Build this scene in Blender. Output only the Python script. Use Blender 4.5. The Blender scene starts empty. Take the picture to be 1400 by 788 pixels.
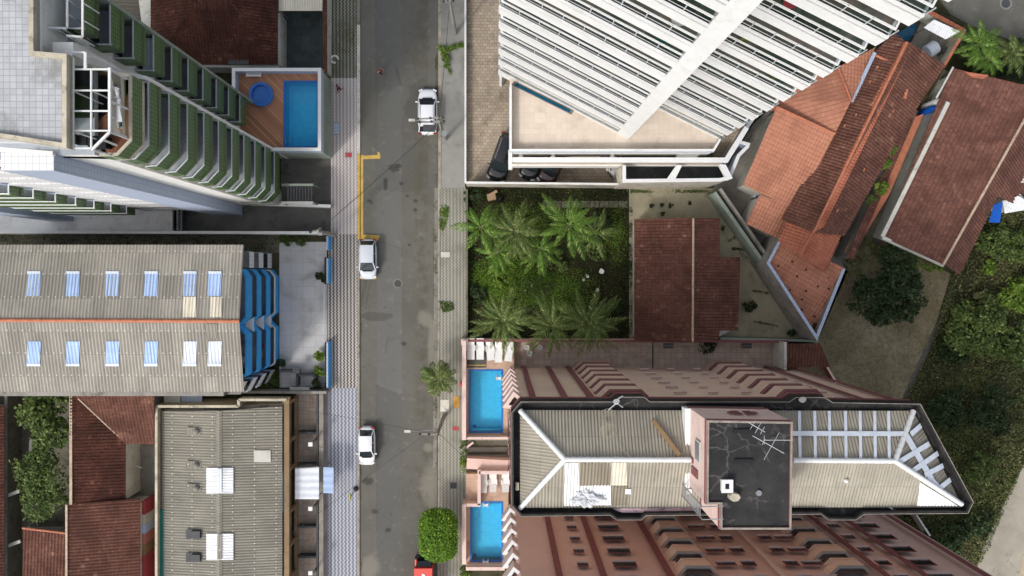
import bpy, bmesh, math, random
import numpy as np
from mathutils import Vector, Matrix, Quaternion
random.seed(7); rng = np.random.default_rng(7)
sc = bpy.context.scene
COL = sc.collection
R = math.radians
# ---------------------------------------------------------------- survey: drone 75 m up, looking almost straight down
H = 75.0; F = 1125.0
NX, NY = 679.0, 376.0                       # where the plumb line meets the picture
_v = Vector(((NX-700)/F, (394-NY)/F, -1.0)).normalized()
ROT = _v.rotation_difference(Vector((0, 0, -1)))
def P(px, py, h=0.0):
    """surveyed point: picture position + height above the street -> metres"""
    d = ROT @ Vector(((px-700)/F, (394-py)/F, -1.0))
    k = (h-H)/d.z
    return Vector((d.x*k, d.y*k, h))
def g(px, py, z=0.0):                       # plan position on the ground sheet, lifted to z
    p = P(px, py, 0); return Vector((p.x, p.y, z))
def V(*a): return Vector(a)

class MB:
    """collects faces, builds ONE mesh object"""
    def __init__(s): s.v = []; s.f = []; s.m = []; s.mats = []; s.smooth = []; s.cuv = {}
    def mi(s, m):
        if m not in s.mats: s.mats.append(m)
        return s.mats.index(m)
    def poly(s, pts, m, sm=False):
        b = len(s.v); s.v += [tuple(p) for p in pts]; s.f.append(tuple(range(b, b+len(pts)))); s.m.append(s.mi(m)); s.smooth.append(sm)
    def faces(s, pts, faces, m, sm=False):
        b = len(s.v); s.v += [tuple(p) for p in pts]; k = s.mi(m)
        for f in faces: s.f.append(tuple(i+b for i in f)); s.m.append(k); s.smooth.append(sm)
    def prism(s, top, z0, m, side=None, bottom=False):
        """top: list of 3D points (any height); walls drop vertically to z0"""
        side = side or m; n = len(top)
        top = ccw(top)
        s.poly(top, m)
        for i in range(n):
            a, b = top[i], top[(i+1) % n]
            s.poly([V(a.x, a.y, z0), V(b.x, b.y, z0), b, a], side)
        if bottom: s.poly([V(p.x, p.y, z0) for p in reversed(top)], side)
    def slab(s, top, t, m, side=None):
        side = side or m; n = len(top); top = ccw(top)
        s.poly(top, m); s.poly([p-V(0, 0, t) for p in reversed(top)], side)
        for i in range(n):
            a, b = top[i], top[(i+1) % n]
            s.poly([a-V(0, 0, t), b-V(0, 0, t), b, a], side)
    def box(s, c, size, m, rz=0.0):
        x, y, z = size[0]/2, size[1]/2, size[2]/2
        ca, sa = math.cos(rz), math.sin(rz); pts = []
        for dz in (-z, z):
            for dx, dy in ((-x, -y), (x, -y), (x, y), (-x, y)):
                pts.append((c[0]+dx*ca-dy*sa, c[1]+dx*sa+dy*ca, c[2]+dz))
        s.faces(pts, [(3, 2, 1, 0), (4, 5, 6, 7), (0, 1, 5, 4), (1, 2, 6, 5), (2, 3, 7, 6), (3, 0, 4, 7)], m)
    def bar(s, p, q, w, t, m, up=None):
        """beam from p to q, w wide, t tall, centred"""
        p, q = Vector(p), Vector(q); d = (q-p).normalized(); up = up or (V(0, 0, 1) if abs(d.z) < .95 else V(0, 1, 0))
        a = d.cross(up).normalized()*w/2; b = a.cross(d).normalized()*t/2
        pts = [p-a-b, p+a-b, p+a+b, p-a+b, q-a-b, q+a-b, q+a+b, q-a+b]
        s.faces(pts, [(3, 2, 1, 0), (4, 5, 6, 7), (0, 1, 5, 4), (1, 2, 6, 5), (2, 3, 7, 6), (3, 0, 4, 7)][::1], m)
    def tube(s, pts, r, m, n=8, sm=True, cap=True):
        pts = [Vector(p) for p in pts]; rs = r if isinstance(r, (list, tuple)) else [r]*len(pts); V0 = []
        for i, p in enumerate(pts):
            d = (pts[min(i+1, len(pts)-1)]-pts[max(i-1, 0)]).normalized()
            up = V(0, 0, 1) if abs(d.z) < .9 else V(1, 0, 0)
            a = d.cross(up).normalized(); b = a.cross(d)
            for k in range(n):
                t = 2*math.pi*k/n; V0.append(p+(a*math.cos(t)+b*math.sin(t))*rs[i])
        F0 = []
        for i in range(len(pts)-1):
            for k in range(n):
                F0.append((i*n+k, (i+1)*n+k, (i+1)*n+(k+1) % n, i*n+(k+1) % n))
        s.faces(V0, F0, m, sm)
        if cap:
            s.poly(V0[:n], m); s.poly(V0[-n:][::-1], m)
    def ring(s, outline, z0, z1, w, m, side=None, closed=True):
        """a wall of thickness w standing on a plan outline (list of 2D/3D points), inside of it"""
        n = len(outline)
        for i in range(n if closed else n-1):
            a, b = outline[i], outline[(i+1) % n]
            a = V(a[0], a[1], 0); b = V(b[0], b[1], 0); d = (b-a); L = d.length
            if L < 1e-4: continue
            d /= L; nrm = V(-d.y, d.x, 0)
            q = [a-d*w*.5, b+d*w*.5, b+d*w*.5+nrm*w, a-d*w*.5+nrm*w] if not closed else [a, b, b+nrm*w, a+nrm*w]
            s.prism([V(p.x, p.y, z1) for p in q], z0, m, side)
    def corr(s, pts, m, pitch, amp, seg=6, edge=None, t=.05):
        """corrugated sheet filling a convex planar polygon, waves running up the slope"""
        pts = ccw([Vector(p) for p in pts])
        nrm = V(0, 0, 0)
        for i in range(len(pts)): nrm += (pts[i]-pts[0]).cross(pts[(i+1) % len(pts)]-pts[0])
        nrm.normalize()
        if nrm.z < 0: nrm = -nrm
        vdir = V(-nrm.x, -nrm.y, 0)
        if edge is not None: u = Vector(edge); u = (u-nrm*u.dot(nrm)).normalized()
        elif vdir.length < 1e-3: u = V(1, 0, 0)
        else: u = V(0, 0, 1).cross(vdir).normalized(); u = -u if u.x < 0 else u
        v = nrm.cross(u).normalized(); o = pts[0]
        uv = [((p-o).dot(u), (p-o).dot(v)) for p in pts]
        u0 = min(a for a, _ in uv); u1 = max(a for a, _ in uv)
        N = max(2, int(round((u1-u0)/pitch*seg))); prev = None; V0 = []; F0 = []; U0 = []; ou = round(random.uniform(0, 40)/pitch)*pitch; ov = random.uniform(0, 9)
        for k in range(N+1):
            uu = u0+(u1-u0)*(min(max(k/N, 1e-5), 1-1e-5)); lo, hi = 1e9, -1e9
            for i in range(len(uv)):
                (a, b), (c, d) = uv[i], uv[(i+1) % len(uv)]
                if (a-uu)*(c-uu) <= 0 and abs(a-c) > 1e-9:
                    w = b+(d-b)*(uu-a)/(c-a); lo = min(lo, w); hi = max(hi, w)
            if hi < lo: prev = None; continue
            off = nrm*(amp*math.sin(2*math.pi*(u0+(u1-u0)*k/N)/pitch))
            b = len(V0); V0 += [o+u*uu+v*lo+off, o+u*uu+v*hi+off]; U0 += [(uu-u0+ou, lo+ov), (uu-u0+ou, hi+ov)]
            if prev is not None: F0.append((prev, b, b+1, prev+1))
            prev = b
        f0 = len(s.f); s.faces(V0, F0, m, True)
        for k, f in enumerate(F0): s.cuv[f0+k] = [U0[i] for i in f]
        under = [p-nrm*t for p in pts]; s.poly(under[::-1], m)
        for i in range(len(pts)):
            s.poly([under[i], under[(i+1) % len(pts)], pts[(i+1) % len(pts)], pts[i]], m)
    def build(s, name, parent=None, org=None):
        me = bpy.data.meshes.new(name); loc = Vector(org) if org is not None else V(0, 0, 0); q = parent
        off = Vector(loc)
        while q is not None: off += q.location; q = q.parent
        vv = np.array(s.v, dtype=float).reshape(-1, 3)-np.array(off)
        me.from_pydata(vv.tolist(), [], s.f)
        for m in s.mats: me.materials.append(m)
        me.polygons.foreach_set('material_index', s.m); me.polygons.foreach_set('use_smooth', s.smooth)
        uvl = me.uv_layers.new(name='UVMap'); arr = np.zeros(len(me.loops)*2)
        for p in me.polygons:
            if p.index in s.cuv:
                for li, q_ in zip(p.loop_indices, s.cuv[p.index]): arr[2*li], arr[2*li+1] = q_
                continue
            n = p.normal; hx = math.hypot(n.x, n.y)
            if hx < .02: ux, uy, wx, wy, wz = 1, 0, 0, 1, 0
            else:
                ux, uy = -n.y/hx, n.x/hx
                if ux < -1e-6 or (abs(ux) <= 1e-6 and uy < 0): ux, uy = -ux, -uy
                wx, wy, wz = -n.x*n.z/hx, -n.y*n.z/hx, hx
            for li in p.loop_indices:
                c = me.vertices[me.loops[li].vertex_index].co; x, y, z = c.x+off.x, c.y+off.y, c.z+off.z
                arr[2*li] = x*ux+y*uy; arr[2*li+1] = x*wx+y*wy+z*wz
        uvl.data.foreach_set('uv', arr); me.update()
        o = bpy.data.objects.new(name, me); COL.objects.link(o); o.location = loc; o.parent = parent
        return o

def ccw(pts):
    pts = [Vector(p) for p in pts]; a = 0
    for i in range(len(pts)):
        p, q = pts[i], pts[(i+1) % len(pts)]; a += p.x*q.y-q.x*p.y
    return pts if a > 0 else pts[::-1]
def tag(o, label, cat, group=None, kind=None):
    if label: o['label'] = label
    if cat: o['category'] = cat
    if group: o['group'] = group
    if kind: o['kind'] = kind
    return o
def thing(name, label, cat, loc, group=None):
    o = bpy.data.objects.new(name, None); COL.objects.link(o); o.empty_display_size = .3
    o.location = Vector(loc); return tag(o, label, cat, group)
def struct(name, mb): o = mb.build(name); o['kind'] = 'structure'; return o
def single(name, mb, label, cat, org, group=None, kind=None): return tag(mb.build(name, None, org), label, cat, group, kind)
def copy_tree(o, parent=None):
    c = o.copy(); COL.objects.link(c); c.parent = parent
    for ch in [k for k in bpy.data.objects if k.parent == o]: copy_tree(ch, c)
    return c
def sheet(name, pts, z, m, label=None):
    mb = MB(); mb.poly(ccw([g(x, y, z) for x, y in pts]), m); return struct(name, mb)
def rect(x0, y0, x1, y1): return [(x0, y0), (x1, y0), (x1, y1), (x0, y1)]
def arr_mesh(name, verts, faces, m, parent=None, org=None):
    """big numpy mesh (foliage)"""
    me = bpy.data.meshes.new(name); loc = Vector(org) if org is not None else V(0, 0, 0); off = Vector(loc); q = parent
    while q is not None: off += q.location; q = q.parent
    verts = np.asarray(verts, dtype=np.float32)-np.array(off, dtype=np.float32); faces = np.asarray(faces, dtype=np.int32)
    nf, k = faces.shape
    me.vertices.add(len(verts)); me.vertices.foreach_set('co', verts.ravel())
    me.loops.add(nf*k); me.loops.foreach_set('vertex_index', faces.ravel())
    me.polygons.add(nf); me.polygons.foreach_set('loop_start', np.arange(nf, dtype=np.int32)*k); me.polygons.foreach_set('loop_total', np.full(nf, k, dtype=np.int32))
    me.update(calc_edges=True); me.validate()
    for mm in (m if isinstance(m, (list, tuple)) else [m]): me.materials.append(mm)
    o = bpy.data.objects.new(name, me); COL.objects.link(o); o.location = loc; o.parent = parent
    return o
# ---------------------------------------------------------------- materials (procedural)
def c(r, gg, b):
    f = lambda x: (x/255/12.92) if x/255 <= .04045 else ((x/255+.055)/1.055)**2.4
    return (f(r), f(gg), f(b), 1)
class G:
    def __init__(s, name, rough=.85, spec=.3, metal=0):
        s.mat = bpy.data.materials.new(name); s.mat.use_nodes = True; s.nt = s.mat.node_tree; s.bs = s.nt.nodes['Principled BSDF']
        s.bs.inputs['Roughness'].default_value = rough; s.bs.inputs['Specular IOR Level'].default_value = spec; s.bs.inputs['Metallic'].default_value = metal
        s.out = s.nt.nodes['Material Output']; s._pos = None; s._uv = None
    def new(s, t, **kw):
        n = s.nt.nodes.new(t)
        for k, v in kw.items(): setattr(n, k, v)
        return n
    def put(s, sock, v):
        if hasattr(v, 'is_linked') or isinstance(v, bpy.types.NodeSocket): s.nt.links.new(v, sock)
        else: sock.default_value = v
    def pos(s):
        if s._pos is None: s._pos = s.new('ShaderNodeNewGeometry').outputs['Position']
        return s._pos
    def uv(s):
        if s._uv is None: s._uv = s.new('ShaderNodeTexCoord').outputs['UV']
        return s._uv
    def xyz(s, v):
        n = s.new('ShaderNodeSeparateXYZ'); s.put(n.inputs[0], v); return n.outputs
    def m(s, op, a, b=None, cc=None):
        n = s.new('ShaderNodeMath', operation=op); s.put(n.inputs[0], a)
        if b is not None: s.put(n.inputs[1], b)
        if cc is not None: s.put(n.inputs[2], cc)
        return n.outputs[0]
    def noise(s, scale, detail=4, rough=.55, v=None, dist=0):
        n = s.new('ShaderNodeTexNoise'); s.put(n.inputs['Vector'], v if v is not None else s.pos()); n.inputs['Scale'].default_value = scale
        n.inputs['Detail'].default_value = detail; n.inputs['Roughness'].default_value = rough; n.inputs['Distortion'].default_value = dist; return n.outputs['Fac']
    def white(s, v):
        n = s.new('ShaderNodeTexWhiteNoise', noise_dimensions='3D'); s.put(n.inputs['Vector'], v); return n.outputs['Value']
    def comb(s, x, y, z=0.0):
        n = s.new('ShaderNodeCombineXYZ'); s.put(n.inputs[0], x); s.put(n.inputs[1], y); s.put(n.inputs[2], z); return n.outputs[0]
    def ss(s, x, a, b):
        n = s.new('ShaderNodeMapRange', interpolation_type='SMOOTHSTEP'); s.put(n.inputs[0], x); n.inputs[1].default_value = a; n.inputs[2].default_value = b; return n.outputs[0]
    def mix(s, f, a, b, mode='MIX'):
        n = s.new('ShaderNodeMix', data_type='RGBA', blend_type=mode); s.put(n.inputs[0], f); s.put(n.inputs[6], a); s.put(n.inputs[7], b); return n.outputs[2]
    def rnd(s): return s.new('ShaderNodeNewGeometry').outputs['Random Per Island']
    def col(s, v): s.put(s.bs.inputs['Base Color'], v)
    def bump(s, h, strength=.4, dist=.05):
        n = s.new('ShaderNodeBump'); n.inputs['Strength'].default_value = strength; n.inputs['Distance'].default_value = dist; s.put(n.inputs['Height'], h); s.put(s.bs.inputs['Normal'], n.outputs[0])
def dk(col, k): return (col[0]*k, col[1]*k, col[2]*k, 1)
def worn(name, col, var=.25, dirt=None, da=.5, scale=.6, rough=.85, spec=.3, fine=6, bump=.15, metal=0):
    """one base colour with broad stains and fine grain"""
    q = G(name, rough, spec, metal); a = q.noise(scale, 6, .6); b = q.noise(fine, 3, .6)
    base = q.mix(q.ss(a, .3, .7), dk(col, 1-var), dk(col, 1+var*.6)); base = q.mix(q.m('MULTIPLY', b, .35), base, dk(col, .6))
    if dirt is not None:
        d = q.noise(scale*1.7, 8, .68, dist=.6); base = q.mix(q.m('MULTIPLY', q.ss(d, .52, .68), da), base, dirt)
    q.col(base)
    if bump: q.bump(b, bump, .03)
    return q.mat
def tiles(name, dark, light, hi, pu=.28, pv=.33, moss=None, rough=.9, rows=.45, cols=.45):
    """clay pantiles: one random shade per tile, a shadow line under each course"""
    q = G(name, rough, .2); u, v, _ = q.xyz(q.uv())
    iu = q.m('FLOOR', q.m('DIVIDE', u, pu)); fv = q.m('FRACT', q.m('DIVIDE', v, pv)); iv = q.m('FLOOR', q.m('DIVIDE', v, pv))
    r = q.white(q.comb(iu, iv)); big = q.noise(.5, 6, .6); fine = q.noise(5, 4, .6)
    base = q.mix(q.m('ADD', q.m('MULTIPLY', r, .5), .25), dark, light); base = q.mix(q.m('MULTIPLY', q.ss(r, .985, .999), .4), base, hi); base = q.mix(q.m('MULTIPLY', q.ss(q.noise(7, 5, .7), .56, .68), .55), base, hi)
    base = q.mix(q.m('MULTIPLY', q.ss(big, .42, .66), .6), base, dk(dark, .68)); base = q.mix(q.m('MULTIPLY', q.ss(q.noise(.8, 8, .72, dist=.8), .55, .7), .3), base, hi)
    base = q.mix(q.m('MULTIPLY', q.ss(fine, .5, .75), .4), base, dk(dark, .6))
    if moss is not None: base = q.mix(q.m('MULTIPLY', q.ss(q.noise(1.3, 8, .7), .58, .7), .6), base, moss)
    gap = q.ss(fv, .14, .0); base = q.mix(q.m('MULTIPLY', gap, rows), base, dk(dark, .25))
    fu = q.m('ABSOLUTE', q.m('SUBTRACT', q.m('FRACT', q.m('DIVIDE', u, pu)), .5))
    base = q.mix(q.m('MULTIPLY', q.ss(fu, .36, .5), cols), base, dk(dark, .3))
    q.col(base); q.bump(fv, .5, .03); return q.mat
def sheets(name, colr, var=.3, su=1.05, sv=1.83, stain=None, bolts=True, pitch=.21):
    """fibre-cement corrugated sheets: shade per sheet, bolts along each course"""
    q = G(name, .9, .2); u, v, _ = q.xyz(q.uv())
    iu = q.m('FLOOR', q.m('DIVIDE', u, su)); cv = q.m('DIVIDE', v, sv); iv = q.m('FLOOR', cv); fv = q.m('FRACT', cv)
    r = q.white(q.comb(iu, iv)); r2 = q.white(q.comb(iv, 3.3)); a = q.noise(.45, 7, .62); st = q.noise(1.0, 6, .65, q.comb(q.m('MULTIPLY', u, 3.0), q.m('MULTIPLY', v, .5)))
    base = q.mix(q.m('ADD', q.m('MULTIPLY', r, .5), q.m('MULTIPLY', r2, .5)), dk(colr, 1-var), dk(colr, 1+var*.7))
    base = q.mix(q.m('MULTIPLY', q.ss(a, .4, .7), .5), base, dk(colr, .62))
    base = q.mix(q.m('MULTIPLY', q.ss(st, .5, .72), .5), base, stain or dk(colr, .5))
    base = q.mix(q.m('MULTIPLY', q.ss(fv, .035, 0), .5), base, dk(colr, .4))
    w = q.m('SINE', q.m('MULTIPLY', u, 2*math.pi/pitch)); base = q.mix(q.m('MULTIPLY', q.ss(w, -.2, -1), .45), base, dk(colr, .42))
    if bolts:
        bu = q.m('ABSOLUTE', q.m('SUBTRACT', q.m('FRACT', q.m('DIVIDE', u, .56)), .5)); bv = q.m('ABSOLUTE', q.m('SUBTRACT', fv, .07))
        k = q.m('MULTIPLY', q.ss(bu, .09, .05), q.ss(bv, .035, .02)); base = q.mix(q.m('MULTIPLY', k, .9), base, c(215, 212, 205))
    q.col(base); q.bump(st, .15, .02); return q.mat
def grid(name, colr, line, pu, pv=None, w=.06, var=.12, rough=.5, spec=.4, dirt=None, scale=.7, pos=False, ang=0.0, off=0.0, da=.7, cellvar=.5):
    """ceramic tiles / slabs / pavers with joints"""
    pv = pv or pu; q = G(name, rough, spec); u, v, _ = q.xyz(q.pos() if pos else q.uv())
    if ang:
        ca, sa = math.cos(ang), math.sin(ang); u, v = q.m('ADD', q.m('MULTIPLY', u, ca), q.m('MULTIPLY', v, sa)), q.m('SUBTRACT', q.m('MULTIPLY', v, ca), q.m('MULTIPLY', u, sa))
    cv = q.m('DIVIDE', v, pv); iv = q.m('FLOOR', cv)
    cu = q.m('DIVIDE', u, pu)
    if off: cu = q.m('ADD', cu, q.m('MULTIPLY', iv, off))
    iu = q.m('FLOOR', cu)
    r = q.white(q.comb(iu, iv)); fu = q.m('FRACT', cu); fv = q.m('FRACT', cv)
    k = q.m('MAXIMUM', q.m('LESS_THAN', fu, w), q.m('LESS_THAN', fv, w*pu/pv))
    big = q.noise(scale, 7, .62)
    base = q.mix(q.m('ADD', q.m('MULTIPLY', r, cellvar), q.m('MULTIPLY', big, 1-cellvar)), dk(colr, 1-var), dk(colr, 1+var))
    base = q.mix(q.m('MULTIPLY', k, .9), base, line)
    if dirt is not None: base = q.mix(q.m('MULTIPLY', q.ss(q.noise(scale*1.4, 9, .68, dist=.5), .48, .72), da), base, dirt)
    q.col(base); return q.mat
def wave(name, a, b, pu, pv, amp=.5, duty=.5, dirt=None, da=.5, soft=.12, scale=.35):
    """Portuguese-stone zigzag mosaic"""
    q = G(name, .85, .3); x, y, _ = q.xyz(q.pos())
    tri = q.m('ABSOLUTE', q.m('SUBTRACT', q.m('FRACT', q.m('DIVIDE', y, pv)), .5))
    s = q.m('FRACT', q.m('ADD', q.m('DIVIDE', x, pu), q.m('MULTIPLY', tri, amp*2)))
    d = q.m('ABSOLUTE', q.m('SUBTRACT', s, .5)); k = q.ss(d, duty/2-soft/2, duty/2+soft/2)
    nz = q.noise(9, 3, .6); big = q.noise(scale, 7, .6)
    base = q.mix(k, q.mix(nz, dk(a, .75), dk(a, 1.2)), q.mix(nz, dk(b, .75), dk(b, 1.2)))
    base = q.mix(q.m('MULTIPLY', q.ss(big, .45, .7), da), base, dirt or dk(a, 1.5))
    q.col(base); q.bump(nz, .2, .02); return q.mat
def leafm(name, a, b, hi=None, rough=.6, trans=.25, scale=.5):
    q = G(name, rough, .25); r = q.rnd(); big = q.noise(scale, 4, .6)
    base = q.mix(q.m('ADD', q.m('MULTIPLY', r, .6), q.m('MULTIPLY', big, .4)), a, b)
    if hi is not None: base = q.mix(q.ss(r, .88, .97), base, hi)
    q.col(base)
    tr = q.new('ShaderNodeBsdfTranslucent'); q.put(tr.inputs[0], base); mx = q.new('ShaderNodeMixShader'); mx.inputs[0].default_value = trans
    q.nt.links.new(q.bs.outputs[0], mx.inputs[1]); q.nt.links.new(tr.outputs[0], mx.inputs[2]); q.nt.links.new(mx.outputs[0], q.out.inputs[0]); return q.mat
def water(name, tint):
    q = G(name); gl = q.new('ShaderNodeBsdfGlossy'); gl.inputs['Roughness'].default_value = .04; tr = q.new('ShaderNodeBsdfTransparent'); tr.inputs[0].default_value = tint
    fr = q.new('ShaderNodeFresnel'); fr.inputs[0].default_value = 1.33; b = q.new('ShaderNodeBump'); b.inputs['Strength'].default_value = .15; b.inputs['Distance'].default_value = .05
    q.put(b.inputs['Height'], q.noise(1.6, 4, .6, dist=.8)); q.put(gl.inputs['Normal'], b.outputs[0]); q.put(fr.inputs['Normal'], b.outputs[0])
    mx = q.new('ShaderNodeMixShader'); q.put(mx.inputs[0], fr.outputs[0]); q.nt.links.new(tr.outputs[0], mx.inputs[1]); q.nt.links.new(gl.outputs[0], mx.inputs[2]); q.nt.links.new(mx.outputs[0], q.out.inputs[0]); return q.mat
def clear_glass(name, tint, ior=1.18):
    q = G(name); gl = q.new('ShaderNodeBsdfGlossy'); gl.inputs['Roughness'].default_value = .03; tr = q.new('ShaderNodeBsdfTransparent'); tr.inputs[0].default_value = tint
    mx = q.new('ShaderNodeMixShader'); fr = q.new('ShaderNodeFresnel'); fr.inputs[0].default_value = ior; q.put(mx.inputs[0], fr.outputs[0]); q.nt.links.new(tr.outputs[0], mx.inputs[1]); q.nt.links.new(gl.outputs[0], mx.inputs[2]); q.nt.links.new(mx.outputs[0], q.out.inputs[0]); return q.mat

M = {}
# ground
def ground_mat():
    q = G('soil', .95, .1); a = q.noise(.12, 8, .62); b = q.noise(1.1, 8, .7); d = q.noise(6, 4, .7)
    base = q.mix(q.ss(a, .35, .65), c(52, 54, 34), c(76, 72, 56)); base = q.mix(q.m('MULTIPLY', q.ss(b, .42, .68), .8), base, c(38, 46, 24)); base = q.mix(q.m('MULTIPLY', q.ss(d, .55, .75), .5), base, c(104, 98, 78))
    q.col(base); q.bump(d, .5, .1); return q.mat
M['soil'] = ground_mat()
def dry_mat():
    q = G('dry grass', .95, .1); a = q.noise(.25, 8, .65); b = q.noise(2.2, 8, .72); d = q.noise(11, 4, .7)
    base = q.mix(q.ss(a, .35, .65), c(130, 120, 96), c(164, 154, 128)); base = q.mix(q.m('MULTIPLY', q.ss(b, .45, .66), .6), base, c(86, 84, 58)); base = q.mix(q.m('MULTIPLY', d, .5), base, c(58, 52, 38))
    q.col(base); q.bump(d, .6, .1); return q.mat
M['dry'] = dry_mat()
M['gardensoil'] = worn('dark garden soil with palm shade', c(50, 46, 32), .4, c(34, 40, 22), .8, .8, .95, .1, 5, .4)  # dark brown soil, darkened further: the palms' deep shade is in the colour
def asphalt_mat():
    q = G('asphalt', .9, .25); x, y, _ = q.xyz(q.pos()); a = q.noise(.16, 7, .6); b = q.noise(1.2, 8, .65); d = q.noise(14, 3, .7)
    base = q.mix(q.ss(a, .3, .7), c(97, 95, 88), c(112, 110, 103))
    xx = q.m('ADD', x, q.m('MULTIPLY', q.m('SUBTRACT', q.noise(.5, 3), .5), .25))
    strip = q.m('MULTIPLY', q.ss(xx, -10.9, -10.75), q.ss(xx, -8.5, -8.75)); base = q.mix(q.m('MULTIPLY', strip, .55), base, c(108, 110, 110))
    yy = q.m('ADD', q.m('DIVIDE', y, 9.0), q.m('MULTIPLY', q.noise(.3, 2), .3)); pt = q.white(q.comb(q.m('FLOOR', yy), q.m('FLOOR', q.m('DIVIDE', q.m('ADD', x, 3.8), 2.4)))); base = q.mix(q.m('MULTIPLY', pt, .42), base, c(76, 75, 70))
    base = q.mix(q.m('MULTIPLY', q.ss(b, .55, .72), .5), base, c(132, 130, 122)); base = q.mix(q.m('MULTIPLY', q.ss(b, .42, .28), .5), base, c(72, 70, 64))
    ed = q.m('MINIMUM', q.m('ABSOLUTE', q.m('SUBTRACT', x, -13.75)), q.m('ABSOLUTE', q.m('SUBTRACT', x, -6.75))); en = q.noise(.9, 7, .65)
    k = q.m('MULTIPLY', q.ss(ed, 1.1, .1), q.ss(en, .42, .6)); base = q.mix(q.m('MULTIPLY', k, .6), base, c(86, 80, 64))
    cr = q.new('ShaderNodeTexVoronoi', feature='DISTANCE_TO_EDGE'); q.put(cr.inputs['Vector'], q.pos()); cr.inputs['Scale'].default_value = .35
    k = q.m('MULTIPLY', q.ss(cr.outputs['Distance'], .012, .004), q.ss(q.noise(.2, 3), .45, .6)); base = q.mix(q.m('MULTIPLY', k, .35), base, c(64, 62, 58))
    nn = q.noise(.9, 6, .65); nw = q.noise(.7, 8, .75, dist=1.2); n2 = q.noise(2.6, 5, .6)
    def blot(px, py, rx, ry, colr, w, nz, soft=.5):
        nonlocal base
        p = P(px, py, 0); dx = q.m('DIVIDE', q.m('SUBTRACT', x, p.x), rx); dy = q.m('DIVIDE', q.m('SUBTRACT', y, p.y), ry)
        dd = q.m('ADD', q.m('ADD', q.m('MULTIPLY', dx, dx), q.m('MULTIPLY', dy, dy)), q.m('MULTIPLY', q.m('SUBTRACT', nz, .5), 3.2)); base = q.mix(q.m('MULTIPLY', q.ss(dd, 1.0+soft, 1.0-soft), w), base, colr)
    for a_ in ((582, 436, .7, .7), (592, 474, .45, 2.2), (589, 662, .8, 1.9), (506, 776, .9, 1.0), (585, 612, .4, .4)): blot(*a_, c(146, 141, 130), .5, nw, .8)
    for a_ in ((572, 148, 1.2, 2.0), (516, 433, 1.4, .4)): blot(*a_, c(82, 80, 76), .7, nn, .3)
    for a_ in ((505, 275, .2, .13), (508, 278, .14, .1), (549, 251, .2, .15), (557, 268, .14, .1), (568, 275, .22, .16), (568, 287, .2, .15), (538, 230, .5, .35), (545, 227, .25, .2), (560, 335, .14, .12), (503, 658, .5, .3), (512, 700, .3, .22), (530, 725, .3, .2), (552, 470, .25, .2), (527, 252, .2, .6)): blot(*a_, c(52, 51, 48), .7, n2, .5)
    base = q.mix(q.m('MULTIPLY', d, .25), base, c(70, 70, 66)); q.col(base); q.bump(d, .25, .02); return q.mat
M['asphalt'] = asphalt_mat()
M['patch'] = worn('pale repair concrete', c(150, 146, 134), .3, c(100, 98, 90), .6, 1.2)
M['darkpatch'] = worn('dark repair asphalt', c(84, 83, 79), .2, c(64, 62, 58), .6, 1.0)
M['oil'] = worn('oil stain', c(58, 57, 54), .2)
M['kerb'] = worn('kerb stone', c(158, 152, 138), .25, c(92, 86, 66), .7, 1.2)
M['kerbwhite'] = worn('whitewashed kerb', c(208, 204, 194), .2, c(120, 114, 96), .6, 1.2)
M['yellow'] = worn('worn yellow paint', c(206, 172, 92), .2, c(150, 132, 92), .6, 1.5)
M['wave_bold'] = wave('bold zigzag mosaic', c(84, 82, 80), c(182, 176, 170), .31, .30, .36, .5, c(120, 116, 108), .3)
M['wave_blue'] = wave('blue grey zigzag mosaic', c(116, 120, 132), c(178, 180, 188), .33, .38, .38, .5, c(140, 140, 146), .3)
M['wave_light'] = wave('pale zigzag mosaic', c(150, 142, 140), c(200, 193, 189), .31, .30, .36, .5, c(176, 170, 166), .4)
M['wave_old'] = wave('weathered zigzag mosaic', c(76, 78, 66), c(146, 144, 130), .31, .30, .36, .5, c(84, 84, 68), .75)
M['wave_right'] = wave('weathered pale mosaic', c(120, 118, 108), c(156, 154, 143), .31, .28, .4, .5, c(104, 104, 88), .7, .2)
M['mauve'] = worn('mauve pavement strip', c(158, 150, 150), .2, c(120, 104, 98), .6)
M['pavement'] = worn('smooth cement pavement', c(142, 141, 136), .2, c(98, 98, 92), .55, .3)
M['conc_light'] = worn('pale concrete', c(236, 235, 232), .1, c(186, 185, 182), .6, .5); M['lane'] = worn('lane concrete', c(160, 154, 140), .2, c(112, 108, 94), .6, .4)
M['conc_dark'] = worn('dark concrete', c(96, 95, 91), .25, c(60, 60, 58), .6, .6)
M['conc_mid'] = worn('grey concrete', c(136, 132, 124), .25, c(84, 82, 74), .6, .6)
M['mossy'] = worn('mossy concrete', c(110, 106, 92), .3, c(62, 66, 38), .8, .9)
M['yard'] = grid('grey yard slabs', c(190, 189, 188), c(158, 157, 155), 1.1, w=.025, var=.12, rough=.8, dirt=c(150, 146, 140), scale=.4)
M['slate'] = grid('dark slate court', c(66, 76, 76), c(54, 60, 58), .8, w=.03, var=.35, rough=.7, dirt=c(40, 46, 46))
M['paver_tan'] = grid('tan stone setts', c(164, 150, 132), c(118, 106, 92), .42, .28, w=.08, var=.3, rough=.9, dirt=c(102, 94, 82), scale=.35, off=.5, da=.8)
M['paver_brown'] = grid('brown court pavers', c(176, 160, 146), c(142, 128, 116), .55, .55, w=.07, var=.18, rough=.9, dirt=c(128, 112, 102), scale=.8)
M['cracked'] = worn('pale cracked cement', c(160, 152, 128), .18, c(112, 106, 84), .5, .5)
M['terrace'] = grid('cream terrace tiles', c(214, 200, 184), c(198, 184, 168), .45, w=.04, var=.08, rough=.7, dirt=c(182, 166, 148), scale=.35, da=.6)
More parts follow.
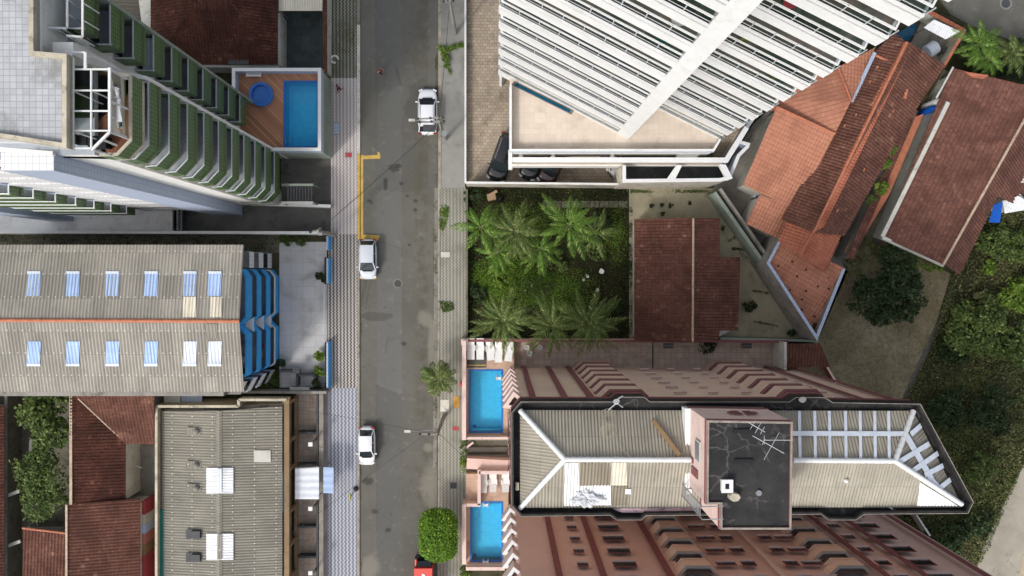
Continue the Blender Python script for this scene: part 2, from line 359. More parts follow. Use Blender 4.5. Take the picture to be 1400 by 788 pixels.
M['pooldeck'] = grid('tan pool tiles', c(188, 158, 136), c(166, 138, 118), .4, w=.05, var=.12, rough=.7, dirt=c(140, 116, 100), scale=.6)
# walls
M['white'] = worn('white painted wall', c(232, 232, 228), .06, c(190, 188, 182), .35, .5, .6)
M['offwhite'] = worn('weathered white wall', c(204, 202, 192), .15, c(130, 126, 112), .6, .6)
M['cream'] = worn('cream trim', c(190, 182, 162), .22, c(124, 116, 98), .8, 1.1)
M['beige'] = worn('beige plaster', c(178, 164, 140), .2, c(120, 108, 88), .6, .7)
M['brownbeam'] = worn('brown beam', c(138, 116, 88), .2, c(100, 84, 62), .5, .8)
M['greywall'] = worn('grey plaster wall', c(150, 146, 138), .25, c(92, 88, 78), .7, .6)
M['stonewall'] = worn('stained boundary wall', c(196, 190, 176), .2, c(112, 104, 88), .8, .9)
M['roofgrid'] = grid('white roof tiles', c(170, 172, 175), c(140, 142, 147), .31, w=.12, var=.16, rough=.8, dirt=c(128, 128, 126), scale=.33, da=.9)
M['whitetile'] = grid('white facade tiles', c(222, 222, 222), c(168, 172, 178), .36, w=.09, var=.05, rough=.5)
M['bluetile'] = grid('pale blue facade tiles', c(172, 184, 204), c(140, 152, 174), .36, w=.09, var=.08, rough=.5)
M['greentile'] = grid('green facade tiles', c(62, 92, 46), c(112, 140, 92), .24, w=.14, var=.25, rough=.4, spec=.5)
M['palegreen'] = worn('pale green plaster', c(146, 156, 144), .15, c(110, 118, 104), .5, .6)
M['oliveedge'] = worn('olive slab edge', c(118, 128, 92), .15)
M['balcfloor'] = worn('grey balcony floor', c(168, 174, 182), .2, c(124, 130, 138), .5, .8)
M['rail'] = worn('white railing', c(192, 196, 200), .08)
M['glass'] = G('dark window glass', .08, .5).mat; M['glass'].node_tree.nodes['Principled BSDF'].inputs['Base Color'].default_value = c(30, 34, 38)
M['tealglass'] = worn('teal balcony glass', c(60, 86, 84), .2, rough=.15, spec=.6, bump=0)
M['clear'] = clear_glass('clear conservatory glass', (.82, .86, .84, 1))
M['blue'] = worn('blue painted concrete', c(62, 164, 236), .1, c(44, 126, 196), .5, .8)
M['bluedark'] = worn('dark blue paint', c(40, 100, 174), .15)
M['skyblue'] = sheets('translucent skylight sheet', c(176, 200, 236), .12, bolts=False, stain=c(150, 176, 214))
M['skypale'] = sheets('pale skylight sheet', c(222, 230, 240), .08, bolts=False, stain=c(200, 208, 220))
M['beigesheet'] = sheets('beige fibre cement sheet', c(162, 157, 147), .32, pitch=.26)
M['greysheet'] = sheets('grey fibre cement sheet', c(140, 136, 125), .16, pitch=.24)
M['roofsheet'] = sheets('tan fibre cement sheet', c(162, 156, 142), .2, sv=2.4, bolts=False)
M['creamsheet'] = sheets('cream fibre cement sheet', c(226, 218, 198), .08, bolts=False)
M['whitesheet'] = sheets('white painted sheet', c(238, 240, 242), .05, bolts=False, stain=c(210, 212, 216))
M['darksheet'] = sheets('dark fibre cement sheet', c(100, 96, 86), .25, bolts=False)
M['tile_dark'] = tiles('dark red clay tiles', c(60, 36, 29), c(96, 58, 47), c(160, 112, 94))
M['tile_house'] = tiles('maroon clay tiles', c(84, 54, 45), c(114, 76, 64), c(168, 130, 114))
M['tile_brown'] = tiles('weathered brown clay tiles', c(86, 56, 48), c(122, 84, 71), c(186, 142, 116), rows=.8, cols=.12, pv=.36)
M['tile_old'] = tiles('old mossy clay tiles', c(92, 61, 53), c(128, 89, 77), c(166, 124, 106), moss=c(84, 74, 64), rows=.9, cols=.08, pv=.36)
M['tile_orange'] = tiles('new orange clay tiles', c(178, 120, 96), c(192, 136, 112), c(206, 156, 132), rows=.85, cols=.05, pv=.38)
M['tile_mid'] = tiles('mid orange clay tiles', c(160, 96, 74), c(184, 116, 92), c(200, 136, 110), rows=.8, cols=.05, pv=.38)
M['ridge'] = worn('orange ridge tiles', c(190, 122, 94), .2, c(140, 80, 58), .5, 2.5, fine=9)
M['paleridge'] = worn('pale mortar ridge', c(190, 168, 146), .25, c(120, 92, 78), .6, 2.5)
def deck_mat():
    q = G('wood deck', .7, .3); x, y, _ = q.xyz(q.pos()); t = q.m('MULTIPLY', q.m('ADD', x, y), .7071); k = q.m('DIVIDE', t, .26)
    r = q.white(q.comb(q.m('FLOOR', k), 1.0)); gr = q.noise(3, 5, .6); base = q.mix(r, c(170, 120, 90), c(206, 152, 118)); base = q.mix(q.m('MULTIPLY', gr, .4), base, c(140, 96, 70))
    k2 = q.m('FRACT', k); q.col(q.mix(q.m('MULTIPLY', q.m('LESS_THAN', k2, .1), .8), base, c(90, 62, 48))); return q.mat
M['deck'] = deck_mat()
M['pooltile'] = grid('blue pool tiles', c(84, 204, 240), c(110, 214, 244), .3, w=.08, var=.12, rough=.4)
M['poolrim'] = grid('dark blue pool rim', c(34, 100, 176), c(60, 120, 190), .2, w=.1, var=.1, rough=.4)
M['kidpool'] = grid('deep blue paddling pool tiles', c(60, 124, 204), c(76, 140, 212), .2, w=.1, var=.08, rough=.4)
M['water'] = water('pool water', (.72, .93, .99, 1))
# pink towers
M['pink'] = worn('pink plaster', c(226, 198, 178), .06, c(206, 176, 156), .35, .25)
M['pinkred'] = worn('rose plaster', c(222, 190, 178), .06, c(202, 168, 157), .35, .25)
M['pinklight'] = worn('light pink plaster', c(222, 198, 190), .08, c(184, 158, 150), .5, .9)
M['maroon'] = worn('maroon tile strip', c(136, 86, 86), .12, c(112, 68, 68), .4, 1.5)
M['bitumen'] = worn('black bitumen', c(44, 43, 43), .35, c(84, 82, 78), .35, .9, .75)
def bitumen_roof():
    q = G('weathered black bitumen', .85, .25); a = q.noise(.45, 8, .65); cr = q.new('ShaderNodeTexVoronoi', feature='DISTANCE_TO_EDGE'); v = q.new('ShaderNodeVectorMath', operation='ADD'); q.put(v.inputs[0], q.pos())
    n = q.new('ShaderNodeTexNoise'); n.inputs['Scale'].default_value = 1.2; n.inputs['Detail'].default_value = 6; q.put(n.inputs['Vector'], q.pos()); q.put(v.inputs[1], n.outputs['Color']); q.put(cr.inputs['Vector'], v.outputs[0]); cr.inputs['Scale'].default_value = .7
    k = q.m('MULTIPLY', q.ss(cr.outputs['Distance'], .045, .0), q.ss(q.noise(.35, 4), .44, .6)); base = q.mix(q.ss(a, .3, .7), c(36, 36, 37), c(58, 57, 56)); base = q.mix(q.m('MULTIPLY', k, .22), base, c(150, 148, 142))
    base = q.mix(q.m('MULTIPLY', q.ss(q.noise(.8, 8, .75), .6, .72), .45), base, c(130, 120, 104)); base = q.mix(q.m('MULTIPLY', q.ss(q.noise(7, 4, .7), .66, .74), .5), base, c(150, 148, 144)); q.col(base); return q.mat
M['bitumen_roof'] = bitumen_roof()
M['bitumen_edge'] = worn('pale bitumen edge', c(150, 142, 132), .25, c(80, 76, 70), .5, 2)
M['silver'] = worn('silver foil band', c(224, 230, 240), .1, c(180, 188, 202), .4, 2, .5, .5)
M['greyrail'] = worn('grey sill', c(176, 168, 160), .1)
# foliage
M['palm'] = leafm('palm leaflets', c(54, 76, 34), c(126, 144, 78), c(176, 178, 118), .5, .3)
M['palm2'] = leafm('bright palm leaflets', c(60, 96, 34), c(124, 158, 68), c(168, 190, 96), .5, .35)
M['leaf'] = leafm('green leaves', c(46, 66, 30), c(104, 122, 62), c(138, 150, 82))
M['leafdark'] = leafm('dark green leaves', c(30, 44, 24), c(58, 76, 42), c(80, 98, 56))
M['leafbright'] = leafm('bright green leaves', c(66, 96, 30), c(120, 144, 54), c(150, 168, 76))
M['grassm'] = leafm('grass blades', c(72, 104, 34), c(130, 164, 58), c(156, 180, 82), .7, .3, .3)
M['scrub'] = leafm('scrub leaves', c(62, 70, 40), c(120, 122, 76), c(150, 142, 102), .7, .25, .2)
M['bark'] = worn('bark', c(104, 90, 72), .3, c(70, 60, 48), .6, 2)
# cars and small things
def paint(name, colr, rough=.25, coat=.6):
    q = G(name, rough, .5); q.col(q.mix(q.m('MULTIPLY', q.noise(1.2, 5, .6), .15), colr, dk(colr, .7))); q.bs.inputs['Coat Weight'].default_value = coat; return q.mat
M['carwhite'] = paint('white car paint', c(226, 228, 232)); M['carsilver'] = paint('pale silver car paint', c(200, 206, 214)); M['carblack'] = paint('black car paint', c(24, 25, 28), .2); M['carmaroon'] = paint('dark maroon car paint', c(58, 24, 26), .2)
M['carred'] = paint('red van paint', c(204, 62, 50), .4, .3); M['rubber'] = worn('tyre rubber', c(34, 34, 34), .1); M['rim'] = worn('alloy rim', c(150, 152, 156), .1, metal=.7, rough=.4)
M['carglass'] = G('car glass', .05, .6).mat; M['carglass'].node_tree.nodes['Principled BSDF'].inputs['Base Color'].default_value = c(34, 42, 46)
M['lamp'] = worn('lamp lens', c(220, 222, 224), .05, rough=.15); M['tail'] = worn('tail lamp', c(150, 30, 26), .1, rough=.2)
M['plastic'] = worn('white plastic', c(232, 232, 230), .05, rough=.5); M['trim'] = worn('black trim', c(36, 36, 38), .1)
M['metal'] = worn('grey metal', c(150, 152, 154), .15, metal=.4, rough=.5); M['darkmetal'] = worn('dark metal', c(72, 74, 76), .2, rough=.6); M['wire'] = worn('cable', c(60, 60, 60), .1)
M['polec'] = worn('concrete pole', c(150, 146, 138), .2); M['tarpblue'] = worn('blue tarp', c(24, 92, 190), .12, rough=.5)
M['red'] = worn('faded red cover', c(176, 74, 84), .15); M['ochre'] = worn('ochre cover', c(190, 146, 70), .2); M['cardboard'] = worn('cardboard', c(176, 148, 120), .15); M['blackbag'] = worn('black bag', c(26, 26, 28), .2, rough=.35)
M['skin'] = worn('skin', c(172, 118, 96), .05, bump=0); M['hair'] = worn('black hair', c(26, 22, 20), .1); M['wine'] = worn('wine red cloth', c(92, 44, 46), .1); M['navy'] = worn('dark cloth', c(36, 34, 42), .1); M['rosecloth'] = worn('rose cloth', c(188, 120, 116), .1)
M['teal'] = worn('teal tarpaulin', c(30, 112, 100), .15, c(20, 84, 76), .5); M['wood'] = worn('plank wood', c(146, 120, 88), .25)
M['brownfloor'] = grid('brown plank floor', c(122, 76, 54), c(92, 56, 40), .25, 2.0, w=.05, var=.2, rough=.5)
M['sign'] = worn('yellow green sign', c(190, 190, 70), .1)
M['white2'] = worn('plain white paint', c(224, 225, 224), .05, c(196, 196, 191), .4, .7)
# ---------------------------------------------------------------- foliage
def leafcloud(name, blobs, n, size, m, parent=None, org=None, up=.5, shell=.55, aspect=.6, clip=False):
    """blobs: (centre, rx, ry, rz); n leaf faces scattered through the outer part of the blobs"""
    vol = np.array([b[1]*b[2] for b in blobs]); nc = max(6, int(n/70)); cp = rng.choice(len(blobs), nc, p=vol/vol.sum())
    B0 = np.array([list(b[0]) for b in blobs]); R0 = np.array([[b[1], b[2], b[3]] for b in blobs])
    cd = rng.normal(size=(nc, 3)); cd /= np.linalg.norm(cd, axis=1)[:, None]; cd[:, 2] = np.where(cd[:, 2] < -.15, -cd[:, 2], cd[:, 2])
    cc_ = B0[cp]+cd*R0[cp]*(.55+.5*rng.random(nc))[:, None]; cr = (.16+.2*rng.random(nc))*R0[cp].min(1)*1.25
    nb = int(n*.22); pk = rng.choice(nc, n); d = rng.normal(size=(n, 3)); d /= np.linalg.norm(d, axis=1)[:, None]; d[:, 2] = np.abs(d[:, 2])*.8+d[:, 2]*.2
    p = cc_[pk]+d*(cr[pk]*(.45+.75*rng.random(n)))[:, None]*np.array([1.15, 1.15, .8])
    pb = rng.choice(len(blobs), nb, p=vol/vol.sum()); p[:nb] = B0[pb]+d[:nb]*R0[pb]*(shell+.4*rng.random(nb))[:, None]
    if clip:
        pk2 = rng.choice(len(blobs), n, p=vol/vol.sum()); p = B0[pk2]+d*R0[pk2]*(shell+(1.04-shell)*rng.random(n)**.6)[:, None]
    nm = d*(1-up)+np.array([0, 0, up])+rng.normal(size=(n, 3))*.45; nm /= np.linalg.norm(nm, axis=1)[:, None]
    a = np.cross(nm, rng.normal(size=(n, 3))); a /= np.linalg.norm(a, axis=1)[:, None]; b = np.cross(nm, a)
    s = size*(.55+.9*rng.random(n))[:, None]
    v = np.stack([p-a*s, p+b*s*aspect-a*s*.1, p+a*s, p-b*s*aspect-a*s*.1], 1).reshape(-1, 3)
    return arr_mesh(name, v, np.arange(4*n).reshape(n, 4), m, parent, org)
def tree(name, label, cat, base, blobs, n, size, m, group=None, trunk=.14, up=.5, limbs=5, clip=False):
    t = thing(name, label, cat, base, group); mb = MB(); b = Vector(base)
    cx = sum((Vector(q[0]) for q in blobs), V(0, 0, 0))/len(blobs)
    mid = b.lerp(V(cx.x, cx.y, cx.z), .55); mb.tube([b, b.lerp(mid, .5)+V(.05, .03, 0), mid], [trunk, trunk*.8, trunk*.6], M['bark'])
    for i in range(limbs):
        q = blobs[i % len(blobs)]; e = Vector(q[0])+V(random.uniform(-.5, .5)*q[1], random.uniform(-.5, .5)*q[2], random.uniform(0, .4)*q[3])
        mb.tube([mid-V(0, 0, .1), mid.lerp(e, .5)+V(0, 0, .1), e], [trunk*.55, trunk*.35, trunk*.12], M['bark'], 6)
    mb.build('trunk', t); leafcloud('crown', blobs, n, size, m, t, None, up, clip=clip); return t
def palm(name, label, base, top, nf, L, m, cat='palm tree', group=None, droop=.9, seed=1, width=.55, lift=.6, trunk=.13, first=None):
    """base, top: 3D points; nf fronds of length L, each a rib with leaflets on both sides"""
    r = random.Random(seed); t = thing(name, label, cat, base, group); mb = MB(); base, top = Vector(base), Vector(top)
    mid = base.lerp(top, .5)+V(r.uniform(-.15, .15), r.uniform(-.15, .15), 0)
    mb.tube([base, base.lerp(mid, .5), mid, mid.lerp(top, .5), top], [trunk*1.5, trunk*1.1, trunk, trunk*.95, trunk*1.1], M['bark'], 9); mb.build('trunk', t)
    Vv, Ff = [], []
    def quad(a, b, cc, d): k = len(Vv); Vv.extend([a, b, cc, d]); Ff.append((k, k+1, k+2, k+3))
    for i in range(nf):
        ang = (first or 0)+i*2.39996+r.uniform(-.25, .25); young = i/nf; ll = L*r.uniform(.7, 1.2)*(1 if young < .8 else .7)
        el = lift*(.15+1.25*young)+r.uniform(-.12, .12); dirh = V(math.cos(ang), math.sin(ang), 0); side = V(-dirh.y, dirh.x, 0)
        bend = r.uniform(-.35, .35); pts = []; N = 22; p = Vector(top)+dirh*.08; e = el; a2 = 0
        for k in range(N+1):
            pts.append(p.copy()); dd = (dirh*math.cos(a2)+side*math.sin(a2)); p = p+(dd*math.cos(e)+V(0, 0, math.sin(e)))*(ll/N); e -= droop*1.6/N*(.5+k/N); a2 += bend/N
        for k in range(N):
            d = (pts[k+1]-pts[k]).normalized(); s2 = d.cross(V(0, 0, 1)).normalized(); w = .022*(1-k/N)+.006
            quad(pts[k]-s2*w+V(0, 0, .012), pts[k+1]-s2*w+V(0, 0, .012), pts[k+1]+s2*w+V(0, 0, .012), pts[k]+s2*w+V(0, 0, .012))
            if k < 3: continue
            for half in (0, .5):
                q0 = pts[k].lerp(pts[k+1], half); f = (k+half)/N; lw = width*ll*.42*(math.sin(math.pi*min(1, .12+f*.92))**.7)*r.uniform(.8, 1.1)
                for sg in (-1, 1):
                    fw = r.uniform(.45, .75); dn = r.uniform(.15, .55); dl = (s2*sg*(1-.35*f)+d*fw*(1+.8*f)-V(0, 0, dn)).normalized(); mid_ = q0+dl*lw*.55; tip = q0+dl*lw-V(0, 0, lw*.22); wv = d*(.024+.016*r.random())
                    k0 = len(Vv); Vv.extend([q0-wv*.5, mid_-wv, tip, mid_+wv]); Ff.append((k0, k0+1, k0+2, k0+3))
    arr_mesh('crown', np.array([tuple(q) for q in Vv]), np.array(Ff), m, t); return t
def ground_leaves(name, outline, n, size, m, label, cat='ground cover', z=.15, hvar=.25, dens=None, up=.55, asp=.35):
    """uncountable low growth over a plan polygon"""
    P2 = np.array([(p.x, p.y) for p in outline]); lo, hi = P2.min(0), P2.max(0); out = []
    while sum(len(o) for o in out) < n:
        q = lo+(hi-lo)*rng.random((n*2, 2)); ins = np.zeros(len(q), bool); j = len(P2)-1
        for i in range(len(P2)):
            (xi, yi), (xj, yj) = P2[i], P2[j]; cnd = ((yi > q[:, 1]) != (yj > q[:, 1])) & (q[:, 0] < (xj-xi)*(q[:, 1]-yi)/((yj-yi)+1e-12)+xi); ins ^= cnd; j = i
        if dens is not None: ins &= rng.random(len(q)) < dens(q[:, 0], q[:, 1])
        out.append(q[ins])
    q = np.concatenate(out)[:n]; hgt = z+hvar*rng.random(n)*(.6+.4*np.sin(q[:, 0]*1.3)*np.sin(q[:, 1]*1.7))
    p = np.column_stack([q, hgt]); nm = rng.normal(size=(n, 3))*.6+np.array([0, 0, up*1.6]); nm /= np.linalg.norm(nm, axis=1)[:, None]
    a = np.cross(nm, rng.normal(size=(n, 3))); a /= np.linalg.norm(a, axis=1)[:, None]; b = np.cross(nm, a); s = size*(.5+rng.random(n))[:, None]
    v = np.stack([p-a*s, p+b*s*asp, p+a*s, p-b*s*asp], 1).reshape(-1, 3)
    o = arr_mesh(name, v, np.arange(4*n).reshape(n, 4), m); return tag(o, label, cat, None, 'stuff')
def bumpy(x, y, f=.5): return .5+.5*np.sin(x*f+np.sin(y*f*1.3)*1.5)*np.sin(y*f*.9+np.sin(x*f*.7))
# ---------------------------------------------------------------- vehicles (nose towards +Y, wheels on z=0)
def make_car(label, body, L=4.2, W=1.76, Ht=1.5, hood=.95, boot=.35, name='parked_car', cat='car', group='cars parked along the kerb', suv=False, screen=.72, rear=.5):
    t = thing(name, label, cat, (0, 0, 0), group)
    y0, y1 = -L/2, L/2; belt = Ht*.60; ws0 = y1-hood; ws1 = ws0-screen; rs1 = y0+boot; rs0 = rs1+rear
    # lower body: rounded plan loops stacked in height
    def loop(z, inset, nose, tail, half):
        pts = []; n = 36
        for i in range(n):
            a = 2*math.pi*i/n; cx, sy = math.cos(a), math.sin(a); ex = 5.0 if z < .5 else 4.2
            x = math.copysign(abs(cx)**(2/ex), cx)*(half-inset); yy = math.copysign(abs(sy)**(2/ex), sy); y = yy*(nose if yy > 0 else -tail)
            yn = max(0, yy); x *= 1-.10*yn**5-.05*max(0, -yy)**6
            zz = z
            pts.append([x, y, zz])
        return pts
    def top(y):                                   # bonnet / belt / boot line
        if y > ws0-.15: return belt-.06-.22*((y-ws0+.15)/(hood+.15))**1.6
        if y < rs1+.05: return belt+.0-.10*((rs1+.05-y)/(boot+.05))**1.5
        return belt
    rows = [loop(.20, .10, y1-.10, y0+.10, W/2), loop(.34, .02, y1-.01, y0+.01, W/2), loop(.52, .0, y1, y0, W/2), loop(.70, .015, y1-.05, y0+.03, W/2), loop(belt, .05, y1-.10, y0+.08, W/2), loop(belt, .12, y1-.18, y0+.15, W/2), loop(belt, .32, y1-.42, y0+.35, W/2)]
    for k in (3, 4, 5, 6):
        for p in rows[k]:
            tz = top(p[1])+(0, 0, 0, 0, 0, .025, .045)[k]
            if k == 3: p[2] = min(.70, tz-.12)
            else: p[2] = tz if k > 4 else tz-.02
    mb = MB(); n = 36; Vv = [tuple(p) for r_ in rows for p in r_]; Ff = []
    for k in range(len(rows)-1):
        for i in range(n): Ff.append((k*n+i, k*n+(i+1) % n, (k+1)*n+(i+1) % n, (k+1)*n+i))
    Ff.append(tuple(reversed(range(n)))); Ff.append(tuple(range((len(rows)-1)*n, len(rows)*n)))
    mb.faces(Vv, Ff, body, True); b = mb.build('body', t)
    # cabin
    wb, wt = W/2-.09, W/2-.25
    A = [V(-wb, ws0, belt+.0), V(wb, ws0, belt+.0)]; T1 = [V(-wt, ws1, Ht-.03), V(wt, ws1, Ht-.03)]; T2 = [V(-wt, rs0, Ht-.05), V(wt, rs0, Ht-.05)]; B = [V(-wb+.04, rs1, belt+.02), V(wb-.04, rs1, belt+.02)]
    mb = MB(); roof = []
    for f in (0, .12, .5, .88, 1):
        y = ws1+(rs0-ws1)*f; z = Ht-.03+.05*math.sin(math.pi*f)-.02*f
        roof.append([V(-wt, y, z-.03), V(-wt*.86, y, z+.01), V(0, y, z+.03), V(wt*.86, y, z+.01), V(wt, y, z-.03)])
    Vv = [p for r_ in roof for p in r_]; Ff = [(i*5+j, (i+1)*5+j, (i+1)*5+j+1, i*5+j+1) for i in range(4) for j in range(4)]; mb.faces(Vv, [tuple(reversed(f)) for f in Ff], body, True)
    for a, d in ((A[0], roof[0][0]), (A[1], roof[0][4]), (B[0], roof[-1][0]), (B[1], roof[-1][4])): mb.bar(a, d, .075, .07, body)
    ym = (ws1+rs0)/2-.05
    for s in (-1, 1):
        mb.bar(V(s*wb, ym, belt), V(s*wt, ym, Ht-.05), .07, .05, body); mb.bar(V(s*wt, ws1, Ht-.05), V(s*wt, rs0, Ht-.07), .06, .06, body)
    mb.build('roof', t)
    ins = .985
    def pane(nm, pts):
        m2 = MB(); cen = sum(pts, V(0, 0, 0))/len(pts); m2.poly([cen+(p-cen)*ins for p in pts], M['carglass']); return m2.build(nm, t)
    pane('windscreen', [A[0], A[1], roof[0][4], roof[0][2], roof[0][0]]); pane('rear_window', [B[1], B[0], roof[-1][0], roof[-1][2], roof[-1][4]])
    for s, i in ((-1, 0), (1, 4)):
        pts = [A[0 if s < 0 else 1], roof[0][i], roof[2][i], roof[-1][i], B[0 if s < 0 else 1]]; pane('side_window', pts if s > 0 else pts[::-1])
    m2 = MB(); m2.box((0, (ws0+rs1)/2, belt-.03), (W-.3, (ws0-rs1)*.96, .05), M['trim']); m2.build('interior', t)
    for s in (-1, 1):
        for yw in (y1-.78, y0+.76):
            m2 = MB(); x = s*(W/2-.10); m2.tube([V(x-s*.12, yw, .31), V(x+s*.09, yw, .31)], .31, M['rubber'], 18, False); w = m2.build('wheel', t)
            m2 = MB(); m2.tube([V(x+s*.085, yw, .31), V(x+s*.105, yw, .31)], .20, M['rim'], 12, False); m2.build('rim', w)
        m2 = MB(); m2.box((s*(W/2+.07), ws0-.30, belt+.07), (.20, .10, .13), body, s*.15); m2.build('wing_mirror', t)
        m2 = MB(); m2.bar(V(s*(W/2-.42), y1-.09, .60), V(s*(W/2-.10), y1-.24, .63), .16, .13, M['lamp']); m2.build('headlight', t)
        m2 = MB(); m2.bar(V(s*(W/2-.34), y0+.06, .74), V(s*(W/2-.07), y0+.16, .76), .12, .16, M['tail']); m2.build('tail_light', t)
    m2 = MB(); m2.bar(V(-.45, ws0+.04, belt+.03), V(.45, ws0+.04, belt+.03), .10, .03, M['trim']); m2.build('wiper_cowl', t)
    if suv:
        for s in (-1, 1):
            m2 = MB(); m2.bar(V(s*wt*.9, ws1-.1, Ht+.03), V(s*wt*.9, rs0+.1, Ht+.02), .04, .03, M['metal']); m2.build('roof_rail', t)
    return t
def put(o, p, rz): o.location = p; o.rotation_euler = (0, 0, rz); return o
# ---------------------------------------------------------------- setting
def big(): 
    mb = MB(); mb.poly([V(-400, -400, 0), V(400, -400, 0), V(400, 400, 0), V(-400, 400, 0)], M['soil']); struct('ground', mb)
big()
sheet('road', [(493, -900), (600.5, -900), (596.5, 1700), (490, 1700)], .004, M['asphalt'])
def pave(name, pts, m, h=.13, side=None):
    mb = MB(); mb.prism([P(x, y, h) for x, y in pts], -.05, M[m], M[side or 'kerb']); struct(name, mb)
pave('pavement', rect(449.5, -700, 488, 107), 'wave_old'); pave('pavement', rect(452.5, 107, 488.5, 320.5), 'wave_light'); pave('pavement', rect(449, 320.5, 488.5, 531), 'wave_bold'); pave('pavement', rect(448.5, 531, 488.5, 1400), 'wave_blue')
pave('pavement_strip', rect(441.5, 531, 448.5, 1400), 'mauve')
pave('kerb', rect(488, -700, 492, 34), 'conc_mid', .13); pave('kerb', rect(488, 34, 492.3, 210), 'kerbwhite', .135); pave('kerb', rect(488.5, 210, 492, 327), 'yellow', .135); pave('kerb', rect(488.5, 327, 491.5, 1400), 'kerb', .135)
pave('pavement', rect(603, -700, 636, 257), 'pavement'); pave('pavement', rect(601, 257, 637, 1400), 'wave_right')
pave('kerb', [(599.5, -700), (603, -700), (603, 257), (599, 257)], 'kerb', .135); pave('kerb', [(598.5, 257), (601, 257), (601, 1400), (597, 1400)], 'kerb', .135)
sheet('gutter_strip', [(594, 257), (598.3, 257), (597, 640), (592, 640)], .010, M['conc_mid'])
for r_ in (rect(602, 547, 614, 563), rect(602, 345, 615, 352)):
    mb = MB(); mb.poly([P(x, y, .137) for x, y in r_], M['offwhite']); struct('pavement_patch', mb)
# yellow loading-bay lines
for pts in (rect(492.5, 212, 496.5, 327), [(496.5, 213), (520, 212), (520, 217), (496.5, 218)], [(516, 208), (519, 208.5), (520, 212), (516, 212)], [(496.5, 321), (519, 322), (518, 327), (496.5, 326.5)], [(514, 327), (518, 327), (514, 331), (512, 330)], rect(491.5, 378, 514.5, 382), [(511, 374), (515, 375), (514.5, 378), (511, 378)]):
    sheet('road_marking', pts, .012, M['yellow'])
# manhole covers
def manhole(px, py, r, label, z=.01):
    t = thing('manhole_cover', label, 'manhole cover', g(px, py, z), None); p = g(px, py, z); mb = MB()
    mb.tube([p, p+V(0, 0, .012)], r*1.35, M['conc_mid'], 24, False); mb.build('collar', t); mb = MB(); mb.tube([p, p+V(0, 0, .02)], r, M['darkmetal'], 24, False); mb.build('lid', t)
manhole(544, 388, .32, 'round grey iron manhole cover in the middle of the street'); manhole(1375, 5, .42, 'round dark manhole cover on the side street at the upper right', .012)
# side street, upper right
sheet('side_street', [(1262, -200), (1700, -100), (1700, 220), (1400, 62), (1330, 36), (1300, 20), (1240, -60)], .006, M['asphalt'])
# far right lane
def lane():
    mb = MB(); mb.prism([P(x, y, .14) for x, y in [(1336, 778), (1346, 742), (1400, 636), (1700, 240), (1760, 330), (1480, 700), (1450, 1000), (1320, 1000)]], -.05, M['lane']); struct('concrete_lane', mb)
    sheet('lane_shadow_yard', [(1392, 790), (1400, 740), (1440, 700), (1500, 900), (1420, 900)], .15, M['beige'])  # plain beige sheet at the edge of the lane
lane()
# driveways of the green block
sheet('driveway', rect(-500, 268, 243, 317), .006, M['conc_light']); sheet('driveway', rect(249, 276, 452.5, 317), .006, M['conc_dark']); sheet('driveway', rect(243, 276, 249, 317), .006, M['conc_mid'])
sheet('forecourt', rect(384, 217, 452.5, 276), .010, M['conc_dark'])
sheet('alley', rect(-500, 319, 383, 346), .006, M['mossy'])
sheet('front_yard', rect(382, 331, 447, 530), .008, M['yard'])
sheet('slate_court', rect(383, -60, 441, 96), .006, M['slate'])
sheet('side_path', rect(-200, 530, 100, 1200), .006, M['mossy'])
sheet('back_court', rect(170, 600, 216, 690), .010, M['conc_mid']); sheet('side_passage', rect(196, 684, 212, 1200), .014, M['conc_mid'])
sheet('patio', rect(405, 535, 441.5, 1200), .008, M['paver_brown'])
# plots on the right-hand side of the street
sheet('car_park', [(637, -700), (1000, -700), (1000, 250), (637, 251)], .008, M['paver_tan'])
sheet('garden_soil', [(637, 258), (860, 258), (860, 467), (637, 467)], .006, M['gardensoil'])
def paths():
    for x0 in range(742, 850, 13): 
        mb = MB(); mb.prism([P(x, y, .05) for x, y in rect(x0, 275, x0+12, 284)], -.02, M['mossy']); struct('stepping_slab', mb)
paths()
sheet('house_yard', [(860, 258), (975, 258), (1120, 466), (860, 467)], .008, M['cracked'])
sheet('tower_court', [(637, 468), (1076, 468), (1076, 512), (690, 512), (690, 700), (637, 700)], .007, M['paver_brown'])
sheet('tower_court', [(637, 600), (700, 600), (1200, 600), (1200, 690), (637, 690)], .011, M['conc_mid'])
sheet('alley', [(975, 258), (1030, 170), (1062, 140), (1090, 150), (1160, 370), (1118, 466)], .009, M['conc_mid'])
sheet('dry_field', [(1118, 466), (1160, 355), (1205, 325), (1300, 375), (1262, 500), (1225, 560), (1090, 545), (1075, 500)], .009, M['dry'])
sheet('side_path', [(1262, 480), (1300, 395), (1306, 398), (1268, 485), (1240, 545), (1234, 542)], .013, M['conc_dark'])
sheet('house_court', [(1245, 60), (1268, 12), (1320, 45), (1292, 92)], .013, M['conc_mid'])
sheet('alley', [(1290, 95), (1305, 100), (1215, 330), (1150, 360)], .011, M['mossy'])
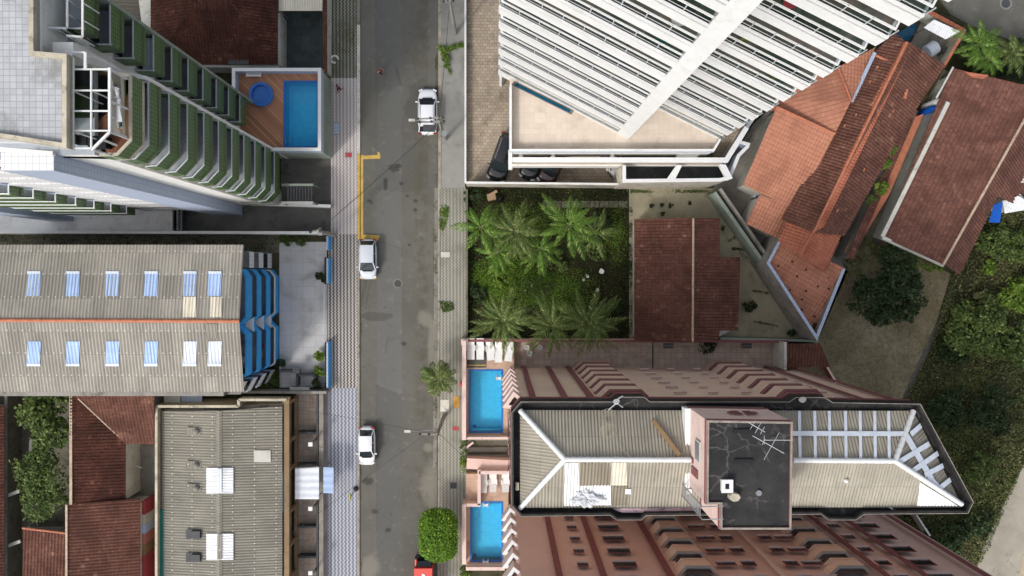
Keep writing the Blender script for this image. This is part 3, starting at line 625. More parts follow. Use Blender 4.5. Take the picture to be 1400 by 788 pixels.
# ---------------------------------------------------------------- building kit
def band(mb, pts, w, z0, z1, m, closed=False, side=None, bottom=True):
    """wall of thickness w to the LEFT of a plan path (negative = right), mitred corners"""
    pts = [V(p[0], p[1], 0) for p in pts]; n = len(pts); off = []
    for i in range(n):
        a = pts[i-1] if (i > 0 or closed) else None; b = pts[(i+1) % n] if (i < n-1 or closed) else None
        ns = []
        if a is not None: d = (pts[i]-a).normalized(); ns.append(V(-d.y, d.x, 0))
        if b is not None: d = (b-pts[i]).normalized(); ns.append(V(-d.y, d.x, 0))
        if len(ns) == 2: mm = (ns[0]+ns[1]); mm.normalize(); k = 1/max(.35, mm.dot(ns[0])); off.append(pts[i]+mm*w*k)
        else: off.append(pts[i]+ns[0]*w)
    side = side or m; s = lambda p, z: V(p.x, p.y, z); fl = w < 0
    def quad(q, mm): mb.poly(q[::-1] if fl else q, mm)
    for i in range(n if closed else n-1):
        j = (i+1) % n; a, b, c_, d = pts[i], pts[j], off[j], off[i]
        quad([s(a, z1), s(b, z1), s(c_, z1), s(d, z1)], m); quad([s(a, z0), s(b, z0), s(b, z1), s(a, z1)], side); quad([s(c_, z0), s(d, z0), s(d, z1), s(c_, z1)], side)
        if bottom: quad([s(d, z0), s(c_, z0), s(b, z0), s(a, z0)], side)
    if not closed:
        for i, k in ((0, 0), (n-1, 1)):
            a, d = pts[i], off[i]; q = [s(d, z0), s(a, z0), s(a, z1), s(d, z1)]; quad(q[::-1] if k else q, side)
    return off
def gp(L): return [g(x, y) for x, y in L]
def up(L, z): return [V(p.x, p.y, z) for p in L]
def px3(L): return [P(x, y, h) for x, y, h in L]
def flat(L, h): return [P(x, y, h) for x, y in L]
def part(name, mb, parent): return mb.build(name, parent)
def wallbox(mb, px0, px1, h, z0, w, m, side=None):
    """free wall: its top edge runs between two picture points at height h"""
    a, b = P(*px0, h), P(*px1, h); d = (b-a).normalized(); nn = V(-d.y, d.x, 0)*w/2
    mb.prism([a-nn, b-nn, b+nn, a+nn], z0, m, side)
def wall_thing(name, label, runs, h, w, m, side=None, z0=0, cat='wall', group=None, cap=None):
    mb = MB(); 
    for a, b in runs: wallbox(mb, a, b, h, z0, w, M[m], M[side] if side else None)
    o = P(*runs[0][0], h); return single(name, mb, label, cat, (o.x, o.y, z0), group)
def ridge_caps(mb, p, q, m, step=.42, r=.13):
    p, q = Vector(p), Vector(q); n = max(1, int((q-p).length/step)); d = (q-p)/n
    for i in range(n): 
        a = p+d*i; b = p+d*(i+1.06); mb.tube([a+V(0, 0, .0), b+V(0, 0, .015)], [r*1.08, r*.94], m, 8, True, True)
# ================================================================ green apartment block
def green_block():
    t = thing('apartment_block', 'tall apartment block with dark green tiled balconies and a white tiled roof terrace', 'apartment block', g(250, 220, 0))
    mb = MB(); core = gp([(100, 150), (346, 150), (346, 200), (361, 202), (361, 211), (378, 214), (378, 270), (366, 282), (331, 281), (331, 294), (300, 294), (300, 285), (100, 285)])
    mb.prism(up(core[:5]+[g(361, 281)]+core[8:9]+[g(331, 281), g(300, 285), g(100, 285)], 31.4), 0, M['balcfloor'], M['white']); part('wall', mb, t)
    mb = MB(); mb.prism(up(gp([(361, 211), (378, 214), (378, 270), (366, 282), (361, 281)]), 29.2), 0, M['balcfloor'], M['offwhite']); mb.prism(up(gp([(346, 201.5), (361.4, 201.5), (361.4, 211), (346, 211)]), 33.6), 29, M['white']); part('wall', mb, t)
    # end fin at the north end of the street side
    mb = MB(); mb.prism(up(gp([(346, 150), (365, 152), (365, 155), (346, 154)]), 33), 0, M['palegreen']); part('end_fin', mb, t)
    mb = MB(); mb.prism(up(gp([(290, 280), (331.3, 280), (331.3, 294.3), (290, 294.3)]), 31.7), 0, M['whitetile'], M['bluetile']); part('stair_pier', mb, t)
    # roof terrace
    h = 34.6; roof = flat([(-150, -220), (50, -220), (50, 72), (95, 76), (95, 204), (0, 189), (-150, 182)], h)
    mb = MB(); mb.slab(roof, .5, M['roofgrid'], M['white']); part('roof', mb, t)
    mb = MB(); mb.prism(up(gp([(100, 150), (340, 150), (340, 205), (338, 208), (338, 272), (100, 272)]), 34.0), 31.3, M['white'], M['white']); part('penthouse_wall', mb, t)
    mb = MB(); band(mb, ccw(roof), .22, h-.3, h+.28, M['cream'], True); part('roof_parapet', mb, t)
    mb = MB(); mb.slab(flat([(-60, 203), (72, 212), (72, 207), (-60, 197)], 33.0), .3, M['white']); part('roof_ledge', mb, t)
    # street-side strip A (set back) and strip B (forward, one chamfered end)
    lev = [30.0-2.8*k for k in range(10)]
    def balcony(path, back, rh, tile, railm, floor=M['balcfloor'], ph=1.62, extra=None):
        mb = MB(); w = .13; band(mb, path, w, rh-ph, rh-.10, tile); poly = [V(p.x, p.y, rh-1.12) for p in path+back]; mb.slab(poly, .2, floor, M['oliveedge']); b = part('balcony', mb, t)
        mb = MB(); band(mb, path, w*.55, rh-.06, rh+.02, railm)
        for i in range(len(path)-1):
            n = max(1, int((path[i+1]-path[i]).length/1.1))
            for k in range(n+1):
                p = path[i].lerp(path[i+1], k/n); d = (path[i+1]-path[i]).normalized(); p = p+V(-d.y, d.x, 0)*.05; mb.box((p.x, p.y, rh-.08), (.05, .05, .12), railm)
        mb.build('railing', b); return b
    A = gp([(344, 188.5), (364, 188.5), (364, 155)]); Ab = gp([(345, 155)])
    B = gp([(374, 282.5), (384, 281.5), (395, 270), (395, 218), (378, 216)]); Bb = gp([(377, 220), (377, 270), (368, 281)])
    for i, rh in enumerate([32.9]+lev):
        if rh > 5.3: balcony(A, Ab, rh, M['greentile'], M['rail'])
    for rh in lev: balcony(B, Bb, rh, M['greentile'], M['rail'])
    for i, rh in enumerate(lev):
        m2 = MB(); z = rh-1.1
        m2.box((g(346.4, 172).x, g(346, 172).y, z+1.05), (.06, 1.5, 2.1), M['glass']); part('door', m2, t)
        m2 = MB(); m2.box((g(378.6, 240).x, g(378, 240).y, z+1.05), (.06, 2.2, 2.1), M['glass']); part('door', m2, t)
    mb = MB(); mb.prism(up(gp([(361, 209), (378, 215), (395, 217.5), (395, 214.5), (379, 211), (361, 205)]), 30.2), 0, M['white'], M['white']); part('end_fin', mb, t)
    # lilac curtain/awning on one balcony of strip A
    mb = MB(); r_ = lev[2]; mb.slab([V(p.x, p.y, r_-.55) for p in gp([(352, 156), (361, 156), (362, 163), (359, 172), (363, 180), (361, 187), (350, 187)])], .1, M['skypale'], M['plastic']); part('awning', mb, t)
    # top of strip B: conservatory terrace
    f = 31.0; mb = MB(); pth = gp([(371, 284), (385, 283.5), (396, 272), (396, 221), (361, 212)]); mb.slab([V(p.x, p.y, f) for p in pth+gp([(330, 282), (330, 212)])], .3, M['brownfloor'], M['cream']); band(mb, pth, .12, f-.02, f+1.15, M['greentile'], False, M['greentile']); band(mb, [p for p in pth], .16, f+1.15, f+1.25, M['cream']); part('terrace_parapet', mb, t)
    mb = MB(); x0, x1, y0, y1 = g(362, 0).x, g(382, 0).x, g(0, 271).y, g(0, 222).y
    mb.box((g(344, 0).x, (y0+y1)/2, f+.02), (1.6, abs(y0-y1), .03), M['beige']); part('terrace_strip', mb, t)
    cs = MB(); hz = 34.2
    ys = [P(0, y, hz).y for y in (71, 95, 125, 153, 180, 205)]
    ys = [76, 95, 124, 152, 179, 203]
    xa, xb, xc = 98, 125, 150
    W = lambda a, b_, w=.07: cs.bar(a, b_, w, .10 if abs(a.x-b_.x) > abs(a.y-b_.y) else .12, M['white2'])
    def Q(x, y): return P(x, y, hz)
    for y in ys[1:]: W(Q(xa, y), Q(xc if y < 190 else 126, y))
    W(Q(xa, 72), Q(117, 72)); W(Q(117, 72), Q(117, 95), .14); W(Q(98, 72), Q(98, 205)); W(Q(125, 95), Q(125, 205)); W(Q(150, 93), Q(150, 181), .12); W(Q(150, 181), Q(126, 205), .12)
    low = lambda x, y: P(x, y, f+1.3)
    for (a, b_) in (((150, 95), (172, 108)), ((150, 118), (171, 128)), ((150, 140), (171, 147)), ((150, 160), (171, 167)), ((150, 181), (173, 188)), ((140, 191), (160, 199)), ((126, 205), (150, 212)), ((117, 74), (146, 85))): W(Q(*a), low(*b_), .045)
    for p in ((98, 74), (98, 124), (98, 179), (150, 95), (150, 138), (150, 181), (126, 205), (125, 124)): q = Q(*p); cs.bar(V(q.x, q.y, f), q, .06, .06, M['white2'], up=V(0, 1, 0))
    cf = part('conservatory', cs, t)
    gm = MB(); gm.poly([Q(xa, 95)-V(0, 0, .05), Q(xc, 95)-V(0, 0, .05), Q(xc, 181)-V(0, 0, .05), Q(126, 204)-V(0, 0, .05), Q(xa, 204)-V(0, 0, .05)][::-1], M['clear']); gm.poly([Q(150, 95), low(172, 108), low(173, 188), Q(150, 181)], M['clear']); gm.build('glass', cf)
    # furniture seen through the glass
    for p, sz, mm in (((112, 112), (1.0, 1.2, .5), 'trim'), ((112, 140), (1.1, 1.6, .6), 'leafdark'), ((137, 195), (.8, .6, .7), 'navy'), ((113, 192), (.5, .5, .6), 'trim')):
        q = P(*p, f+.5); m2 = MB(); m2.box((q.x, q.y, f+.05+sz[2]/2), sz, M[mm]); m2.box((q.x-sz[0]*.4, q.y, f+.05+sz[2]*.8), (sz[0]*.2, sz[1], sz[2]*1.2), M[mm]); single('terrace_seat', m2, {112: 'dark seat under the glass roof terrace frame, nearest the street corner' if p[1] == 112 else 'green seat in the middle of the glass-roofed terrace', 137: 'dark blue chair by the slanted end of the glass-roofed terrace', 113: 'small black chair at the lower left of the glass-roofed terrace'}[p[0]], 'seat', (q.x, q.y, f+.05))
    # corner terrace at the top of strip A
    mb = MB(); mb.slab([V(p.x, p.y, 31.6) for p in gp([(345, 130), (364, 130), (364, 188), (346, 188)])], .3, M['bluetile']); part('corner_terrace', mb, t)
    mb = MB()
    for a, b_ in (((113, -20), (113, 51)), ((113, 51), (91, 49)), ((92, -20), (92, 39)), ((92, 39), (66, 38))):
        q0, q1 = P(*a, 33.3), P(*b_, 33.3); mb.bar(q0, q1, .1, .08, M['white2'])
        for k in range(4): q = q0.lerp(q1, k/3); mb.bar(q, V(q.x, q.y, 31.6), .05, .05, M['white2'], up=V(0, 1, 0))
    part('terrace_railing', mb, t)
    # south side: tile bands, windows, side balcony stack
    for k in range(10):
        z = 1.0+2.8*k
        mb = MB(); a, b_ = g(206, 285), g(300, 285); mb.box(((a.x+b_.x)/2, a.y-.14, z+.45), (b_.x-a.x, .26, 1.5), M['whitetile']); part('spandrel', mb, t)
        for xx in (226, 256, 282): m2 = MB(); q = g(xx, 285); m2.box((q.x, q.y-.04, z+1.75), (1.3, .08, 1.0), M['glass']); part('window', m2, t)
    S = gp([(110, 298), (206, 298), (206, 285)]); Sb = gp([(110, 285)])
    for rh in [21.6-2.8*k for k in range(7)]: balcony(S, Sb, rh, M['greentile'], M['white2'])
    mb = MB(); mb.prism(up(gp([(200, 284.5), (206.4, 284.5), (206.4, 289), (200, 289)]), 24), 0, M['bluetile']); part('end_fin', mb, t)
    mb = MB(); mb.prism(up(gp([(70, 296), (100, 296), (100, 303), (70, 303)]), 12.5), 0, M['bluetile']); part('stair_pier', mb, t)
    # ground storey entrance
    mb = MB()
    for k in range(9): p, q = P(404, 254+k*0, 2.2), None
    mb = MB(); mb.prism(up(gp([(345, 155), (372, 155), (372, 212), (385, 268), (385, 282), (345, 282)]), 3.6), 0, M['conc_mid'], M['offwhite']); part('plinth', mb, t)
    return t
green_block()
def pergola():
    t = thing('entrance_pergola', 'grey slatted entrance pergola beside the ramp of the green block', 'pergola', g(405, 265)); mb = MB()
    for k in range(9): x = 394+k*4; mb.bar(P(x, 252, 2.6), P(x, 277, 2.6), .12, .1, M['darkmetal'])
    mb.bar(P(385, 253, 2.6), P(428, 253, 2.6), .2, .18, M['palegreen']); mb.bar(P(385, 277.5, 2.6), P(428, 277.5, 2.6), .22, .2, M['offwhite']); part('slats', mb, t)
    for x, y in ((386, 253), (428, 253), (386, 277.5), (428, 277.5)): m2 = MB(); p = P(x, y, 2.55); m2.bar(V(p.x, p.y, 0), p, .14, .14, M['metal'], up=V(0, 1, 0)); part('post', m2, t)
pergola()
wall_thing('boundary_wall', 'low white wall between the dark ramp and the grey forecourt', [((360, 279), (452, 282))], .9, .28, 'white', 'offwhite')
wall_thing('boundary_wall', 'long white capped wall along the driveway above the blue building', [((-300, 316.5), (448, 318.5))], 1.8, .25, 'white', 'offwhite')
def gate():
    t = thing('driveway_gate', 'dark lattice gate across the driveway of the green block', 'gate', g(246, 297)); mb = MB()
    for x in (241.5, 249): mb.bar(P(x, 285, .9), P(x, 316, .9), .1, 1.6, M['darkmetal'])
    part('gate_frame', mb, t); mb = MB()
    for k in range(8): mb.bar(P(241.5, 286+k*4, 1.5), P(249, 289+k*4, 1.5), .07, .06, M['metal']); mb.bar(P(249, 286+k*4, 1.5), P(241.5, 289+k*4, 1.5), .07, .06, M['metal'])
    part('lattice', mb, t)
gate()
# ================================================================ swimming-pool kit
def pool(x0, y0, x1, y1, h, label, m='pooltile', depth=1.35, group=None, dk_=None, hole=None):
    """basin let into a deck at height h: rim, basin, water; returns the thing"""
    t = thing('swimming_pool', label, 'swimming pool', P((x0+x1)/2, (y0+y1)/2, h), group)
    c4 = ccw(flat(rect(x0, y0, x1, y1), h)); mb = MB(); lo = [p-V(0, 0, depth) for p in c4]
    mb.poly([p+V(0, 0, 0) for p in lo], M[m])
    for i in range(4): j = (i+1) % 4; mb.poly([c4[i], c4[j], lo[j], lo[i]], M[m])
    part('basin', mb, t); mb = MB(); band(mb, c4, -.16, h-.12, h+.03, M['poolrim'], True); part('rim', mb, t)
    mb = MB(); mb.poly([p-V(0, 0, .13) for p in c4], M['water']); part('water', mb, t); return t
def deck_with_hole(mb, outer, holes, h, m, t=.15):
    """outer, holes: px rects -> strips around one rectangular hole per column"""
    x0, y0, x1, y1 = outer; hx0, hy0, hx1, hy1 = holes
    for r_ in ((x0, y0, hx0, y1), (hx1, y0, x1, y1), (hx0, y0, hx1, hy0), (hx0, hy1, hx1, y1)): mb.slab(flat(rect(*r_), h), t, m)
def green_pool():
    h = 3.8; t = thing('pool_terrace', 'raised timber pool terrace with white parapet beside the street', 'terrace', g(400, 150))
    mb = MB(); deck_with_hole(mb, (319, 96, 437, 206), (390, 113, 433, 200), h, M['deck']); part('deck', mb, t)
    mb = MB(); o = ccw(flat([(317, 93), (439, 93), (439, 206.5), (317, 206.5)], h+1.0)); band(mb, o, .28, h-.1, h+1.0, M['white'], True, M['bluetile']); 
    part('parapet', mb, t)
    mb = MB(); o2 = ccw(flat([(318, 94), (438.4, 94), (438.4, 206), (318, 206)], h+1.0)); n = 4
    for i in range(4): a, b = o2[i], o2[(i+1) % 4]; mb.poly([V(a.x, a.y, 0), V(b.x, b.y, 0), V(b.x, b.y, h-.1), V(a.x, a.y, h-.1)], M['palegreen'])
    part('retaining_wall', mb, t)
    pool(390, 113, 433, 200, h, 'rectangular blue swimming pool on the raised timber terrace', 'pooltile', 1.3)
    tt = thing('paddling_pool', 'small round deep blue paddling pool on the timber terrace', 'paddling pool', P(358, 130, h)); p = P(358, 130, h); r = 1.02
    mb = MB(); C = lambda rr, z: [V(p.x+rr*math.cos(k*math.pi/20), p.y+rr*math.sin(k*math.pi/20), z) for k in range(40)]
    def ringf(a, b, m):
        for i in range(40): mb.poly([a[i], a[(i+1) % 40], b[(i+1) % 40], b[i]], m)
    ringf(C(1.02, h), C(1.02, h+.34), M['kidpool']); ringf(C(1.02, h+.34), C(.80, h+.34), M['poolrim']); ringf(C(.80, h+.34), C(.80, h+.02), M['kidpool']); mb.poly(C(.80, h+.02), M['kidpool']); part('basin', mb, tt)
    mb = MB(); mb.poly(C(.80, h+.22), M['water']); part('water', mb, tt)
    b = thing('bench', 'white slatted bench by the parapet of the timber pool terrace', 'bench', P(346, 100, h)); mb = MB()
    for y in (98.4, 100, 102.6, 104): q0, q1 = P(336, y, h+.45), P(357, y, h+.45); mb.bar(q0, q1, .09, .04, M['plastic'])
    part('seat', mb, b)
    for x in (338, 355): m2 = MB(); q = P(x, 101, h+.42); m2.box((q.x, q.y, h+.21), (.06, .4, .42), M['plastic']); part('leg', m2, b)
    l = thing('pool_ladder', 'small white ladder at the lower left of the terrace pool', 'ladder', P(395, 191, h)); mb = MB()
    for dx in (393, 398): q = P(dx, 194, h); mb.tube([q+V(0, -.3, 0), q+V(0, -.25, .6), q+V(0, .2, .6), q+V(0, .25, -.3)], .025, M['metal'], 6)
    part('handrail', mb, l)
green_pool()
# ================================================================ houses at the top left
def hip(mb, pts, m, pitch=.28, amp=.035): mb.corr(px3(pts), m, pitch, amp, 5)
def top_house():
    t = thing('tiled_house', 'house under a dark red hipped tile roof beside the slate court', 'house', g(290, 40)); e, r = 3.0, 4.7
    mb = MB(); mb.prism(flat([(170, -160), (376, -160), (376, 84), (200, 84)], e-.15), 0, M['offwhite']); part('wall', mb, t)
    mb = MB(); hip(mb, [(206, 89, e), (380, 89, e), (312, 14, r), (262, 14, r)], M['tile_dark']); hip(mb, [(380, 89, e), (380, -160, e), (312, -80, r), (312, 14, r)], M['tile_dark']); hip(mb, [(206, 89, e), (262, 14, r), (262, -80, r), (206, -160, e)], M['tile_dark'])
    hip(mb, [(262, 14, r), (312, 14, r), (312, -80, r), (262, -80, r)], M['tile_dark']); rf = part('roof', mb, t)
    mb = MB(); mb.slab(flat(rect(312, 80, 340, 88), 3.15), .1, M['darkmetal']); part('gutter', mb, t)
top_house()
def shed():
    t = thing('lean_to_roof', 'dark corrugated lean-to between the green block and the red tiled house', 'shed', g(185, 10)); mb = MB(); mb.prism(flat([(140, -120), (200, -120), (200, 48), (160, 36)], 2.5), 0, M['greywall']); part('wall', mb, t)
    mb = MB(); mb.corr(px3([(130, -130, 3.2), (206, -130, 2.7), (206, 52, 2.7), (130, 52, 3.2)]), M['darksheet'], .33, .03); part('roof', mb, t)
shed()
def court_bits():
    t = thing('canopy', 'pale ribbed canopy over the top of the slate court', 'canopy', g(411, 2)); mb = MB(); mb.corr(px3([(381, -80, 2.9), (441, -80, 2.9), (441, 15, 2.6), (381, 15, 2.6)]), M['creamsheet'], .3, .02); part('roof', mb, t)
    for x in (383, 439): m2 = MB(); p = P(x, 13, 2.55); m2.bar(V(p.x, p.y, 0), p, .1, .1, M['metal'], up=V(0, 1, 0)); part('post', m2, t)
    t = thing('boundary_wall', 'street wall with red tile coping beside the slate court', 'wall', g(445, 30)); mb = MB(); wallbox(mb, (444, -120), (444, 96), 2.4, 0, .3, M['offwhite']); part('wall', mb, t)
    mb = MB(); a, b = P(441.5, 0, 2.5), P(447, 0, 2.5); mb.corr([V(a.x, P(0, -120, 2.5).y, 2.62), V(b.x, P(0, -120, 2.5).y, 2.42), V(b.x, P(0, 97, 2.5).y, 2.42), V(a.x, P(0, 97, 2.5).y, 2.62)], M['tile_house'], .28, .03); part('coping', mb, t)
    wall_thing('boundary_wall', 'short pale inner wall between the slate court and the red tiled house', [((381.5, 18), (381.5, 90))], 2.2, .2, 'offwhite')
    wall_thing('boundary_wall', 'grimy side wall under the timber pool terrace', [((250, 90), (382, 91))], 2.0, .25, 'white', 'greywall')
court_bits()
# ================================================================ blue apartment building
def blue_building():
    t = thing('apartment_building', 'low apartment building with blue balconies and a tan corrugated roof with skylights', 'apartment building', g(300, 435)); e, r = 9.7, 11.0
    mb = MB(); mb.prism(up(gp([(40, 346), (352, 346), (352, 521), (40, 521)]), 9.3), 0, M['greywall'], M['greywall']); part('wall', mb, t)
    for nm, y0, y1, a, b in (('n', 335, 439, e, r), ('s', 536, 439, e, r)):
        mb = MB(); mb.corr(px3([(-260, y0, a), (333 if nm == 'n' else 333.5, y0, a), (327, y1, b), (-260, y1-2, b)]), M['beigesheet'], .26, .035); rf = part('roof', mb, t)
        ya, yb, hh = (371, 405, .645) if nm == 'n' else (501, 467, .36)
        z0 = e+(r-e)*(abs(ya-y0)/abs(y1-y0)); z1 = e+(r-e)*(abs(yb-y0)/abs(y1-y0))
        for i, x in enumerate((46, 99.5, 153.5, 206.5, 259.5, 293.5)):
            sl = 2.6 if nm == 'n' else 1.6; sk = -2 if nm == 'n' else 2
            m2 = MB(); mat = M['skypale'] if (nm == 's' and i > 3) else M['skyblue']
            m2.corr([P(x-9-sk*.4, ya, z0+.06), P(x+9-sk*.4, ya, z0+.06), P(x+9+sk*.4, yb, z1+.06), P(x-9+sk*.4, yb, z1+.06)], mat, .26, .035, t=.02); s = m2.build('skylight', rf)
            m2 = MB(); yc = yb if nm == 'n' else ya; zz = (z1 if nm == 'n' else z0)+.075; dz = 4 if nm == 'n' else -4; 
            a_, b_ = P(x-9, ya if nm == 'n' else yb, 0), 0
            y_a, y_b = (ya, ya+3.5) if nm == 'n' else (ya-3.5, ya); y_a, y_b = (371, 374.5) if nm == 'n' else (497.5, 501); za = e+(r-e)*(abs(y_a-y0)/abs(y1-y0))+.1; zb = e+(r-e)*(abs(y_b-y0)/abs(y1-y0))+.1
            m2.slab([P(x-9, y_a, za), P(x+9, y_a, za), P(x+9, y_b, zb), P(x-9, y_b, zb)], .02, M['skypale']); m2.build('skylight_frame', s)
        for x0, x1, ya_, yb_, mm in (((250, 268, 406, 434, 'creamsheet'), (287, 303, 406, 434, 'creamsheet')) if nm == 'n' else ((280, 297, 443, 463, 'greysheet'),)):
            m2 = MB(); f_ = lambda y: e+(r-e)*(abs(y-y0)/abs(y1-y0))+.05; m2.corr([P(x0, ya_, f_(ya_)), P(x1, ya_, f_(ya_)), P(x1, yb_, f_(yb_)), P(x0, yb_, f_(yb_))], M[mm], .26, .035, t=.02); m2.build('roof_sheet', rf)
    mb = MB(); ridge_caps(mb, P(-260, 437, r+.03), P(327, 439.3, r+.03), M['ridge'], .4, .14); part('ridge', mb, t)
    # balconies on the street end: levels at 0, 2.75, 5.5; frieze under the eaves
    path = gp([(354, 507), (378, 498), (381, 494), (381, 447), (371, 437), (381, 427), (381, 378), (374, 369), (354, 369)]); back = gp([(352, 369), (352, 507)])
    def deckp(z): 
        m2 = MB(); m2.slab([V(p.x, p.y, z) for p in path+back], .16, M['balcfloor'], M['blue']); return m2
    for k, z in enumerate((.05, 2.8, 5.55)):
        m2 = deckp(z); band(m2, path, .10, z-.16 if k else z, z+1.06, M['blue'], False, M['blue'])
        b = part('balcony', m2, t); m3 = MB(); band(m3, path, .12 if k == 0 else .06, z+1.065, z+1.10, M['white' if k == 0 else 'blue']); m3.build('railing', b)
    m2 = MB(); band(m2, path, .16, 8.1, 9.45, M['blue']); part('frieze', m2, t)
    for z in (2.0, 4.8, 7.6):      # white plinth wedges between the two bays
        m2 = MB(); a = gp([(366, 437), (381, 446), (381, 428)]); m2.slab(up(a, z+.5 if z < 3 else z), .3, M['white'], M['blue']); part('party_wedge', m2, t)
    m2 = MB(); m2.prism(up(gp([(353, 434), (371, 436.3), (371, 437.7), (353, 440)]), 9.4), 0, M['bluedark']); part('party_wall', m2, t)
    # end panels: white spandrels with grey windows
    for k, z in enumerate((.0, 2.75, 5.5)):
        for ya, yb in ((347, 367), (505, 522)):
            m2 = MB(); xs = (372, 372) if ya < 400 else (377, 368); q = [g(350, ya), g(xs[0], ya), g(xs[1], yb), g(350, yb)]; m2.prism(up(q, z+1.3), z+.05, M['bluetile'], M['whitetile']); part('spandrel', m2, t)
            m2 = MB(); c0 = sum(q, V(0, 0, 0))/4; q2 = [c0+(p-c0)*.93 for p in q]; m2.prism(up(q2, z+2.75), z+1.3, M['conc_mid'], M['glass']); part('window', m2, t)
    for z in (.2, 2.95, 5.7):
        for y in (403, 472):
            m2 = MB(); q = g(352.6, y); m2.box((q.x, q.y, z+1.05), (.06, 2.4, 2.1), M['glass']); part('door', m2, t)
blue_building()
# plants, bins and fence of the blue building's yard
def street_fence():
    for k, (y0, y1, lab) in enumerate(((323, 342, 'short blue and white panel wall by the concrete pole at the pavement'), (353, 388, 'blue and white panel wall with a plant bed behind it'), (468, 531, 'long low blue wall panel beside the two green bushes'))):
        mb = MB(); wallbox(mb, (449.5, y0), (449.5, y1), 1.0, 0, .08, M['blue'], M['blue']); wallbox(mb, (447.4, y0), (447.4, y1), 1.15, 0, .14, M['bluetile'], M['bluetile']); p = g(449.5, y0); single('wall_panel', mb, lab, 'wall', p, 'blue wall panels along the yard')
    t = thing('sliding_gate', 'white rail gate across the grey yard entrance', 'gate', g(446, 428)); mb = MB()
    for x, hh in ((443.2, 1.4), (448.5, .12)): mb.bar(P(x, 389, hh), P(x, 467, hh), .06, .06, M['rail'])
    part('rail', mb, t); mb = MB()
    for k in range(26): q = P(443.2, 390+k*3, 1.4); mb.bar(q, V(q.x, q.y, .1), .025, .025, M['rail'], up=V(0, 1, 0))
    part('bars', mb, t)
    for x0, x1, y0, y1, m in ((443, 451, 320, 326, 'greywall'), (443.5, 446.5, 352, 389, 'darkmetal'), (444, 447, 468, 531, 'greywall')):
        mb = MB(); mb.prism(flat(rect(x0, y0, x1, y1), .6), 0, M['soil'], M[m]); single('planter', mb, {320: 'small grey planter at the top corner of the grey yard', 352: 'dark planter behind the blue panel wall', 468: 'grey planter behind the long low blue wall panel'}[y0], 'planter', g((x0+x1)/2, (y0+y1)/2), 'planters along the yard fence')
street_fence()
def yard_walls():
    t = thing('patio_wall', 'dark framed low walls at the bottom of the grey yard', 'wall', g(400, 515)); mb = MB()
    for a, b in (((382, 507.5), (408, 508.5)), ((406, 508), (406, 528)), ((406, 513.5), (430, 513.5)), ((430, 513.5), (430, 528))): wallbox(mb, a, b, .9, 0, .2, M['darkmetal'])
    part('wall', mb, t); mb = MB(); mb.slab(flat(rect(400, 502, 409.5, 511), 1.4), .1, M['darkmetal']); part('roof_slab', mb, t)
    t = thing('bin_shelter', 'pale flat bench slab with two white bottles in the corner of the grey yard', 'bench', g(409, 531)); mb = MB(); mb.slab(flat(rect(396, 529.5, 423, 534.5), .8), .12, M['offwhite'], M['greywall']); part('top', mb, t)
    for x in (400, 419): m2 = MB(); q = P(x, 532, .7); m2.box((q.x, q.y, .34), (.12, .3, .68), M['greywall']); part('leg', m2, t)
yard_walls()
for x, y, sx, lab in ((391, 327, 1.1, 'low bush at the upper left edge of the grey yard'), (410, 329, 1.0, 'low bush at the top of the grey yard, next to the wall'), (440, 377, .9, 'dark spiky bush behind the blue panel wall'), (437, 486, .9, 'bright green bush behind the long blue wall, upper of two'), (437, 506, .8, 'bright green bush behind the long blue wall, lower of two'), (386, 494, .7, 'small dark bush at the foot of the blue balconies'), (434, 523, .7, 'dark shrub in the bottom corner of the grey yard')):
    p = g(x, y); tree('bush', lab, 'bush', p, [((p.x, p.y, .6), sx*.55, sx*.5, .5), ((p.x+.3*sx, p.y-.2, .5), sx*.4, sx*.4, .4)], 420, .11, M['leafbright'] if 'bright' in lab else (M['leafdark'] if 'dark' in lab else M['leaf']), 'bushes of the grey yard', .04)
tag(ground_leaves('weeds', up([g(-100, 320), g(380, 320), g(380, 344), g(-100, 344)], 0), 2600, .09, M['leafdark'], 'dark weeds growing in the narrow gap beside the corrugated roof'), None, None)
tag(ground_leaves('weeds', up([g(345, 515), g(383, 505), g(383, 531), g(345, 531)], 0), 900, .09, M['leaf'], 'weeds at the foot of the blue building'), None, None)

for x, y, z, s_, m, lab in ((350, 466, 5.6, .28, 'metal', 'grey round pot on the upper blue balcony, nearest the party wedge'), (350, 483, 5.6, .3, 'offwhite', 'pale round pot on the upper blue balcony, lower bay'), (351, 497, 5.6, .26, 'trim', 'dark round pot at the lower end of the upper blue balcony'), (364, 469, 2.85, .26, 'red', 'reddish pot on the middle blue balcony'), (364, 480, 2.85, .28, 'cream', 'cream pot on the middle blue balcony'), (362, 380, 2.85, .26, 'offwhite', 'pale pot on the middle blue balcony, upper bay')):
    p = g(x+12 if z > 5 else x+6, y); mb = MB(); mb.tube([V(p.x, p.y, z), V(p.x, p.y, z+.3), V(p.x, p.y, z+.5)], [s_*.7, s_, s_*.9], M[m], 12); single('plant_pot', mb, lab, 'plant pot', (p.x, p.y, z), 'pots on the blue balconies')
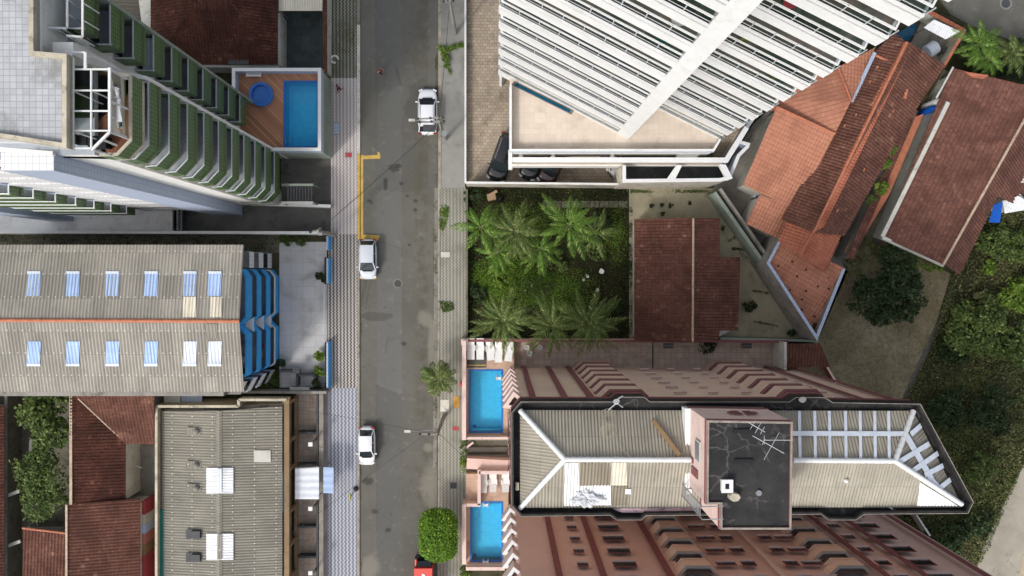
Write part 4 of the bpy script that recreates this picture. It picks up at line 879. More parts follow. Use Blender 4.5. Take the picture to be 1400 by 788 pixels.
# ================================================================ bottom-left quarter
M['canopywhite'] = worn('white canopy sheet', c(222, 226, 232), .06, c(190, 196, 204), .4); M['canopyblue'] = worn('pale blue canopy sheet', c(178, 200, 232), .06)
def grey_building():
    t = thing('workshop_building', 'low building with a grey corrugated roof, white skylights and a brown framed street front', 'building', g(300, 680)); e, r = 3.3, 4.0
    mb = MB(); mb.prism(flat([(216, 560), (388, 552), (388, 1100), (216, 1100)], e-.35), 0, M['greywall'], M['beige']); part('wall', mb, t)
    fx = lambda x: e+(r-e)*(1-abs(x-300)/85)
    mb = MB(); mb.corr(px3([(221, 562, e), (300, 562, r), (300, 1100, r), (221, 1100, e)]), M['greysheet'], .24, .03); rf1 = part('roof', mb, t)
    mb = MB(); mb.corr(px3([(300, 562, r), (386, 556, e), (386, 1100, e), (300, 1100, r)]), M['greysheet'], .24, .03); rf2 = part('roof', mb, t)
    mb = MB(); mb.slab(px3([(296, 562, r+.0), (300, 562, r+.09), (300, 1100, r+.09), (296, 1100, r)]), .03, M['greysheet']); mb.slab(px3([(300, 562, r+.09), (304, 562, r), (304, 1100, r), (300, 1100, r+.09)]), .03, M['greysheet']); part('ridge', mb, t)
    for y0, y1 in ((640, 675), (730, 766)):
        m2 = MB(); m2.corr(px3([(282, y0, fx(282)+.12), (301, y0, r+.14), (301, y1, r+.14), (282, y1, fx(282)+.12)]), M['whitesheet'], .24, .03); m2.corr(px3([(301, y0, r+.14), (319, y0, fx(319)+.12), (319, y1, fx(319)+.12), (301, y1, r+.14)]), M['whitesheet'], .24, .03); s = part('skylight', m2, t)
        m2 = MB(); m2.slab(px3([(297, y0+1, r+.22), (303, y0+1, r+.22), (303, y1-1, r+.22), (297, y1-1, r+.22)]), .03, M['skypale' if y0 < 700 else 'greysheet']); m2.build('skylight_ridge', s)
    for y in (590, 636, 667):
        p = P(269, y, fx(269)); m2 = MB(); m2.tube([p, p+V(0, 0, .25), p+V(0, 0, .3)], [.26, .26, .02], M['conc_mid'], 14); m2.box((p.x-.25, p.y, p.z+.06), (1.3, .7, .03), M['greysheet']); part('roof_vent', m2, t)
    for y in (730, 762):
        p = P(269, y, fx(269)); m2 = MB(); m2.box((p.x, p.y, p.z+.16), (.75, .6, .32), M['darkmetal']); m2.box((p.x-.25, p.y, p.z+.06), (1.3, .8, .03), M['darkmetal']); part('roof_vent', m2, t)
    for x0, y0, x1, y1 in ((347, 616, 370, 632),): m2 = MB(); m2.slab(px3([(x0, y0, fx(x0)+.1), (x1, y0, fx(x1)+.1), (x1, y1, fx(x1)+.1), (x0, y1, fx(x0)+.1)]), .03, M['offwhite']); part('roof_sheet', m2, t)
    mb = MB(); h = 3.9
    for a, b in (((213.5, 1100), (213.5, 556)), ((213.5, 556), (326, 556)), ((326, 556), (326, 547)), ((326, 547), (392, 547))): wallbox(mb, a, b, h, 0 if a[0] < 214 else 2.6, .22, M['cream'], M['beige'])
    part('parapet', mb, t)
    mb = MB(); mb.slab(flat([(218.5, 560), (223.5, 560), (223.5, 695), (218.5, 695)], 3.15), .1, M['mossy']); part('gutter', mb, t)
    mb = MB(); mb.slab(flat([(386, 548), (390, 548), (390, 1100), (386, 1100)], 3.1), .1, M['mossy']); part('gutter', mb, t)
    # street front: brown frame, glass behind
    mb = MB(); H1, H0 = 3.6, .55; x1, x0 = 392.5, 405
    mb.bar(P(x1, 543, H1), P(x1, 1100, H1), .42, .3, M['brownbeam']); mb.bar(P(x0, 541, H0), P(x0, 1100, H0), .3, .3, M['brownbeam']); 
    bx = P(x0, 600, H0).x
    for y in (545, 596, 634, 690, 735, 778, 830, 880): q = P(x0, y, H0); mb.bar(V(q.x-.02, q.y, 0), V(q.x-.02, q.y, H1), .22, .26, M['brownbeam'], up=V(0, 1, 0))
    part('front_frame', mb, t)
    q0, q1 = P(x0, 545, H0), P(x0, 1100, H0); ys = [545, 596, 634, 690, 735, 778, 830, 880]
    for a, b in zip(ys, ys[1:]):
        m2 = MB(); p0, p1 = P(x0, a, H0), P(x0, b, H0); m2.box((p0.x-.55, (p0.y+p1.y)/2, 1.9), (.06, abs(p1.y-p0.y)-.2, 2.6), M['glass' if a != 634 else 'skyblue']); w = part('window', m2, t); m2 = MB(); m2.box((p0.x-.50, (p0.y+p1.y)/2, 2.0), (.08, abs(p1.y-p0.y)-.22, .10), M['silver']); m2.build('window_frame', w)
grey_building()
tarp = MB(); tarp.slab(flat([(217.5, 697), (223, 697), (223, 1000), (217.5, 1000)], 3.35), .05, M['teal']); single('tarpaulin', tarp, 'long teal tarpaulin strip in the gutter of the grey corrugated roof', 'tarpaulin', P(220, 700, 3.3))
def patio():
    wall_thing('boundary_wall', 'low stained concrete wall along the bottom-left pavement', [((439, 534), (439, 1100))], 1.0, .38, 'greywall', 'greywall')
    for y, lab in ((592, 'dark low partition in the first brown patio bay'), (636, 'dark low partition right above the blue canopy'), (721, 'dark low partition below the blue canopy'), (762, 'dark low partition near the bottom lamp post')):
        wall_thing('partition_wall', lab, [((407, y), (436, y))], .9, .18, 'darkmetal', 'darkmetal', group='partitions of the brown patio')
    wall_thing('boundary_wall', 'thin dark wall along the street edge of the brown patio', [((433.5, 536), (433.5, 636)), ((433.5, 686), (433.5, 1000))], 1.1, .16, 'darkmetal', 'greywall')
    wall_thing('boundary_wall', 'grey wall between the grey yard and the brown patio', [((330, 536.5), (446, 537))], 1.6, .22, 'greywall', 'greywall')
    for y, lab in ((604, 'lamp post with a square white lamp above the blue canopy'), (692, 'lamp post with a square white lamp just below the blue canopy'), (780, 'lamp post with a square white lamp nearest the bottom edge')):
        t = thing('lamp_post', lab, 'lamp post', g(434, y-5), 'lamp posts along the brown patio'); b = g(434, y-5); mb = MB(); tp = P(424.6, y+3.5, 2.6); mb.bar(V(b.x, b.y, 0), V(b.x, b.y, 1.3), .16, .16, M['greywall'], up=V(0, 1, 0)); mb.bar(V(b.x, b.y, 1.3), tp-V(0, 0, .05), .16, .12, M['greywall']); part('post', mb, t); mb = MB(); mb.box((tp.x, tp.y, 2.6), (.36, .36, .22), M['white2']); part('lamp', mb, t)
    t = thing('canopy', 'white and blue sheet canopy across the brown patio', 'canopy', g(420, 660)); mb = MB(); mb.corr(px3([(403.5, 640, 2.7), (436, 639, 2.5), (436, 683, 2.5), (403.5, 683, 2.7)]), M['canopywhite'], .62, .03); part('roof', mb, t)
    for x, y in ((406, 642), (434, 641), (406, 681), (434, 681)): m2 = MB(); p = P(x, y, 2.4); m2.bar(V(p.x, p.y, 0), p, .08, .08, M['metal'], up=V(0, 1, 0)); part('post', m2, t)
    t = thing('canopy', 'small pale blue awning over the pavement gate', 'canopy', g(448, 657)); mb = MB(); mb.corr(px3([(442, 639, 2.5), (456, 639, 2.3), (456, 675, 2.3), (442, 675, 2.5)]), M['canopyblue'], .62, .02); part('roof', mb, t)
    for y in (641, 673): m2 = MB(); p = P(443, y, 2.4); m2.bar(V(p.x, p.y, 0), p, .08, .08, M['metal'], up=V(0, 1, 0)); part('post', m2, t)
patio()
def left_houses():
    e, r = 3.0, 4.6
    t = thing('tiled_house', 'L-shaped house with a dark red tile roof around a small grey court', 'house', g(150, 610)); mb = MB(); mb.prism(flat([(99, 545), (208, 545), (208, 602), (172, 606), (172, 680), (99, 680)], e-.1), 0, M['offwhite']); part('wall', mb, t)
    mb = MB(); hip(mb, [(96, 540, r), (211, 540, r), (211, 607, e), (172, 606, e), (106, 545, r)], M['tile_house']); hip(mb, [(96, 540, r), (106, 545, r), (172, 606, e), (172, 684, e), (97, 690, r)], M['tile_dark']); part('roof', mb, t)
    mb = MB(); ridge_caps(mb, P(107, 545, r+.05), P(172, 606, e+.05), M['paleridge'], .45, .07); part('ridge', mb, t); mb = MB(); mb.bar(P(97, 540, r+.05), P(97, 690, r+.05), .22, .1, M['paleridge']); part('ridge', mb, t)
    t = thing('tiled_house', 'house with a plain dark red tile roof beside the painted strip', 'house', g(140, 740)); mb = MB(); mb.prism(flat([(94, 692), (190, 690), (190, 1000), (94, 1000)], e-.1), 0, M['offwhite']); part('wall', mb, t)
    mb = MB(); hip(mb, [(91, 690, r), (192, 682, e), (192, 1000, e), (91, 1000, r)], M['tile_house']); part('roof', mb, t); mb = MB(); mb.bar(P(91, 690, r+.05), P(91, 1000, r+.05), .18, .1, M['paleridge']); part('ridge', mb, t); mb = MB(); mb.bar(P(92, 691, r+.05), P(191, 683, e+.05), .16, .08, M['tile_dark']); part('ridge', mb, t)
    t = thing('tiled_house', 'small house with an orange-red tile roof at the bottom left', 'house', g(60, 760)); mb = MB(); mb.prism(flat([(33, 725), (88, 730), (88, 1000), (33, 1000)], 2.6), 0, M['greywall']); part('wall', mb, t)
    mb = MB(); hip(mb, [(31, 722, 3.4), (90, 729, 3.4), (90, 1000, 2.8), (31, 1000, 2.8)], M['tile_house']); part('roof', mb, t); mb = MB(); ridge_caps(mb, P(31, 722, 3.45), P(90, 729, 3.45), M['ridge'], .4, .1); part('ridge', mb, t)
    t = thing('tiled_house', 'dark roofed house cut by the left edge beside the alley', 'house', g(-20, 660)); mb = MB(); mb.prism(flat([(-120, 560), (4, 560), (4, 1000), (-120, 1000)], 2.8), 0, M['greywall']); part('wall', mb, t); mb = MB(); hip(mb, [(-120, 555, 4.4), (6, 555, 3.0), (6, 1000, 3.0), (-120, 1000, 4.4)], M['tile_dark']); part('roof', mb, t)
    wall_thing('boundary_wall', 'dark mossy alley wall at the far left edge', [((8, 540), (8, 1000))], 2.2, .25, 'greywall', 'mossy')
    for y, lab in ((676, 'white beam crossing the dark alley, upper of two'), (745, 'white beam crossing the dark alley, lower of two')):
        mb = MB(); mb.bar(P(10, y+2, 2.0), P(28, y-5, 2.0), .28, .12, M['offwhite']); single('cross_beam', mb, lab, 'beam', P(10, y, 2.0), 'white beams over the alley')
    mb = MB(); cols = ['red', 'red', 'offwhite', 'canopyblue', 'rosecloth', 'wood', 'red', 'red']
    y = 686
    for k, (dy, m) in enumerate(zip((9, 9, 14, 12, 15, 15, 30, 30), cols)): mb.prism(flat(rect(193, y, 198.5, y+dy-.3), 2.3), 0, M[m]); y += dy
    single('painted_wall', mb, 'wall top painted in red, white, blue and ochre blocks', 'wall', g(196, 690))
    t = thing('clothesline_post', 'short white rod in the small grey court', 'post', g(185, 638)); mb = MB(); mb.tube([P(181, 635, .9), P(194, 640, 1.5)], .04, M['plastic'], 6); part('rod', mb, t); mb = MB(); p = P(181, 635, .9); mb.tube([V(p.x, p.y, 0), p], .05, M['darkmetal'], 6); part('post', mb, t)
    wall_thing('boundary_wall', 'white edge wall of the small grey court', [((172.5, 606), (172.5, 682))], 2.7, .14, 'offwhite')
    wall_thing('boundary_wall', 'garden wall at the end of the tree plot', [((38, 722), (88, 722))], 1.6, .2, 'greywall', 'mossy')
    t = thing('lean_to_roof', 'pale grey flat shed between the corrugated roof and the beige parapet', 'shed', g(250, 545)); mb = MB(); mb.prism(flat(rect(224, 538, 246, 552), 2.4), 0, M['offwhite'], M['greywall']); part('wall', mb, t); mb = MB(); mb.slab(flat(rect(246.5, 538, 276, 550), 2.2), .1, M['bluetile']); part('roof', mb, t)
left_houses()
def lt(px, py, h): return tuple(P(px, py, h))
b = g(62, 572); tree('garden_tree', 'upper of two leafy green trees between the alley and the tiled house', 'tree', b, [(lt(58, 560, 3.4), 1.6, 1.6, 1.4), (lt(72, 590, 3.6), 1.7, 1.7, 1.5), (lt(45, 565, 3.2), 1.3, 1.2, 1.1), (lt(78, 552, 3.2), 1.3, 1.3, 1.2), (lt(62, 540, 3.2), 1.4, 1.2, 1.2)], 3800, .17, M['leaf'], 'trees beside the left alley')
b = g(62, 660); tree('garden_tree', 'lower and bushier of two trees between the alley and the tiled house', 'tree', b, [(lt(50, 645, 3.6), 1.7, 1.7, 1.5), (lt(72, 655, 3.8), 1.7, 1.8, 1.6), (lt(60, 680, 3.6), 2.0, 1.9, 1.6), (lt(62, 625, 3.4), 1.4, 1.2, 1.2), (lt(48, 690, 3.2), 1.3, 1.2, 1.2)], 4800, .13, M['leaf'], 'trees beside the left alley')
mb = MB(); mb.slab(flat([(40, 602), (46, 600), (43, 624), (39, 624)], .7), .06, M['offwhite']); single('plank', mb, 'pale plank lying between the two garden trees', 'plank', P(42, 610, .6))
p = g(209, 560)
# ================================================================ white apartment tower, upper right
def white_tower():
    t = thing('apartment_tower', 'tall white apartment tower with long stacked balconies and a projecting white fin', 'apartment tower', g(860, 120))
    L0, L1 = g(681, 121), g(830, 198.5); R0, R1 = g(836, 145.5), g(959, 207)
    nL = (L1-L0).normalized(); inn = V(-nL.y, nL.x, 0)        # into the building (up-right)
    dep = 1.75
    core = [L0+inn*dep, L1+inn*dep, R0+inn*dep*1.02, R1+inn*dep, R1+inn*14, L0+inn*14]
    mb = MB(); mb.prism(up(core, 49), 0, M['roofgrid'], M['towerglass']); part('wall', mb, t)
    mb = MB(); f = gp([(829.5, 199), (843.5, 206.5), (871, 152), (857, 145)]); mb.prism(up(f, 50.5), 0, M['white2'], M['white2']); part('fin', mb, t)
    mb = MB(); a = L0-nL*.0; mb.prism(up([L0+inn*.25, L0+inn*.25+nL*.22, L0+inn*14+nL*.22, L0+inn*14], 49.2), 0, M['white2']); part('end_wall', mb, t)
    for k in range(13):
        rh = 7.3+3.27*k
        for s, (p, q) in enumerate(((L0, L1), (R0, R1))):
            d = (q-p).normalized(); mb = MB(); zf = rh-1.05
            fl = [p, q, q+inn*dep, p+inn*dep]; 
            mb.slab(up(fl, zf), .12, M['balc_mix'], M['white2'])
            path = [p, q, q+inn*.9] if s else [p+inn*.5, p, q]
            band(mb, path, .10, rh-2.2, rh-.85, M['white2']); b = part('balcony', mb, t)
            rp = [path[0], p+inn*.1+d*.1, q+inn*.1] if not s else [p+inn*.1, q+inn*.1-d*.1, q+inn*.9-d*.1]
            if not s: rp[0] = p+inn*.5+d*.1
            m2 = MB(); band(m2, rp, .10, rh-.09, rh, M['white2']); band(m2, rp, .03, rh-.63, rh-.60, M['rail']); n = int((q-p).length/1.25)
            for i in range(n+1): r_ = p.lerp(q, i/n)+inn*.14; m2.box((r_.x, r_.y, rh-.42), (.05, .05, .84), M['rail'])
            m2.build('railing', b)
            m2 = MB(); g0, g1 = p+inn*.13, q+inn*.13; m2.poly([V(g0.x, g0.y, rh-.84), V(g1.x, g1.y, rh-.84), V(g1.x, g1.y, rh-.1), V(g0.x, g0.y, rh-.1)], M['railglass']); m2.build('glass_panel', b)
    # podium with terrace
    z = 6.35; ter = flat([(697, 20), (697, 206.5), (977, 206.5), (986, 190), (1000, 150), (900, 60)], z)
    mb = MB(); mb.slab(ter, .25, M['terrace'], M['white']); part('terrace', mb, t)
    mb = MB(); pth = [V(p.x, p.y, 0) for p in flat([(697, 116), (697, 206.5), (977, 206.5), (986, 191)], 7.35)]; band(mb, pth, .16, z-2.0, 7.35, M['white']); band(mb, [p for p in pth], -.05, 6.7, 7.0, M['bluetile']); part('terrace_parapet', mb, t)
    mb = MB(); mb.prism([V(p.x, p.y, z-.3) for p in flat([(700, 20), (700, 196), (960, 196), (985, 150), (900, 40)], z)], 3.2, M['greywall'], M['offwhite']); part('podium', mb, t)
    for x, y in ((703, 200), (760, 200), (830, 200), (900, 200), (960, 198), (703, 150), (703, 100)): m2 = MB(); p = P(x, y, 4.3); m2.box((p.x, p.y, 1.7), (.4, .5, 3.4), M['offwhite']); part('column', m2, t)
    # outer fascia on brackets
    fz = 5.9; path = flat([(697, 222), (995, 222.5), (1024, 176)], fz); mb = MB(); band(mb, path, .42, fz-.35, fz, M['white2']); band(mb, [p+V(0, .12, 0) for p in path], .2, fz-2.3, fz-.35, M['terrace']); band(mb, path, .3, fz-3.6, fz-2.3, M['white']); part('fascia', mb, t)
    for x in (713, 757, 838): m2 = MB(); m2.bar(P(x, 212, 5.2), P(x-5, 221, 5.2), .32, .4, M['white']); part('bracket', m2, t)
    mb = MB(); mb.prism(flat([(925, 211), (958, 211), (950, 217), (925, 217)], 5.3), 4.6, M['white']); mb.bar(P(697.5, 206, 5.6), P(697.5, 232, 5.6), .3, .7, M['white']); part('bracket', mb, t)
    for x in (699, 845): m2 = MB(); p = P(x, 224, 4); m2.box((p.x, p.y, 1.4), (.35, .35, 2.8), M['offwhite']); part('column', m2, t)
    # box structure with two dark light wells
    bz = 5.4; mb = MB(); 
    def wall_run(pts, w=.32, z0=0): 
        q = [V(p.x, p.y, 0) for p in flat(pts, bz)]; band(mb, q, w, z0, bz, M['white2'], False, M['stonewall'])
    wall_run([(851, 226), (851, 250), (985, 248.5), (1001, 244)], .3); part('light_well_wall', mb, t)
    mb = MB(); q = flat([(853, 226), (853, 249), (990, 248), (985, 226)], 3.0); mb.slab(q, .1, M['lightwell']); part('light_well', mb, t)
    mb = MB(); mb.slab(flat([(925, 226), (933, 226), (921, 249), (909, 249)], bz+.02), .3, M['white2']); part('cross_beam', mb, t); mb = MB(); mb.slab(flat([(983, 225), (992, 225), (1002, 244), (994, 247)], bz+.02), .4, M['white2']); part('cross_beam', mb, t)
    mb = MB(); q = flat([(1000, 243), (1012, 214), (1024, 202), (1026, 196), (1012, 192), (1016, 186), (1034, 160), (1066, 118)], 4.6); band(mb, [V(p.x, p.y, 0) for p in q], .3, 1.2, 4.6, M['white2'], False, M['bluetile']); part('side_ledge', mb, t)
    mb = MB(); mb.slab(flat([(996, 224), (1030, 170), (1058, 128), (1062, 124), (1034, 164), (1014, 196), (1000, 240)], 3.4), .2, M['darkmetal']); part('side_gutter', mb, t)
    mb = MB(); mb.slab(flat([(985, 192), (1000, 168), (1024, 174), (996, 221), (975, 221), (975, 212)], 3.5), .2, M['paver_tan']); part('side_terrace', mb, t)
    # pool slot on the terrace
    mb = MB(); mb.slab(flat([(699, 116), (781, 157), (785, 151), (703, 111)], z+.05), .05, M['conc_mid']); part('pool_kerb', mb, t)
    m2 = MB(); m2.slab(flat([(703, 117), (778, 154), (780, 151), (706, 114)], z+.12), .05, M['lapwater']); part('lap_pool', m2, t)
M['towerglass'] = worn('dark tower glazing', c(52, 62, 60), .3, rough=.2, spec=.5, bump=0)
def bm():
    q = G('balcony floor mixed', .7, .3); a = q.noise(.22, 3, .6); b = q.noise(.6, 3, .6); base = q.mix(q.ss(a, .4, .6), c(128, 112, 104), c(58, 72, 64)); base = q.mix(q.ss(b, .5, .62), base, c(104, 102, 96)); q.col(base); return q.mat
M['balc_mix'] = bm()
M['railglass'] = clear_glass('rail glass', (.55, .64, .62, 1), 1.06); M['lightwell'] = worn('dark glass floor', c(50, 52, 54), .5, c(90, 92, 92), .5, .6, .3); M['lapwater'] = worn('narrow dark blue water', c(24, 84, 112), .2, rough=.1, spec=.5, bump=0)
white_tower()
wall_thing('boundary_wall', 'long white capped boundary wall between the car park and the palm garden', [((637, 249.8), (850, 252))], 2.7, .18, 'white2', 'stonewall')
wall_thing('boundary_wall', 'thin white kerb wall between the pavement and the car park', [((636.2, -300), (636.2, 250))], .9, .16, 'white2', 'offwhite')
def balcony_things():
    fr = {0: (g(681, 121), g(830, 198.5)), 1: (g(836, 145.5), g(959, 207))}
    for sec, px, k, kind, m, lab in ((1, 1016, 6, 'balcony_plant', 'leafbright', 'yellow-green plant on a right-hand balcony of the white tower close to the fin'), (1, 1075, 8, 'balcony_towel', 'red', 'faded red cloth over a chair on an upper right balcony of the white tower'), (0, 905, 7, 'balcony_table', 'teal', 'teal table on an upper left balcony of the white tower near the fin'), (0, 860, 6, 'balcony_plant', 'leafdark', 'dark plant on a left-hand balcony of the white tower'), (1, 1056, 5, 'balcony_plant', 'leaf', 'green plant on a lower right balcony of the white tower'), (0, 925, 8, 'balcony_table', 'plastic', 'white table on the topmost visible left balcony of the white tower'), (1, 1125, 9, 'balcony_plant', 'leaf', 'green plant high up on the right-hand balconies of the white tower')):
        zf = 7.3+3.27*k-1.05; a, b = fr[sec]; d = (b-a).normalized(); nn = V(-d.y, d.x, 0); best = min((abs(P(px, y, zf).y-((a+nn*.75).y+d.y/d.x*(P(px, y, zf).x-(a+nn*.75).x))), y) for y in range(-300, 300, 2)); q = P(px, best[1], zf)
        if kind == 'balcony_plant': t = thing(kind, lab, 'plant', q); mb = MB(); mb.tube([q, q+V(0, 0, .35)], [.14, .2], M['ridge'], 10); part('pot', mb, t); leafcloud('foliage', [((q.x, q.y, q.z+.65), .35, .35, .35)], 160, .11, M[m], t)
        elif kind == 'balcony_table':
            t = thing(kind, lab, 'table', q); mb = MB(); mb.slab([V(q.x+.45*math.cos(i*.5236), q.y+.45*math.sin(i*.5236), zf+.74) for i in range(12)], .04, M[m]); part('top', mb, t); mb = MB(); mb.tube([q, q+V(0, 0, .7)], .05, M['metal'], 8); part('leg', mb, t)
        else:
            t = thing(kind, lab, 'chair', q); mb = MB(); mb.box((q.x, q.y, zf+.42), (.6, .55, .08), M[m]); mb.box((q.x, q.y+.27, zf+.68), (.6, .07, .5), M[m]); part('cover', mb, t)
            for sx in (-.24, .24):
                for sy in (-.2, .2): m2 = MB(); m2.box((q.x+sx, q.y+sy, zf+.19), (.05, .05, .38), M['trim']); part('leg', m2, t)
balcony_things()
# ================================================================ palm garden and house
def mid_house():
    t = thing('tiled_house', 'maroon tiled bungalow with a pale ridge on the cracked cement yard', 'house', g(930, 385)); e, r = 3.0, 4.3
    mb = MB(); mb.prism(flat([(872, 305), (980, 305), (980, 356), (1006, 356), (1006, 448), (980, 462), (872, 462)], e-.25), 0, M['offwhite']); part('wall', mb, t)
    ex = lambda x: r-(x-948)*(r-e)/64
    mb = MB(); hip(mb, [(867, 300, e), (948, 298, r), (947, 467, r), (867, 465, e)], M['tile_house']); hip(mb, [(948, 298, r), (984, 299, ex(984)), (984, 353, ex(984)), (948, 353, r)], M['tile_house']); hip(mb, [(948, 353, r), (1012, 352, ex(1012)), (1009, 452, ex(1012)), (947.5, 452, r)], M['tile_house']); hip(mb, [(947.5, 452, r), (984, 452, ex(984)), (982, 466, ex(984)), (947, 467, r)], M['tile_house']); part('roof', mb, t)
    mb = MB(); ridge_caps(mb, P(948, 299, r+.04), P(947, 467, r+.04), M['paleridge'], .42, .1); part('ridge', mb, t)
mid_house()
for a, b, lab in (((640, 466), (1078, 467), 'long dark pink wall along the palm garden and the brown tower court'),): wall_thing('boundary_wall', lab, [(a, b)], 1.6, .22, 'maroon', 'pinkred')
def green_wall():
    wall_thing('boundary_wall', 'mossy green diagonal wall beside the cracked cement yard', [((977, 263), (1046, 362)), ((1046, 362), (1118, 466))], 2.4, .3, 'palegreen', 'palegreen')
    wall_thing('boundary_wall', 'pale inner wall of the narrow alley along the green wall', [((985, 258), (1056, 360)), ((1056, 360), (1116, 462))], 2.6, .2, 'greywall', 'greywall')
    wall_thing('boundary_wall', 'low green wall at the foot of the cracked yard', [((985, 463), (1118, 466.5))], 1.5, .2, 'palegreen', 'palegreen')
green_wall()
for k, (x, y, s) in enumerate(((890, 282, .2), (904, 281, .18), (916, 282, .22), (943, 278, .18), (905, 293, .2), (987, 312, .2))):
    p = g(x, y); tree('bush', ['tuft of weeds in a crack above the bungalow roof', 'round dark weed above the bungalow roof'][k > 2] if k < 4 else ('weed tuft right above the upper edge of the bungalow roof' if k == 4 else 'lone dark weed right of the bungalow roof'), 'weed', p, [((p.x, p.y, .15), s, s, .15)], 60, .08, M['leafdark'], 'weeds on the cracked yard', .015, limbs=1)
def yard_veg():
    for x, y, s, n, lab in ((1022, 420, .8, 500, 'dark shrub growing from the cracked yard right of the bungalow'), (966, 474, 1.1, 600, 'dark shrub on the tower court below the pink wall'), (1078, 456, .5, 260, 'small shrub in the pointed corner of the cracked yard')):
        p = g(x, y); tree('shrub', lab, 'shrub', p, [((p.x, p.y, .4), s*.9, s*.7, .35), ((p.x+s*.5, p.y+s*.4, .3), s*.5, s*.5, .25)], n, .10, M['leafdark'], None, .03)
    for a, b in (((1000, 340), (1022, 342)), ((1010, 345), (1050, 376)), ((995, 330), (1018, 318)), ((1028, 398), (1060, 402)), ((1030, 440), (1064, 446)), ((1050, 376), (1060, 390))):
        A, B_ = g(*a), g(*b); d = (B_-A); nn = V(-d.y, d.x, 0).normalized()*.12
        tag(ground_leaves('crack_weeds', [A-nn, B_-nn, B_+nn, A+nn], 130, .07, M['leafdark'], 'weeds along a crack in the cement yard', z=.03, hvar=.08), None, None)
    tag(ground_leaves('crack_weeds', gp([(856, 262), (864, 262), (864, 466), (856, 466)]), 900, .08, M['leafdark'], 'weeds along the left edge of the cement yard', z=.04, hvar=.15, dens=lambda x, y: bumpy(x, y, 1.6)**2), None, None)
    tag(ground_leaves('crack_weeds', gp([(862, 260), (985, 260), (985, 264), (862, 264)]), 500, .08, M['leaf'], 'weeds at the foot of the white tower wall', z=.04, hvar=.15, dens=lambda x, y: bumpy(x, y, 1.2)**2), None, None)
yard_veg()
gpoly = gp([(638, 259), (858, 259), (858, 465), (638, 465)])
def blob_d(px, py, rx, ry):
    p = g(px, py); return lambda x, y: np.clip(1.25-((x-p.x)/rx)**2-((y-p.y)/ry)**2, 0, 1)
gA, gB, gC, gD = blob_d(695, 385, 3.6, 2.6), blob_d(770, 400, 3.2, 2.4), blob_d(840, 320, 1.2, 3.0), blob_d(720, 300, 5, 1.6)
ground_leaves('garden_grass', gpoly, 26000, .065, M['grassm'], 'bright green grass and weeds in the middle of the palm garden', 'grass', .05, .6, lambda x, y: np.clip(1.0*gA(x, y)+.55*gB(x, y)+.35*gC(x, y)+.3*gD(x, y), .04, 1)*(.3+.7*bumpy(x, y, 1.1)), .55, .3)
ground_leaves('garden_undergrowth', gpoly, 8000, .10, M['leafdark'], 'dark undergrowth across the palm garden', 'undergrowth', .04, .3, lambda x, y: .2+.8*bumpy(x+3, y, .7)**2)
def palm_at(px, py, h, label, nf, L, m, seed, **k):
    tp = P(px, py, h); b = V(tp.x+random.uniform(-.2, .2), tp.y+random.uniform(-.2, .2), 0); palm('palm_tree', label, b, tp, nf, L, m, 'palm tree', 'palms of the garden', seed=seed, **k)
palm_at(688, 438, 5.2, 'dark coconut palm nearest the sun loungers, left one of the lower row', 30, 3.1, M['palm'], 3, droop=.75, width=.36)
palm_at(756, 447, 5.0, 'middle palm of the lower row of three, narrower and yellowish at the heart', 26, 3.0, M['palm'], 5, droop=.85, width=.34)
palm_at(806, 442, 5.2, 'right-hand dark palm of the lower row, beside the bungalow', 30, 3.2, M['palm'], 8, droop=.8, width=.36)
palm_at(657, 312, 4.2, 'bright palm leaning over the pavement at the upper left of the garden', 15, 3.0, M['palm2'], 11, droop=1.1, width=.42)
palm_at(706, 318, 4.4, 'dense dark green palm between the two bright palms of the upper row', 24, 3.1, M['palm'], 14, droop=1.2, width=.4)
palm_at(778, 308, 4.8, 'tallest bright green palm with a yellow heart in the upper row', 18, 3.3, M['palm2'], 17, droop=1.0, width=.42)
palm_at(738, 340, 3.4, 'low half hidden palm between the dense dark palm and the tallest bright one', 16, 2.6, M['palm2'], 41, droop=1.2, width=.4)
palm_at(815, 318, 3.6, 'shaded dark palm right of the tallest bright palm', 16, 2.5, M['palm'], 43, droop=1.2, width=.36)
palm_at(682, 345, 3.2, 'small leaning palm below the upper left palm', 14, 2.3, M['palm2'], 47, droop=1.25, width=.4)
for x, y, s, n, m, lab in ((650, 268, .9, 500, 'leafdark', 'dark bush by the rubbish in the top left garden corner'), (822, 300, 1.1, 700, 'leafdark', 'dark shrub at the top right of the palm garden'), (815, 345, 1.0, 520, 'leaf', 'mid-green shrub by the white rubbish, right of the palms'), (690, 380, 1.3, 1100, 'leafbright', 'broad bright green shrub in the middle of the palm garden'), (735, 395, 1.2, 900, 'leaf', 'rounded green shrub above the lower palm row'), (655, 400, .9, 600, 'leafdark', 'dark shrub against the pavement wall of the garden'), (835, 420, .9, 500, 'leafdark', 'dark shrub beside the bungalow wall'), (760, 360, 1.0, 600, 'leaf', 'loose green shrub under the tallest bright palm')):
    p = g(x, y); tree('shrub', lab, 'shrub', p, [((p.x, p.y, .5), s, s*.9, .5), ((p.x+.5*s, p.y-.4*s, .4), s*.6, s*.6, .4), ((p.x-.5*s, p.y+.3*s, .45), s*.6, s*.5, .4)], n, .11, M[m], 'shrubs of the palm garden', .04)
wall_thing('boundary_wall', 'low mossy wall between the pavement and the palm garden', [((638, 259), (638, 466))], 1.0, .2, 'mossy', 'mossy')
mb = MB(); p = g(672, 270); mb.box((p.x, p.y, .3), (.75, .6, .55), M['cardboard'], .2); mb.box((p.x+.2, p.y+.35, .59), (.7, .25, .02), M['cardboard'], .5); single('cardboard_box', mb, 'open cardboard box in the top left corner of the palm garden', 'box', p)
